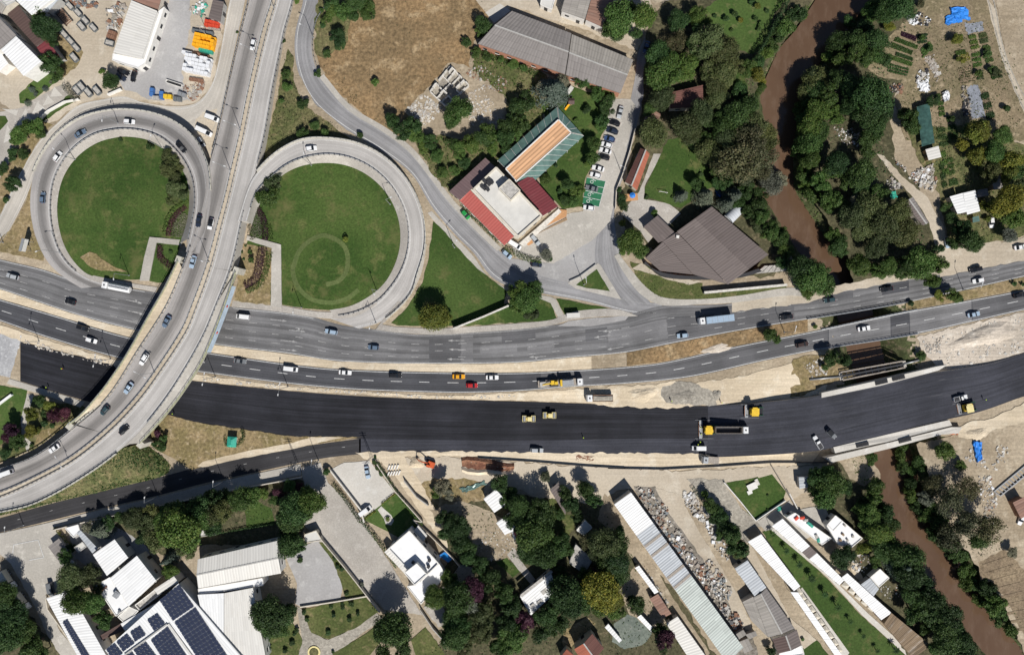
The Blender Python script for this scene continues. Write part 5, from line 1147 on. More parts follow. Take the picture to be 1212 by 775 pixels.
# ------------------------------------------------------------------ hedges and planted beds
def hedge(name,pts,wd,h,mat,label,cat='hedge',dens=26,leaf=.38,zb_=0.0,group=None):
    c=catmull(pts,40)if len(pts)>2 else np.linspace(pts[0],pts[1],40)
    w_=[P(q[0],q[1],h*.6)for q in c];L_=sum((w_[i+1]-w_[i]).length for i in range(39))
    rs_=np.random.RandomState(int(pts[0][0]*7+pts[0][1]));n_=int(L_*dens*(wd+h)/2)
    t_=rs_.uniform(0,38.99,n_);i=t_.astype(int);f=t_-i
    A=np.array([[p.x,p.y]for p in w_]);p_=A[i]*(1-f[:,None])+A[np.minimum(i+1,39)]*f[:,None]
    d=A[np.minimum(i+1,39)]-A[i];d/=np.maximum(np.linalg.norm(d,axis=1,keepdims=True),1e-6);nn=np.stack([-d[:,1],d[:,0]],1)
    a=rs_.uniform(-.3,math.pi+.3,n_);lump=1+.18*np.sin(t_*2.1)+.1*np.sin(t_*5.3)
    q_=rs_.uniform(.75,1,n_)*lump
    pos=np.zeros((n_,3));pos[:,:2]=p_+nn*(np.cos(a)*q_*wd/2)[:,None];pos[:,2]=zb_+np.maximum(.08,h*(.35+.6*np.sin(a)*q_))
    nr_=np.zeros((n_,3));nr_[:,:2]=nn*np.cos(a)[:,None];nr_[:,2]=np.sin(a);nr_+=rs_.normal(size=(n_,3))*.5
    o=thing(name,label,cat,(w_[0].x,w_[0].y,zb_),group)
    pos-=np.array([w_[0].x,w_[0].y,zb_])
    me_=leaves_mesh('foliage',pos,nr_,leaf,np.clip(.5+.3*np.sin(t_*1.7)+rs_.uniform(-.3,.3,n_),0,1),mat)
    ob=bpy.data.objects.new('foliage',me_);C.objects.link(ob);ob.parent=o
    mb=MB()
    for j in range(0,40,4):mb.tube((w_[j].x,w_[j].y,zb_-.05),(w_[j].x,w_[j].y,zb_+h*.7),.05,.03,4)
    tag(mb.build('stems','bark',o),kind='stuff')
    return o
hedge('tall_hedge',T(3,0,1000,-20,950,80,900,170,850,260,810,320),1.8,4.0,'leaf_d','tall dark hedge along the right side of the sunlit lawn')
hedge('hedge',T(2,1,310,425,370,490,440,560,520,640),1.6,1.6,'leaf_d','clipped hedge between red roof and curving street')
hedge('hedge',T(2,1,545,670,620,705,690,735,750,740),2.2,1.8,'leaf_g','curved hedge at the restaurant forecourt')
hedge('hedge',T(2,0,440,290,560,340,680,380,740,400),3.0,1.5,'leaf_g','rough hedge along the brick side of the grey shed')
hedge('hedge',T(1,3,715,545,790,640,870,760),1.5,1.6,'leaf_d','dark hedge left of the walled villa yard')
hedge('hedge',T(1,3,985,660,1020,632,1060,605),.8,1.0,'leaf_y','low yellowish hedge above the villa lawn')
hedge('hedge',T(1,3,890,745,920,720,955,695),.8,1.0,'leaf_y','low yellowish hedge beside the white van')
hedge('hedge',T(1,3,960,430,1080,610,1212,774),1.2,1.8,'leaf_g','hedge along the sandy lane by the villa')
hedge('hedge',T(1,4,870,30,930,100,1000,190,1070,290),1.6,1.8,'leaf_d','hedge between broad drive and villa garden')
hedge('hedge',T(1,4,80,100,200,80,340,60,400,50),.9,1.2,'leaf_d','low hedge row behind the white workshop')
hedge('hedge',T(0,4,300,70,350,130,400,190),1.0,1.6,'leaf_y','yellow-green hedge beside the lower left yard')
hedge('hedge',T(3,3,460,560,520,640,570,700),1.2,1.4,'leaf_l','grey hedge along the gravel drive')
for nm,pts,wd,mat,lb in(('purple_bed',T(0,1,1025,440,960,500,935,560,930,605),1.6,'leaf_p','purple shrub band at the right of the left loop lawn'),
 ('silver_bed',T(0,1,1020,480,990,540,985,610),4.0,'leaf_l','silvery shrub bed beside the left loop ramp'),
 ('yellow_bed',T(0,1,1040,410,980,440,930,500,905,590),1.4,'leaf_g','yellow-green shrub edge of the left loop bed'),
 ('purple_bed',T(0,1,885,650,885,720,930,760,960,780),1.8,'leaf_p','purple shrub band beside the left bridge end'),
 ('purple_bed',T(1,1,290,430,330,500,345,560,345,625),1.9,'leaf_p','purple shrub band at the left of the right loop lawn'),
 ('silver_bed',T(1,1,275,450,285,520,290,590,300,615),4.0,'leaf_l','silvery shrub bed beside the right loop ramp'),
 ('yellow_bed',T(1,1,365,540,375,580,380,630),1.0,'leaf_g','small yellow shrub strip in the right loop'),
 ('purple_bed',T(1,1,330,665,310,760,290,840,230,880),2.4,'leaf_p','purple shrub band beside the right bridge end'),
 ('yellow_bed',T(1,1,370,690,350,790,320,860,240,910),1.8,'leaf_g','yellow-green shrub band beside the right bridge end')):
    hedge(nm,pts,wd*1.25,.8,mat,lb,'flower bed',42,.36,.3)
# ================================================================== BUILDINGS
def lerp3(a,b,t):return Vector(a).lerp(Vector(b),t)
def roof_sheet(parent,A,B,Cc,D,mat,name='roof',pitch=1.0,amp=.06,thick=.14,smooth_curve=None):
    """profiled sheet: A-B eave, D-C ridge; ribs run up the slope"""
    A,B,Cc,D=map(Vector,(A,B,Cc,D));L=(B-A).length;n_=max(2,int(L/(pitch/2)));mb=MB()
    ls=(D-A).length;sl_=1
    nrm=(B-A).cross(D-A).normalized();nrm=nrm if nrm.z>0 else-nrm
    pr=None
    for i in range(n_+1):
        f=i/n_;o_=nrm*(amp if i%2 else 0.0);a=A.lerp(B,f)+o_;d=D.lerp(Cc,f)+o_;u=f*L
        if pr:mb.quad(pr[0],a,d,pr[1],0,[(pr[2],0),(u,0),(u,ls),(pr[2],ls)])
        pr=(a,d,u)
    dn=Vector((0,0,-thick))
    for p,q in((A,B),(B,Cc),(Cc,D),(D,A)):mb.quad(p,q,q+dn,p+dn,0,[(0,0),(.3,0),(.3,.1),(0,.1)])
    return mb.build(name,mat,parent)
def inset(w_,d):
    c=Vector(centre(w_));out=[]
    for p in w_:
        v=Vector((p[0],p[1]))-c;L=v.length;out.append(tuple(c+v*max(.2,(L-d)/L)))
    return out
def openings(parent,w_,h,floors=1,glass='glass_dark',every=4.2,door=True,frame='wall_white'):
    """windows (with frame and sill) and a door along the walls of a plan polygon"""
    n_=len(w_);a2=sum(w_[i][0]*w_[(i+1)%n_][1]-w_[(i+1)%n_][0]*w_[i][1]for i in range(n_));w_=w_ if a2>0 else w_[::-1]
    for i in range(n_):
        a,b=Vector(w_[i]),Vector(w_[(i+1)%n_]);d=b-a;L=d.length
        if L<3:continue
        nrm=Vector((d.y,-d.x)).normalized();mid=(a+b)/2;ang=math.atan2(d.y,d.x)
        if mid.dot(nrm)>0 and mid.length>15:continue  # faces turned away from the survey are left plain
        k=max(1,int(L/every))
        for f in range(floors):
            zc=(f+.5)*h/floors
            for j in range(k):
                p=a.lerp(b,(j+.5)/k)+nrm*.03
                if door and f==0 and j==k//2:
                    dr=MB().box(p.x,p.y,0,min(2.3,h*.8),1.3,.14,ang).build('door','dark_metal',parent)
                    continue
                wn=MB().box(p.x,p.y,zc-.55,zc+.55,1.5,.10,ang).build('window',glass,parent)
                MB().box(p.x+nrm.x*.06,p.y+nrm.y*.06,zc-.68,zc-.56,1.7,.22,ang).build('sill',frame,wn)
def new_building(name,label,cat,quad_w,group=None):
    c=centre(quad_w);return thing(name,label,cat,(c[0],c[1],0),group)
def gable(name,label,quad,eave,ridge,mA,mB=None,wall='wall_white',cat='building',group=None,pitch=1.0,win=True,amp=.06,ov=.35,cap=True):
    e=[P(a,b,eave)for a,b in quad];o=new_building(name,label,cat,e,group)
    r0=(e[3]+e[0])/2;r1=(e[1]+e[2])/2;r0.z=r1.z=ridge
    roof_sheet(o,e[0],e[1],r1,r0,mA,pitch=pitch,amp=amp);roof_sheet(o,e[2],e[3],r0,r1,mB or mA,pitch=pitch,amp=amp)
    w_=inset([(p.x,p.y)for p in e],ov);mb=MB().prism(w_,-.2,eave-.1,cap=False)
    for i,j,r_ in((3,0,r0),(1,2,r1)):mb.add([(*w_[i],eave-.12),(*w_[j],eave-.12),((w_[i][0]+w_[j][0])/2,(w_[i][1]+w_[j][1])/2,ridge-.2)],[(0,1,2)])
    mb.build('wall',wall,o)
    if cap:MB().beam(r0,r1,.5,.12,lift=-.02).build('ridge_cap','wall_grey' if 'white' not in mA else 'metal_cream',o)
    if win:openings(o,w_,eave)
    return o
def mono(name,label,quad,h0,h1,mat,wall='wall_white',cat='shed',group=None,pitch=1.0,win=True,amp=.05,parent=None):
    e=[P(*quad[0],h0),P(*quad[1],h0),P(*quad[2],h1),P(*quad[3],h1)]
    o=parent or new_building(name,label,cat,e,group)
    roof_sheet(o,*e,mat,pitch=pitch,amp=amp)
    w_=inset([(p.x,p.y)for p in e],.3);MB().prism(w_,-.2,[p.z-.16 for p in e],cap=False).build('wall',wall,o)
    if win:openings(o,w_,min(h0,h1))
    return o
def flat(name,label,poly,h,roof='roof_flat',wall='wall_white',cat='building',group=None,par=.5,floors=1,win=True,parent=None,base=0.0,pw=.3,every=4.2):
    e=[P(a,b,h)for a,b in poly];o=parent or new_building(name,label,cat,e,group);w_=[(p.x,p.y)for p in e]
    MB().prism(w_,base-.2,h-par,cap=False).build('wall',wall,o)
    MB().prism(inset(w_,.05),h-par-.3,h-par,0).build('roof_deck',roof,o)
    for i in range(len(e)):
        a,b=e[i],e[(i+1)%len(e)];MB().beam((a.x,a.y,h-par),(b.x,b.y,h-par),pw,par+.002*i).build('parapet',wall,o)
    if win:openings(o,w_,h-par,floors,every=every)
    return o
def unit(parent,px,py,z,lx,ly,h,ang=0,mat='galv',name='roof_unit'):
    p=P(px,py,z+h);mb=MB().box(p.x,p.y,z,z+h,lx,ly,-R(ang));mb.box(p.x,p.y,z+h,z+h+.12,lx*.6,ly*.6,-R(ang));return mb.build(name,mat,parent)
def panels(parent,quad_w,nu,nv,name='solar_array'):
    """solar array: every module a raised slab with a frame gap; the modules are a few pixels each and stay one part"""
    A,B,Cc,D=quad_w;mb=MB();n_=(B-A).cross(D-A).normalized();n_=n_ if n_.z>0 else-n_
    q=lambda u,v:A.lerp(B,u).lerp(D.lerp(Cc,u),v)
    for i in range(nu):
        for j in range(nv):
            u0,u1,v0,v1=(i+.045)/nu,(i+.955)/nu,(j+.05)/nv,(j+.95)/nv
            p=[q(u0,v0)+n_*.14,q(u1,v0)+n_*.14,q(u1,v1)+n_*.14,q(u0,v1)+n_*.14];b=[x-n_*.05 for x in p]
            mb.add(p,[(0,1,2,3)]);mb.add(p+b,[(0,4,5,1),(1,5,6,2),(2,6,7,3),(3,7,4,0)],1)
    fr_=mb.build(name,['solar_cell','galv'],parent);tag(fr_,kind='stuff')
    rl_=MB()
    for f in(0.25,.75):rl_.beam(q(0,f)+n_*.02,q(1,f)+n_*.02,.06,.06)
    rl_.build('mounting_rail','galv',parent)
    return fr_
# ---- upper left works
gable('factory_shed','large half grey half white factory shed at the left edge near the top',T(0,0,90,195,-40,310,-190,140,-60,30),7,8.5,'asbestos','asbestos','wall_white',pitch=1.1)
o=mono('factory_hall','white corrugated factory hall end with dark windows at the upper left',T(0,0,130,420,5,275,88,200,228,340),7.2,7.6,'metal_white','wall_white','building',win=False)
p0,p1=P(*t1(0,0,130,425),0),P(*t1(0,0,228,345),0)
for f in(.3,.5,.7):
    p=P(*t1(0,0,130+98*f,425-80*f),4.6)+Vector((.15,-.2,0));a=math.atan2(80,98)
    wn=MB().box(p.x,p.y,3.2,5.2,1.4,.3,a).build('window','glass_dark',o);MB().box(p.x,p.y,3.05,3.18,1.6,.4,a).build('sill','wall_grey',wn)
mono('workshop','narrow dark brown roofed workshop at the upper left',T(0,0,200,258,40,80,100,32,255,218),4.6,5.0,'brown_dark','wall_grey','building')
mono('workshop_extension','maroon sheet roof continuing the brown workshop',T(0,0,248,328,202,262,256,220,330,312),4.5,4.8,'maroon_sheet','wall_grey','building',win=False)
mono('white_store','white flat sheeted store at the top left edge',T(0,0,175,85,90,5,150,-60,300,-10),5.6,5.9,'metal_white','wall_white','building')
mono('glass_store','glazed grey lean-to beside the white top left store',T(0,0,262,70,215,55,280,-20,330,-10),4.2,4.5,'metal_grey','wall_grey','shed',win=False)
gable('beige_shed','beige striped gable roof in the top left corner',T(0,0,8,78,-80,-10,0,-70,88,8),6,7.2,'asbestos_pale','metal_cream','wall_cream')
o=mono('sales_shed','white tapered corrugated shed in the storage yard',T(0,0,625,290,725,3,868,62,782,325),5.2,5.5,'metal_cream','wall_white','building')
o2=flat('shed_lean_to','white flat lean-to wrapping the tapered yard shed',T(0,0,624,296,780,330,876,62,906,40,800,350,762,376,620,332),4.0,'roof_white','wall_white','shed',par=.2)
mono('rust_store','rust brown corrugated roof at the top edge above the yard shed',T(0,0,722,4,740,-60,905,-60,872,54),4.6,4.9,'rust_sheet','wall_block','shed')
mono('brown_hut','brown roofed hut at the top of the storage yard',T(0,0,1150,100,1175,0,1235,12,1215,122),3.2,3.5,'brown_sheet','wall_grey','hut')
mono('left_annex','white annex at the left edge below the factory hall',T(0,0,-10,400,-60,320,10,300,45,350),4,4.3,'metal_white','wall_white','building',win=False)
# ---- long grey shed
gable('long_shed','long grey fibre cement shed with a worn ridge, left half',T(2,0,398,243,880,412,915,185,588,62)[::1],5.2,7.0,'asbestos','asbestos','wall_brick',pitch=1.1)
gable('long_shed','grey fibre cement shed end beside the lane, right half of the long shed',T(2,0,884,415,1185,516,1257,331,918,190),4.9,6.6,'asbestos','asbestos_pale','wall_brick',pitch=1.1)
o=mono('striped_shed','shed with grey sheets at the top edge',T(2,0,858,62,885,-30,1030,-30,990,108),5,5.4,'asbestos_pale','wall_white','shed')
mono('striped_shed','shed with rusty striped sheets at the top edge',T(2,0,993,109,1032,-30,1160,-30,1088,152),5,5.5,'rust_sheet','wall_white','shed')
flat('white_kiosk','small white flat-roofed block at the top edge',T(2,0,745,25,752,-20,828,-20,806,52),3.2,'roof_flat','wall_white','hut',par=.2)
# ---- ruin
g_=random.Random(4)
ru_=thing('ruined_house','roofless ruined house with white cross walls','ruin',tuple(P(*t1(2,0,240,460))))
rq=T(2,0,245,360,348,470,220,585,135,505)
A,B,Cc,D=[P(*q,1.6)for q in rq]
bl2=lambda u,v:A.lerp(B,u).lerp(D.lerp(Cc,u),v)
def rwall(u0,v0,u1,v1,h=1.6):
    a,b=bl2(u0,v0),bl2(u1,v1);k=max(1,int((b-a).length/1.6))
    for j in range(k):
        if g_.random()<.05:continue
        c,d=a.lerp(b,j/k),a.lerp(b,(j+g_.uniform(.8,1))/k);MB().beam((c.x,c.y,-.1),(d.x,d.y,-.1),g_.uniform(.35,.5),h*g_.uniform(.5,1.15)).build('wall','stone_white',ru_)
for u0,v0,u1,v1 in((0,0,1,0),(1,0,1,1),(1,1,0,1),(0,1,0,0),(0,.38,1,.38),(.28,0,.28,.38),(.52,0,.52,.38),(.76,0,.76,.38),(.45,.38,.45,1),(.45,.7,1,.7),(0,.7,.45,.7),(.72,.7,.72,1),(.15,0,.15,.2)):
    rwall(u0,v0,u1,v1,g_.uniform(1.6,2.6))
MB().prism([tuple(q[:2])for q in(A,B,Cc,D)],-.1,.12).build('floor_slab','mud_gravel',ru_)
# ---- restaurant with pergola
ro=flat('restaurant_block','pale flat-roofed restaurant block with a roof hut',T(2,1,500,225,750,490,620,605,375,345),8.5,'roof_flat','wall_cream','building',floors=2,par=.6,pw=.6)
e=T(2,1,572,290,632,352,580,405,515,340);flat('','',e,11.2,'stone_grey','wall_cream',parent=ro,base=8,par=.25,win=False,pw=.35)
for u,v,an in((437,300,45),(455,310,45),(470,300,40),(430,335,40),(448,340,45)):unit(ro,*t1(2,1,u,v),7.9,2.2,1.1,1.2,an,'dark_metal')
mono('red_roof_wing','long red sheet roof beside the curving street',T(2,1,545,655,295,405,352,345,598,605),4.2,5.2,'red_sheet','wall_cream','building')
flat('gutter_terrace','pale gutter terrace between red roof and restaurant block',T(2,1,598,606,354,345,374,350,620,612),4.8,'roof_flat','wall_cream','building',par=.2,win=False)
mono('purple_roof_wing','grey purple sheet roof at the back of the restaurant',T(2,1,240,358,440,172,494,222,300,405),4.0,5.4,'purple_sheet','wall_cream','building')
mono('maroon_roof_wing','maroon roof with worn white seams beside the garden',T(2,1,842,440,692,268,616,312,758,492),3.6,5.2,'maroon_sheet','wall_cream','building')
tr_=thing('entrance_terrace','stepped tan entrance terrace of the restaurant','terrace',tuple(P(*t1(2,1,760,560))))
for k_,(pts,h,mt)in enumerate((((625,645,845,452,860,470,655,660),.9,'stone_white'),((655,640,845,455,890,460,888,495,780,545,690,610),.55,'terracotta'),((690,612,888,500,893,515,760,575),.3,'timber'),((650,640,690,612,705,640,680,655),.35,'terracotta'))):
    MB().prism([tuple(P(*q,h)[:2])for q in T(2,1,*pts)],-.1,h).build('step',mt,tr_)
# orange slatted pergola and green glass canopies
pg=thing('pergola_hall','long hall with orange slatted roof and white rim','building',tuple(P(633,178)))
oq=[(598.5,200),(661,142),(676,157.5),(611,215)]
E=[P(*q,5.0)for q in oq]
roof_sheet(pg,E[1],E[2],E[3],E[0],'orange_slats',pitch=1.3,amp=.1)
MB().prism(inset([tuple(p[:2])for p in E],.3),-.2,4.8,cap=False).build('wall','wall_cream',pg)
for i in range(4):MB().beam(E[i],E[(i+1)%4],.4,.45,lift=-.1).build('rim','wall_white',pg)
def canopy(label,q,n_,h0,h1,mat='net_green'):
    """lean-to of separate glass panels on steel posts: q = outer start, outer end, inner end, inner start"""
    A,B,Cc,D=P(*q[0],h0),P(*q[1],h0),P(*q[2],h1),P(*q[3],h1);o=thing('glass_canopy',label,'canopy',((A+B+Cc+D)/4)[:2]+(0,),'green glass canopies')
    for i in range(n_):
        u0,u1=(i+.03)/n_,(i+.97)/n_;p=[A.lerp(B,u0),A.lerp(B,u1),D.lerp(Cc,u1),D.lerp(Cc,u0)]
        mb=MB();mb.add(p+[x-Vector((0,0,.08))for x in p],[(0,1,2,3),(0,4,5,1),(1,5,6,2),(2,6,7,3),(3,7,4,0)]);mb.build('panel',mat,o)
    for i in range(n_+1):
        a=A.lerp(B,i/n_);d=D.lerp(Cc,i/n_);MB().beam(a,d,.08,.14,lift=-.12).build('rafter','wall_white',o)
        if i%2==0:MB().tube((a.x,a.y,-.1),(a.x,a.y,a.z-.1),.07).build('post','wall_white',o)
    return o
plain('canopy_glass',(.11,.185,.165),.3,.1,.2,.4)
canopy('green glass canopy on the far left side of the orange roof',[(589,190),(659,127),(661,141),(598,199)],9,3.2,4.4,'canopy_glass')
canopy('green glass canopy on the garden side of the orange roof',[(633.5,213.5),(691,161),(677,158),(612,215)],9,3.2,4.4,'canopy_glass')
canopy('green glass canopy at the upper end of the orange roof',[(660,127),(690,160),(677,157),(662,142)],4,3.2,4.4,'canopy_glass')
ph=thing('playhouse','little brown playhouse with a yellow slide on the lawn','playhouse',tuple(P(*t1(2,0,915,560))))
p=P(*t1(2,0,915,560),1.8);MB().box(p.x,p.y,0,1.6,1.6,1.6,.5).build('tower','timber',ph);roof_sheet(ph,p+Vector((-1.1,-1.1,0)),p+Vector((1.1,-1.1,0)),p+Vector((1.1,0,.7)),p+Vector((-1.1,0,.7)),'brown_dark');roof_sheet(ph,p+Vector((-1.1,1.1,0)),p+Vector((1.1,1.1,0)),p+Vector((1.1,0,.7)),p+Vector((-1.1,0,.7)),'brown_dark')
q=P(*t1(2,0,880,608),0);d_=Vector((p.x-.7,p.y-.9,1.3));mb=MB().beam(d_,(q.x,q.y,.2),.7,.08);mb.build('slide','tarp_yellow',ph)
p=P(*t1(2,0,905,495),2.3);mono('garden_hut','tiny grey garden hut beside the blue conifer',T(2,0,885,510,912,472,930,485,903,518),2.2,2.4,'metal_cream','wall_grey','hut',win=False)
# ---- gatehouse and hall
gable('gatehouse','small gatehouse with a red and brown tiled gable roof',T(3,1,158,352,228,150,178,118,92,305),3.2,4.6,'tile_red','tile_dark','wall_cream',pitch=.5,amp=.03)
hall=thing('banquet_hall','large brown sheet-roofed hall with a curved south front','building',tuple(P(845,290)))
def slope(pts,hs,mat):  # quads as roof faces of the hall
    e=[P(*q,h)for q,h in zip(pts,hs)];return roof_sheet(hall,*e,mat)
slope(T(3,1,560,445,870,740,700,790,405,590)[::1],(5.0,5.0,5.8,5.8),'brown_sheet')if False else None
hq=T(3,1,380,580,565,438,882,708,828,775)
A,B=t1(3,1,378,578),t1(3,1,570,440);Cc,D=t1(3,1,884,706),t1(3,1,660,870)
mid=lambda a,b,f=.5:(a[0]+(b[0]-a[0])*f,a[1]+(b[1]-a[1])*f)
rA,rD=mid(A,B,.52),mid(D,Cc,.52)
for pts,hs in(([B,Cc,rD,rA],(4.6,4.6,6.2,6.2)),([A,D,rD,rA],(4.9,4.9,6.2,6.2))):slope(pts,hs,'brown_sheet')
A2,D2=t1(3,1,205,724),t1(3,2,470,88);A1,D1=t1(3,1,330,650),t1(3,1,645,850)
slope([t1(3,1,378,582),t1(3,1,655,868),t1(3,2,468,92),t1(3,1,300,632)],(4.85,4.85,4.2,4.2),'brown_sheet')
slope([t1(3,1,300,634),t1(3,2,466,92),t1(3,2,285,72),t1(3,1,205,724)],(4.15,4.15,3.5,3.5),'brown_sheet')
slope([t1(3,1,195,552),t1(3,1,272,490),t1(3,1,386,602),t1(3,1,276,640)],(3.8,3.8,4.2,4.2),'brown_sheet')
foot=T(3,1,210,724,300,640,378,585,565,445,875,706)+T(3,2,825,55,725,82,590,96,465,92,290,75)
w_=inset([tuple(P(*q,3.5)[:2])for q in foot],.6);MB().prism(w_,-.2,3.4,cap=False).build('wall','wall_brick',hall);openings(hall,w_,3.2,1)
w2=[tuple(P(*q,3.6)[:2])for q in T(3,1,205,552,272,498,375,600,285,630)];MB().prism(w2,-.2,3.6,cap=False).build('wall','wall_cream',hall)
MB().prism([tuple(P(*q,5.6)[:2])for q in T(3,1,376,598,392,600,390,615,376,612)],4,5.6).build('chimney','wall_white',hall)
cv=band(T(3,2,200,30,280,75,380,95,470,100,590,100,730,90,830,60),T(3,2,205,20,285,95,380,115,470,118,590,120,740,108,850,75),24)
MB().prism([tuple(P(*q,2.6)[:2])for q in cv],-.2,2.5).build('veranda','dark_metal',hall)
# barrel-vaulted store
bv=thing('barrel_store','silver barrel-vaulted store behind the brown hall','shed',tuple(P(*t1(3,1,692,482))))
A,B,D=P(*t1(3,1,640,490),2.2),P(*t1(3,1,684,534),2.2),P(*t1(3,1,700,430),2.2);ax=D-A;wd=B-A;mb=MB();nseg=12
pr=None
for i in range(nseg+1):
    a=math.pi*i/nseg;f=.5-.5*math.cos(a);z=1.7*math.sin(a)
    p,q=A+wd*f+Vector((0,0,z)),A+wd*f+ax+Vector((0,0,z))
    if pr:mb.quad(pr[0],p,q,pr[1],0,[(0,i*.5),(0,i*.5+.5),(ax.length,i*.5+.5),(ax.length,i*.5)])
    pr=(p,q)
mb.build('vault','barrel_metal',bv,smooth=True);MB().prism([tuple(x[:2])for x in(A,B,B+ax,D)],-.2,2.25,cap=True).build('wall','galv',bv)
sw_=thing('grey_slab_roof','pale blockwork yard slab behind the hall','slab',tuple(P(*t1(3,2,900,65))))
for i in range(5):MB().prism([tuple(P(*q,1.2)[:2])for q in T(3,2,812+i*34,88-(i+0)*3,862+i*26,45-i*2,884+i*26,44-i*2,843+i*34,85-i*3)],-.1,1.2).build('block','stone_grey',sw_)
rwl=thing('retaining_wall','long retaining wall with white coping below the hall','wall',tuple(P(*t1(3,2,750,165))))
a,b=P(*t1(3,2,528,193),1.8),P(*t1(3,2,985,150),1.8);MB().beam((a.x,a.y,-.1),(b.x,b.y,-.1),.5,2.2).build('wall','wall_grey',rwl);MB().beam((a.x,a.y,2.1),(b.x,b.y,2.1),.9,.18).build('coping','stone_white',rwl)
mono('grove_house','brown roofed house half hidden in the riverside grove',T(3,0,342,600,342,512,522,470,524,590),3.6,4.6,'tile_dark','wall_cream','building',pitch=.6)
mono('grove_annex','rusty lean-to under the grove trees beside the lane',T(3,0,190,690,222,596,292,632,260,690),2.8,3.2,'rust_sheet','wall_cream','hut',win=False)
# ---- garden sheds, upper right
o=mono('garden_shed','white three-part shed roof among the yellow trees, left half',T(4,1,846,483,802,386,874,366,896,470),3.0,3.5,'metal_white','wall_block','shed')
mono('garden_shed','white three-part shed roof among the yellow trees, right half',T(4,1,898,486,876,366,944,350,970,466),3.2,3.6,'metal_white','wall_block','shed')
mono('slat_hut','small cream slatted hut beside the green netting',T(4,1,686,186,668,126,740,106,756,168),2.6,2.8,'metal_cream','timber','hut')
gable('lane_shed','grey sheet roof beside the sandy garden lane',T(4,1,545,415,652,546,686,530,600,388),3.0,3.5,'brown_sheet','asbestos','wall_block')
mono('green_hut','little green roof below the white garden shed',T(4,1,930,530,928,500,962,492,968,522),2.2,2.4,'canopy_glass','timber','hut',win=False)
mono('frame_shed','dark open frame shed behind the white garden shed',T(4,1,956,392,950,352,1010,340,1018,380),2.4,2.6,'asbestos','timber','shed',win=False)
mono('plot_roof','pale roof under the trees at the right edge',T(4,1,1046,350,1030,280,1080,268,1096,340),2.6,2.9,'asbestos_pale','timber','shed',win=False)
gn=thing('shade_net','dark green shade net over a vegetable house','greenhouse',tuple(P(*t1(4,0,670,690))))
nq=T(4,0,620,590,690,572,720,790,648,810);e=[P(*q,2.2)for q in nq];mb=MB();rs_=np.random.RandomState(2);NU,NV=8,18
gp=[[e[0].lerp(e[1],i/NU).lerp(e[3].lerp(e[2],i/NU),j/NV)+Vector((0,0,.5*math.sin(math.pi*i/NU)+rs_.uniform(-.12,.12)))for i in range(NU+1)]for j in range(NV+1)]
for j in range(NV):
    for i in range(NU):mb.quad(gp[j][i],gp[j+1][i],gp[j+1][i+1],gp[j][i+1])
mb.build('net','net_green',gn,smooth=True)
for q in e:MB().tube((q.x,q.y,-.1),(q.x,q.y,2.2),.06).build('post','timber',gn)
# ---- lower left works
o=gable('workshop_hall','broad white ribbed workshop roof with a bright ridge seam',T(1,4,-25,405,432,322,412,143,-28,245),6.5,7.6,'metal_cream','metal_cream','wall_white')
o=mono('pale_hall','pale flat ribbed hall roof south of the broad workshop',T(1,4,350,800,118,800,118,432,276,402),6.0,6.3,'metal_cream','wall_white','building')
mono('white_hall','narrow white roof between solar roof and pale hall',T(1,4,116,800,30,700,-28,440,116,432),6.1,6.3,'metal_white','wall_white','building',win=False)
MB()
flat('link_roof','bright white link roof below the workshop ridge',T(1,4,-25,410,330,350,332,388,-20,440),5.6,'roof_white','wall_white','building',par=.2,win=False)
sh=mono('solar_hall','workshop roof carrying large solar arrays',T(0,4,590,860,1330,860,980,385,590,720)[::1],6.6,7.0,'metal_white','wall_white','building',win=False)if False else None
sp=thing('solar_hall','white workshop roof covered with dark solar arrays','building',tuple(P(*t1(0,4,950,640))))
rq=[P(*q,7.0)for q in T(0,4,580,745,985,378,1400,860,700,900)]
roof_sheet(sp,rq[0],rq[1],rq[2],rq[3],'metal_white');MB().prism(inset([tuple(p[:2])for p in rq],.3),-.2,6.9,cap=False).build('wall','wall_white',sp)
def arr(*uv,nu=6,nv=6):panels(sp,[P(*q,7.25)for q in T(0,4,*uv)],nu,nv)
arr(878,468,990,385,1072,505,955,585,nu=6,nv=6);arr(962,592,1078,510,1290,830,1160,900,nu=6,nv=16);arr(832,690,925,615,1060,820,960,890,nu=5,nv=12)
arr(812,578,868,542,912,598,850,640,nu=3,nv=3);arr(718,645,772,612,806,662,745,700,nu=3,nv=3);arr(642,700,700,655,745,708,680,755,nu=3,nv=3);arr(585,740,632,708,680,765,620,800,nu=3,nv=3);arr(735,742,805,700,880,800,800,840,nu=4,nv=6);arr(690,775,730,755,760,800,710,815,nu=2,nv=3)
a,b=P(*t1(0,4,690,770),7.1),P(*t1(0,4,925,600),7.1);MB().beam(a,b,.5,.5).build('roof_step','wall_grey',sp)
a,b=P(*t1(0,4,930,600),7.1),P(*t1(0,4,1090,820),7.1);MB().beam(a,b,.8,.35).build('roof_walkway','roof_flat',sp)
o=mono('white_workshop','white ribbed workshop roof with lower annex, left of the solar roof',T(0,4,712,502,608,348,755,225,862,362),6.2,6.6,'metal_white','wall_white','building')
mono('white_workshop','smaller white roof behind the blue conifer',T(0,4,590,336,512,218,632,135,708,236),5.2,5.6,'metal_white','wall_white','building')
o=flat('workshop_annex','white flat annex with a roof fan beside the round trees',T(0,4,530,388,606,345,712,505,640,558),5.0,'roof_white','wall_white','building',par=.3)
unit(o,*t1(0,4,640,440),4.7,2.0,2.4,1.5,35,'galv');unit(o,*t1(0,4,655,535),4.7,.8,.8,.8,35,'steel');unit(o,*t1(0,4,572,410),4.7,.5,2.6,.5,45,'rusty')
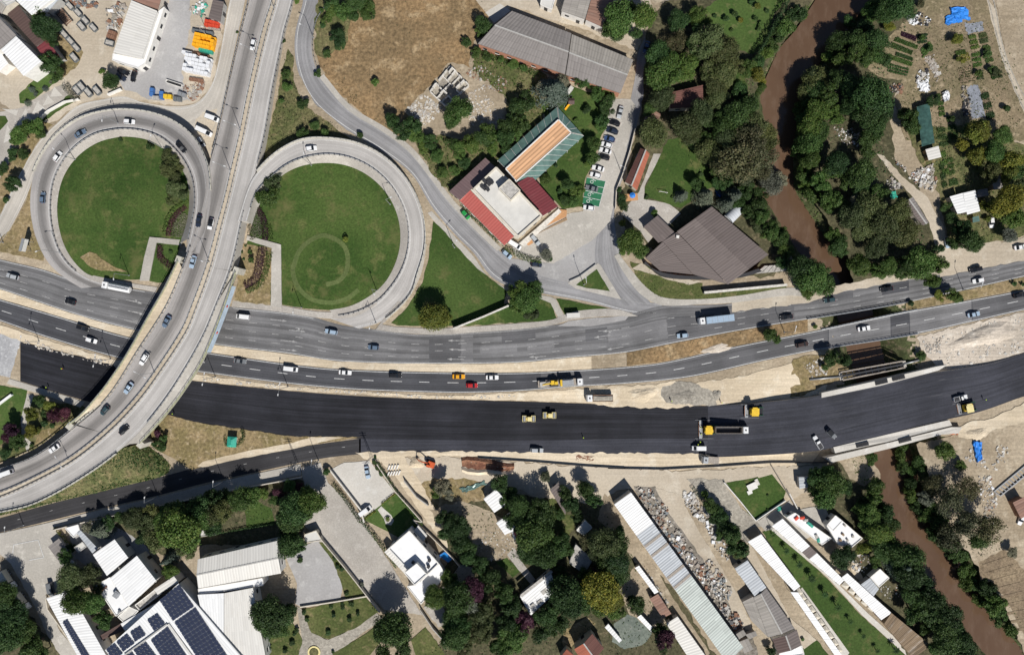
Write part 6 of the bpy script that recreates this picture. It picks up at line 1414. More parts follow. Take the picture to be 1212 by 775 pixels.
flat('plant_room','narrow plant gallery with open machinery between white roofs',T(0,4,745,498,865,405,890,432,770,525),4.0,'stone_grey','wall_white','building',par=.6,win=False)
flat('grey_annex','pale grey flat annex below the plant gallery',T(0,4,650,562,712,508,762,530,690,600),4.4,'roof_flat','wall_white','building',par=.2,win=False)
mono('low_link','pale sheet roof linking workshop and solar roof',T(0,4,690,640,665,600,890,470,920,500),4.6,4.9,'metal_white','wall_white','building',win=False)
mono('pale_link','pale triangular roof above the solar arrays',T(0,4,870,440,850,410,960,338,985,372),5.4,5.6,'metal_cream','wall_white','building',win=False)
mono('dark_annex','dark brown flat annex behind the small solar arrays',T(0,4,560,690,548,668,668,598,702,630),3.2,3.5,'brown_dark','wall_grey','shed',win=False)
o=mono('long_white_wing','long white wing with a strip of solar panels at the lower left',T(0,4,440,800,255,460,385,418,600,800),4.6,5.2,'metal_white','wall_white','building')
panels(o,[P(*q,5.0)for q in T(0,4,345,592,372,575,505,790,470,810)],2,18)
mono('parking_roof','grey sheeted carport in the lower left yard',T(0,4,335,270,265,175,325,130,400,230),2.6,2.8,'asbestos','galv','carport',win=False)
mono('glazed_lean_to','blue glazed lean-to in the factory service court',T(0,4,510,212,425,100,445,85,540,185),3.0,3.3,'metal_grey','wall_white','shed',win=False)
flat('gate_lodge','white flat lodge at the frontage road gate',T(0,4,360,75,430,55,440,90,405,125),3.0,'roof_white','wall_white','hut',par=.2)
flat('court_hut','small grey block in the service court',T(0,4,410,180,455,150,475,175,432,208),2.8,'roof_flat','wall_grey','hut',par=.2,win=False)
flat('slab_roof','pale garden slab roof at the end of the hedge',T(0,4,1100,120,1120,75,1190,58,1195,108),2.6,'roof_flat','wall_grey','hut',par=.15,win=False)
flat('court_kiosk','pale flat kiosk at the head of the grey court',T(1,4,565,155,562,110,625,88,655,140),3.0,'roof_flat','wall_cream','hut',par=.2)
# ---- villa
v_=flat('villa','white flat-roofed villa with parapets beside the walled lawn',[(460,649.5),(484.5,628.5),(519,667),(497,689)],7.5,'roof_white','wall_white','house',floors=2,par=.7,pw=.45)
flat('','',T(2,4,-5,322,62,270,116,328,50,386),9.6,'roof_white','wall_white',parent=v_,base=7,par=.4,win=False)
for u,v in((40,265),(130,255),(125,290)):unit(v_,*t1(2,4,u,v),6.8,1.0,.8,1.3,40,'dark_metal','water_tank')
flat('villa_terrace','white terrace wing in front of the villa',T(2,4,10,395,55,388,185,272,215,322,190,370,85,492),4.0,'roof_white','wall_white','house',par=.3,win=False)
mono('villa_porch','cream sloping porch roofs on the left of the villa',T(1,4,1115,325,1002,205,1025,185,1140,300),3.4,3.8,'metal_cream','wall_white','house',win=False)
pool=thing('paddling_pool','small bright blue pool behind the villa','pool',tuple(P(*t1(2,4,225,232))))
pq=[tuple(P(*q,.7)[:2])for q in T(2,4,185,225,215,205,262,240,235,262)]
MB().prism(pq,-.1,.6).build('water','pool_water',pool)
for i in range(4):MB().beam((*pq[i],0),(*pq[(i+1)%4],0),.2,.75).build('rim','plastic_blue',pool)
mono('villa_store','cream roofed store along the villa hedge',T(2,4,48,85,70,58,120,115,98,145),2.8,3,'metal_cream','wall_white','hut',win=False)
# ---- hamlet
mono('white_hut','white sheeted hut near the excavated trench',T(2,3,490,706,430,630,500,578,564,655),3.4,3.8,'metal_white','wall_white','hut')
mono('white_hut','second white sheeted hut below the first',T(2,4,548,110,500,45,575,-5,620,80),3.2,3.6,'metal_white','wall_white','hut')
mono('white_step','narrow white roof step beside the second white hut',T(2,4,600,140,585,95,605,85,622,125),2.6,2.8,'metal_white','wall_white','hut',win=False)
mono('narrow_roof','long narrow brown grey roof among the huts',T(2,3,882,718,796,580,848,536,888,660),3.2,3.5,'brown_sheet','wall_block','shed')
o=mono('broken_roof','broken white roof with missing sheets in the trees',T(2,4,690,555,632,450,800,312,835,420),3.8,4.6,'metal_white','wall_block','house')
for u,v,lx,ly in((770,420,3.0,1.6),(740,480,2.2,1.2),(790,385,1.4,2.2),(700,500,1.6,1.0)):
    p=P(*t1(2,4,u,v),4.5);MB().box(p.x,p.y,4.25,4.42,lx,ly,.7).build('tar_patch','stone_grey',o)
MB().beam(P(*t1(2,4,636,445),4.6),P(*t1(2,4,808,308),4.6),1.0,.5).build('parapet','stone_grey',o)
gable('red_house','house with a brown and red tiled roof at the lower edge',T(2,4,1095,735,1030,655,930,740,990,830),5,6.6,'tile_dark','tile_red','wall_cream',pitch=.5,amp=.03)
mono('red_house_wing','red tiled wing at the bottom edge beside the brown house',T(2,4,850,790,890,740,930,775,900,830),4,5,'tile_red','wall_cream','house',win=False)
flat('pale_hut','pale little hut beside the dirt lane',T(2,4,945,85,990,32,1028,70,985,112),2.8,'roof_flat','wall_white','hut',par=.15)
flat('shadow_hut','grey hut roof in the shade of the hamlet trees',T(2,4,905,265,940,165,1030,250,985,325),3.0,'stone_grey','wall_grey','hut',par=.15)
# ---- long sheds
secs=[((30,660),(124,594),0,.20,'metal_white'),(None,None,.20,.36,'metal_grey'),(None,None,.36,.54,'metal_grey'),(None,None,.54,.76,'metal_greengrey'),(None,None,.76,1.0,'metal_greengrey')]
n0,n1=t1(3,3,32,660),t1(3,3,125,594);s0,s1=t1(3,4,655,815),t1(3,4,745,730)
ls_=thing('long_shed_row','long sheet-metal shed of white, grey and greenish sections','shed',tuple(P(800,680)))
for a,b,f0,f1,mt in secs:
    q=[mid(n0,s0,f0),mid(n0,s0,f1),mid(n1,s1,f1),mid(n1,s1,f0)];e=[P(*q[0],4.4),P(*q[1],4.4),P(*q[2],5.0),P(*q[3],5.0)]
    roof_sheet(ls_,*e,mt,pitch=.9)
    MB().prism(inset([tuple(p[:2])for p in e],.15),-.2,[p.z-.16 for p in e],cap=False).build('wall','wall_block',ls_)
for f in(.27,.33,.47,.53):
    q0,q1=mid(n0,s0,f),mid(n1,s1,f);MB().beam(P(*q0,4.5)+Vector((.1,.1,0)),P(*q1,5.1),1.0,.06).build('skylight_strip','timber_grey',ls_)
mono('thin_shed','thin white shed roof left of the dirt lane',T(3,4,255,436,147,292,170,280,278,424),2.8,3.0,'metal_white','wall_block','shed')
mono('patched_shed','shed with patched tarpaulin roof left of the dirt lane',T(3,4,300,570,228,462,275,436,348,545),2.8,3.1,'rust_sheet','wall_block','shed')
mono('tent_roof','white and blue tent roof over the green court',T(3,4,240,650,160,565,180,550,256,632),2.8,3.0,'metal_white','galv','canopy',win=False)
sheet('green_court',T(3,4,30,600,105,548,160,570,240,655,190,715,90,740,20,700),'green_yard',label='grey-green yard floor among the hamlet trees')
wall_=mono('strip_canopy','white strip roof along the left of the grey-green yard',T(3,4,0,600,75,690,60,705,-20,620),2.2,2.4,'metal_white','galv','canopy',win=False)
mono('row_shed','cream and grey shed row beside the dirt lane',T(3,4,470,830,320,600,382,560,560,810),3.0,3.4,'metal_cream','wall_block','shed')
mono('grey_hut','white sheet end of the grey workshop beside the drive',T(3,4,808,450,698,296,768,250,872,400),3.8,4.2,'metal_grey','wall_block','shed')
gable('grey_workshop','grey fibre cement workshop between drive and canopy',T(3,4,800,455,880,675,1028,625,872,404)[::1],3.8,4.6,'asbestos_pale','asbestos','wall_block',pitch=1.1)
mono('drive_lean_to','pale lean-to roof on the left of the grey workshop',T(3,4,790,585,740,480,800,450,878,672),3.0,3.7,'asbestos_pale','wall_block','shed',win=False)
gable('brown_gable','dark brown gabled hut at the end of the grey workshop',T(3,4,938,764,905,685,1040,632,1066,718),3.6,4.6,'brown_dark','brown_sheet','wall_white')
flat('white_block','white flat block at the bottom edge below the brown gable',T(3,4,940,790,945,765,1068,722,1080,770),3.2,'roof_white','wall_white','hut',par=.2,win=False)
for k_,(pts,lb)in enumerate((((700,660,745,632,762,660,715,690),'leftmost'),((755,660,812,640,822,665,780,685),'upper right'),((720,700,770,680,800,740,750,765),'lowest'))):
    mono('scrap_hut','small grey hut at the end of the scrap yard, %s of three'%lb,T(3,4,*pts),2.2,2.5,'asbestos_pale','timber_grey','hut',win=False,group='scrap yard huts')
# ---- canopies and booths on the long lawn
def long_canopy(label,q,n_,mat='metal_white',h=3.2):
    A,B,Cc,D=[P(*x,h)for x in q];o=thing('long_canopy',label,'canopy',tuple((A+Cc)/2)[:2]+(0,))
    for i in range(n_):
        u0,u1=i/n_,(i+.985)/n_;roof_sheet(o,A.lerp(B,u0),A.lerp(B,u1),D.lerp(Cc,u1)+Vector((0,0,.25)),D.lerp(Cc,u0)+Vector((0,0,.25)),mat if not(n_==9 and i==4)else 'brown_sheet','roof_bay',.8,.04)
    for i in range(n_+1):
        for e0,e1 in((A,B),(D,Cc)):
            p=e0.lerp(e1,i/n_);MB().tube((p.x,p.y,-.1),(p.x,p.y,p.z-.1),.07).build('post','galv',o)
    return o
long_canopy('white sheeted canopy along the left side of the long lawn, upper part',T(3,4,770,148,1025,420,1058,392,842,105),7)
long_canopy('white sheeted canopy along the left side of the long lawn, lower narrow part',T(3,4,1005,425,1260,790,1300,790,1045,425),7)
long_canopy('white sheeted canopy along the right side of the long lawn, upper part',T(3,4,902,62,1275,388,1300,360,960,20)[::1],9)
long_canopy('white sheeted canopy along the right side of the long lawn, lower narrow part',T(4,4,205,345,425,580,480,540,235,320),6)
def booth(label,px,py,ang,w_=2.6,d_=2.1,dark=False):
    p=P(px,py,2.2);o=thing('booth',label,'booth',(p.x,p.y,0),'cream roofed booths along the long lawn',-R(ang))
    m1=BOOTH['roof'];inst(m1,'roof',o,'brown_dark' if dark else None);inst(BOOTH['bench'],'bench',o)
    for sx in(-1,1):
        for sy in(-1,1):inst(BOOTH['post'],'post',o,loc=(sx*1.05,sy*.85,0))
    return o
BOOTH={'roof':MB().add([(-1.25,-1.05,2.2),(1.25,-1.05,2.2),(1.25,1.05,2.2),(-1.25,1.05,2.2),(0,0,2.75)],[(0,1,4),(1,2,4),(2,3,4),(3,0,4),(3,2,1,0)]).mesh('roof','wall_cream'),
 'bench':MB().box(0,.7,.4,.5,2.0,.4).box(0,-.7,.4,.5,2.0,.4).box(0,0,.7,.78,1.6,.7).mesh('bench','timber'),'post':MB().tube((0,0,0),(0,0,2.2),.06).mesh('post','timber')}
for i,(u,v)in enumerate(((1052,425),(1072,455),(1098,488),(1122,523),(1148,560),(1172,595),(1198,632),(1222,668),(1248,706),(1272,742))):
    booth('cream booth in the left row, %s'%['topmost','second from top','third from top','fourth from top','fifth from top','sixth from top','seventh from top','eighth from top','ninth from top','lowest'][i],*t1(3,4,u,v),54)
for i,(u,v)in enumerate(((228,388),(265,420),(300,452),(336,482),(372,512),(410,548))):
    booth('booth in the right row, %s'%['topmost','second from top','third from top','fourth from top','fifth from top','lowest with a dark roof'][i],*t1(4,4,u,v),40,dark=i==5)
mono('shingle_roof','weathered wooden shingle roof at the end of the right booths',T(4,4,440,600,600,790,700,720,480,540),3.2,3.6,'wood_roof','timber','building',win=False,pitch=.5)
o=flat('yard_house','white flat-roofed house with stacked materials by the terrace',T(4,4,125,60,175,5,320,130,260,180,190,165),4.2,'roof_white','wall_white','house',par=.3)
flat('','',T(4,4,128,55,172,5,210,35,160,88),5.4,'roof_white','wall_white',parent=o,base=4,par=.15,win=False)
for u,v in((215,110),(240,140),(225,60),(270,120),(200,140)):unit(o,*t1(4,4,u,v),3.9,.9,.7,.6,u,('stone_grey','rusty','timber')[u%3],'stacked_goods')
o=flat('clutter_roof','white roof littered with green and red goods beside the terrace',T(3,4,985,15,1030,-10,1230,130,1180,165),3.6,'roof_white','wall_white','shed',par=.15)
for u,v,mt in((1040,20,'tarp_red'),(1072,18,'tarp_red'),(1110,50,'tarp_green'),(1120,60,'tarp_green'),(1160,140,'tarp_green'),(1150,120,'stone_grey'),(1090,30,'stone_grey')):unit(o,*t1(3,4,u,v),3.5,1.6,1.0,.4,u,mt,'crate')
flat('yard_shed','white square shed with a circle mark behind the right booths',T(4,4,365,345,418,300,468,348,412,398),3.0,'roof_white','wall_white','shed',par=.15,win=False)
mono('yard_shed_grey','grey sheet roof joining the white square shed',T(4,4,375,458,310,385,362,348,412,408),2.9,3.1,'metal_grey','wall_grey','shed',win=False)
mono('blue_glass_hut','blue glazed hut under the trees near the bridge',T(3,3,1055,575,1050,510,1130,508,1135,560),2.8,3.0,'metal_grey','wall_grey','hut',win=False)
# ---- right edge works
mono('rust_trailer_shed','red rusty roof at the right edge below the site',T(4,3,1195,740,1150,650,1212,620,1260,700),3.2,3.4,'rust_sheet','rusty','shed',win=False)
rk=thing('ladder_rack','long steel lattice rack lying on the site at the right edge','steel rack',tuple(P(*t1(4,3,1140,520))))
a0,a1=P(*t1(4,3,1050,590),.8),P(*t1(4,3,1230,440),.8);b0,b1=P(*t1(4,3,1085,615),.8),P(*t1(4,3,1260,470),.8)
for a,b in((a0,a1),(b0,b1)):MB().beam(a,b,.35,.5,lift=-.6).build('chord','galv',rk)
for i in range(12):MB().beam(a0.lerp(a1,i/11),b0.lerp(b1,i/11),.3,.35,lift=-.5).build('rung','steel',rk)
# ================================================================== VEHICLES
def loft(secs,mb=None,mi=0):
    """secs: (x, half width low, half width mid, half width top, z low, z mid, z top)"""
    mb=mb or MB();rings=[]
    for x,a,b,c,z0,z1,z2 in secs:rings.append([(x,-a,z0),(x,-b,z1),(x,-c,z2),(x,c,z2),(x,b,z1),(x,a,z0)])
    for r0,r1 in zip(rings[:-1],rings[1:]):
        for i in range(6):
            j=(i+1)%6;mb.add([r0[i],r0[j],r1[j],r1[i]],[(0,1,2,3)],mi)
    mb.add(rings[0],[(5,4,3,2,1,0)],mi);mb.add(rings[-1],[(0,1,2,3,4,5)],mi);return mb
def green_house(b0,b1,r0,r1,hb,hr,zb_,zr):
    B=[(b0,-hb,zb_),(b1,-hb,zb_),(b1,hb,zb_),(b0,hb,zb_)];T_=[(r0,-hr,zr),(r1,-hr,zr),(r1,hr,zr),(r0,hr,zr)]
    q=lambda i,j:MB().add([B[i],B[j],T_[j],T_[i]],[(0,1,2,3)])
    return{'side_window':[q(0,1),q(2,3)],'windscreen':[q(1,2)],'rear_window':[q(3,0)],
 'roof':[MB().add([(r0-.05,-hr-.03,zr),(r1+.05,-hr-.03,zr),(r1+.05,hr+.03,zr),(r0-.05,hr+.03,zr),(r0+.08,-hr+.08,zr+.06),(r1-.08,-hr+.08,zr+.06),(r1-.08,hr-.08,zr+.06),(r0+.08,hr-.08,zr+.06)],
 [(0,1,5,4),(1,2,6,5),(2,3,7,6),(3,0,4,7),(4,5,6,7)])]}
def wheel_mesh(r=.33,w_=.22):
    mb=MB().tube((0,-w_/2,0),(0,w_/2,0),r,r,12);mb.tube((0,-w_/2-.01,0),(0,w_/2+.01,0),r*.6,r*.6,10,1);return mb.mesh('wheel',['tyre_grey','galv'])
WH=wheel_mesh();WHB=wheel_mesh(.5,.32)
def vehicle_kind(kind):
    d={}
    if kind in('sedan','hatch','suv','pickup','jeep'):
        L={'sedan':4.6,'hatch':4.1,'suv':4.6,'pickup':5.2,'jeep':4.2}[kind]/2;up={'suv':.18,'pickup':.2,'jeep':.2}.get(kind,0);zt=.92+up
        d['body']=[loft([(-L,.6,.70,.62,.45,.62+up,.86+up),(-L+.15,.72,.84,.76,.30,.6+up,zt),(-L*.5,.74,.90,.80,.24,.6,zt+.03),(0,.74,.91,.80,.24,.6,zt),(L*.45,.74,.90,.78,.24,.6,zt-.04),(L-.25,.72,.85,.72,.28,.56,zt-.17),(L,.55,.66,.58,.42,.55,zt-.28)])]
        gh={'sedan':(-L*.74,L*.42,-L*.42,L*.06),'hatch':(-L*.9,L*.48,-L*.72,L*.1),'suv':(-L*.93,L*.45,-L*.8,L*.1),'pickup':(-L*.12,L*.5,-L*.02,L*.22),'jeep':(-L*.9,L*.35,-L*.85,L*.15)}[kind]
        d.update(green_house(gh[0],gh[1],gh[2],gh[3],.79,.62,zt+.0,zt+.52+up*.4))
        if kind=='pickup':
            d['bed']=[MB().box(-L*.58,0,zt,zt+.04,L*.8,1.5,0,1).box(-L*.58,.78,zt,zt+.18,L*.8,.06).box(-L*.58,-.78,zt,zt+.18,L*.8,.06).box(-L*.98,0,zt,zt+.18,.06,1.5)]
        wx,wr_,hl=L*.6,.33+up*.3,(L-.03,.50,zt-.34)
    elif kind in('van','minibus'):
        L={'van':2.5,'minibus':3.0}[kind];zt=1.95 if kind=='van' else 2.3
        d['body']=[loft([(-L,.72,.84,.74,.35,.9,zt-.1),(-L+.1,.8,.92,.8,.3,.9,zt),(L*.35,.8,.93,.8,.28,.9,zt),(L*.42,.8,.93,.8,.28,.9,zt-.06),(L*.78,.8,.90,.74,.28,.8,1.18),(L-.08,.74,.86,.66,.32,.7,.95),(L,.6,.7,.56,.4,.62,.82)])]
        d['windscreen']=[MB().add([(L*.435,-.72,zt-.09),(L*.435,.72,zt-.09),(L*.77,.70,1.24),(L*.77,-.70,1.24)],[(0,3,2,1)])]
        d['rear_window']=[MB().add([(-L-.015,-.6,1.2),(-L-.015,.6,1.2),(-L+.0,.6,zt-.25),(-L+.0,-.6,zt-.25)],[(0,1,2,3)])]
        sw=[]
        for s_ in(-1,1):sw.append(MB().add([(-L*.9,s_*.915,1.15),(L*.5,s_*.925,1.15),(L*.38,s_*.84,zt-.25),(-L*.9,s_*.83,zt-.25)],[(0,1,2,3)]))
        d['side_window']=sw
        d['roof']=[MB().box(-L*.3,0,zt,zt+.05,L*1.15,1.35)]
        wx,wr_,hl=L*.62,.36,(L-.05,.56,.78)
    d['headlight']=[MB().box(hl[0],s_*hl[1],hl[2],hl[2]+.13,.12,.26)for s_ in(-1,1)]
    d['tail_light']=[MB().box(-L+.02,s_*.58,.72,.88,.1,.2)for s_ in(-1,1)]
    d['mirror']=[MB().box(L*.38,s_*1.0,1.0,1.14,.12,.2)for s_ in(-1,1)]
    mats={'body':['paint_white'],'roof':['paint_white'],'bed':['paint_white','dark_metal'],'side_window':['glass_dark'],'windscreen':['glass_dark'],'rear_window':['glass_dark'],'headlight':['lit_white'],'tail_light':['lit_red'],'mirror':['dark_metal']}
    out=[(k,mb.mesh(k,mats[k],smooth=False))for k,l in d.items()for mb in l]
    return out,wx,wr_
KINDS={k:vehicle_kind(k)for k in('sedan','hatch','suv','pickup','jeep','van','minibus')}
def road_dir(px,py):
    best=(1e9,0,0)
    for s_ in STRIPS:
        c=(s_.L[:,:2]+s_.R[:,:2])/2;d=np.hypot(c[:,0]-px,c[:,1]-py);i=min(max(int(np.argmin(d)),1),s_.n-2)
        hw=np.linalg.norm(s_.L[i,:2]-s_.R[i,:2])/2;sc_=d[i]-(2+10*s_.z[i]if d[i]<hw+1 else 0)
        if sc_<best[0]:
            a=(s_.wL[i+1]+s_.wR[i+1]-s_.wL[i-1]-s_.wR[i-1])/2;best=(sc_,math.atan2(a.y,a.x),math.atan2(a.z,math.hypot(a.x,a.y)))
    return best[1],best[2]
def car(px,py,kind,colour,label,ang=None,rev=False,roof=None,group='cars on the roads',noun=None):
    z=road_z(px,py);p=P(px,py,z+.8);pitch=0
    if ang is None:
        a,pitch=road_dir(px,py)
        if rev:a+=math.pi;pitch=-pitch
    else:a=-R(ang)
    nm={'sedan':'car','hatch':'car','suv':'car','jeep':'car','pickup':'pickup_truck','van':'van','minibus':'minibus'}[kind]
    o=thing(nm,label,nm.replace('_',' '),(p.x,p.y,z+.02),group,a);o.rotation_euler=(0,-pitch,a)
    parts,wx,wr_=KINDS[kind]
    for nm_,me_ in parts:
        inst(me_,nm_,o,('paint_'+(roof or colour)if nm_=='roof' else 'paint_'+colour)if nm_ in('body','roof','bed')else None)
    for sx in(-1,1):
        for sy in(-1,1):inst(WH,'wheel',o,None,(sx*wx,sy*.80,wr_))
    return o
G1='cars on the flyover and its loops';G2='cars on the upper highway';G3='cars on the lower highway';G4='parked cars';G5='vehicles at the paving works'
car(95,158,'sedan','steelblue','dark blue sedan on the upper left arc of the left loop',group=G1)
car(153,144,'hatch','white','white car at the top of the left loop',group=G1)
car(68,185,'hatch','white','white car on the left arc of the left loop, below the dark blue sedan',group=G1)
car(50.5,234,'hatch','steelblue','blue grey hatchback on the leftmost arc of the left loop',group=G1)
car(214.5,175,'suv','black','black car in the tree shade at the right of the left loop',group=G1)
car(235,261.5,'sedan','navy','black car leaving the left loop onto the flyover',group=G1)
car(249,265,'hatch','white','white car with black roof beside the black one on the flyover',roof='black',group=G1)
car(228,310,'sedan','paleblue','pale silver car at the start of the flyover bridge',group=G1)
car(299.4,53,'hatch','white','white hatchback on the flyover approach near the top edge',group=G1)
car(368,175.7,'hatch','white','white car at the top of the right loop',rev=False,group=G1)
car(197,380.5,'sedan','steelblue','blue sedan in the middle of the flyover bridge',group=G1)
car(170.5,425,'suv','white','white car on the flyover bridge above the new road',group=G1)
car(152,459,'sedan','paleblue','silver blue car on the lower flyover bridge',group=G1)
car(124,485.5,'hatch','teal','dark green car where the flyover bridge meets the ramp',group=G1)
car(146.5,508.6,'hatch','black','black hatchback on the northbound flyover ramp',rev=True,group=G1)
car(64,530.5,'sedan','white','white sedan on the southern flyover ramp',group=G1)
car(7,560,'minibus','white','white minibus at the left edge of the flyover ramp',group=G1)
car(251.5,140,'van','white','white van parked in the fork, upper of two',20,group=G4)
car(242,156,'minibus','white','long white van parked in the fork, lower of two',25,group=G4)
car(238,168,'hatch','silver','silver car in the shadow of the left loop',60,group=G4)
car(15,327,'suv','silver','silver car at the left end of the upper highway',rev=True,group=G2)
car(83,357,'hatch','black','black car on the upper highway left of the flyover',rev=True,group=G2)
car(287.6,374.7,'van','white','white small van just right of the flyover on the upper highway',rev=True,group=G2)
car(392,392.5,'suv','paleblue','pale blue car below the right loop',rev=True,group=G2)
car(442,411,'hatch','steelblue','grey blue hatchback on the upper highway below the loop exit',rev=True,group=G2)
car(808,397,'hatch','paleblue','pale blue hatchback behind the tipper on the upper highway',rev=True,group=G2)
car(931,375,'sedan','black','dark sedan on the upper highway before the river gap',rev=True,group=G2)
car(982,355,'hatch','teal','dark green car beside the riverside wood',rev=True,group=G2)
car(1049.6,342,'sedan','black','black sedan on the dark road patch right of the river',rev=True,group=G2)
car(1155,319,'suv','black','black off-roader near the right edge of the upper highway',rev=True,group=G2)
car(1158,332,'hatch','white','white car beside the black off-roader',rev=True,group=G2)
car(98,388,'suv','black','black car on the lower highway left of the flyover',group=G3)
car(108,402.6,'hatch','white','white car beside the black one left of the flyover',group=G3)
car(284,427,'sedan','grey','dark grey car on the lower highway right of the flyover',group=G3)
car(344.5,436.5,'van','white','white van on the lower highway, second right of the flyover',group=G3)
car(408.5,440.6,'sedan','white','white sedan on the lower highway below the grey blue hatchback',group=G3)
car(468,444,'suv','black','black car on the lower highway before the yellow taxi',group=G3)
car(543,445.5,'sedan','yellow','yellow taxi on the lower highway',group=G3)
car(558.7,456,'hatch','red','red car just below the yellow taxi',group=G3)
car(582.6,446.6,'sedan','white','white sedan right of the yellow taxi',group=G3)
car(949.6,407.5,'suv','brown','dark brown car on the lower highway near the river',group=G3)
car(1022.8,388.7,'sedan','white','white sedan on the lower highway above the river',group=G3)
car(1152.6,372,'sedan','paleblue','silver blue sedan on the lower highway near the spoil ground',group=G3)
car(1207,349,'suv','black','black car at the right end of the lower highway',group=G3)
car(635.5,532.6,'suv','silver','silver car parked on the grey margin of the new road',3,group=G5)
car(827,530,'van','white','white van beside the yellow paver',180,group=G5)
car(968,523.5,'pickup','white','white pickup at the south edge of the new road',240,group=G5)
car(984,513,'jeep','grey','dark open utility vehicle beside the white pickup',45,roof='black',group=G5)
car(1136.5,471,'pickup','white','white pickup above the cream roller on the right',-14,group=G5)
PK=[(734,133,'sedan','silver',105,'silver car at the top of the row beside the lane'),(727.5,145.5,'hatch','black',200,'black car second in the parked row'),(724.5,155,'suv','navy',200,'dark blue car third in the parked row'),
 (721.5,164.4,'hatch','blue',198,'blue car fourth in the parked row'),(718,171.5,'hatch','white',198,'white car below the blue one in the parked row'),(716.5,178.5,'sedan','white',198,'second white car below the blue one in the parked row'),
 (715,186,'hatch','black',195,'black car in the middle of the parked row'),(708,199.3,'sedan','white',195,'white car with dark glass above the green bays'),(705,207.3,'hatch','white',195,'white car right at the top of the green bays'),
 (700.4,223,'sedan','grey',195,'grey car standing in the green bays'),(697,246,'hatch','white',190,'white car below the green bays')]
for px,py,kd,cl,an,lb in PK:car(px,py,kd,cl,lb,an,group=G4)
for px,py,kd,cl,an,lb in((551,254,'hatch','green',48,'bright green car below the red roof hedge'),(609.4,290,'van','white',32,'white van at the end of the red roof'),(633.4,284,'suv','silver',50,'silver car on the restaurant forecourt'),
 (600,301,'hatch','paleblue',40,'pale blue car in the shade of the curved hedge'),(635,313,'hatch','navy',5,'dark blue car at the end of the curved hedge'),(765,56,'sedan','blue',108,'dark blue car under the trees at the top of the lane'),
 (146,85,'sedan','black',20,'black car beside the white yard shed, upper one'),(143,91.5,'hatch','navy',30,'dark blue car beside the white yard shed, lower one'),(158,90.5,'hatch','black',105,'black car turned across the yard shed corner'),
 (1173.6,263,'hatch','white',85,'white car parked among the yellow trees'),(1208,292.5,'sedan','white',-10,'white car on the sandy shoulder at the right edge'),(1121.5,287,'hatch','paleblue',80,'pale blue car on the garden lane'),
 (434.6,559,'sedan','paleblue',80,'pale blue sedan in the walled villa yard'),(432.4,604,'van','white',-35,'white van in the walled villa yard'),(81.5,668,'hatch','white',-35,'white car under the lower left carport'),
 (60,697,'van','grey',80,'dark van under the trees of the lower left yard'),(1212-3,614,'sedan','white',110,'white car at the right edge of the site')):
    car(px,py,kd,cl,lb,an,group=G4)
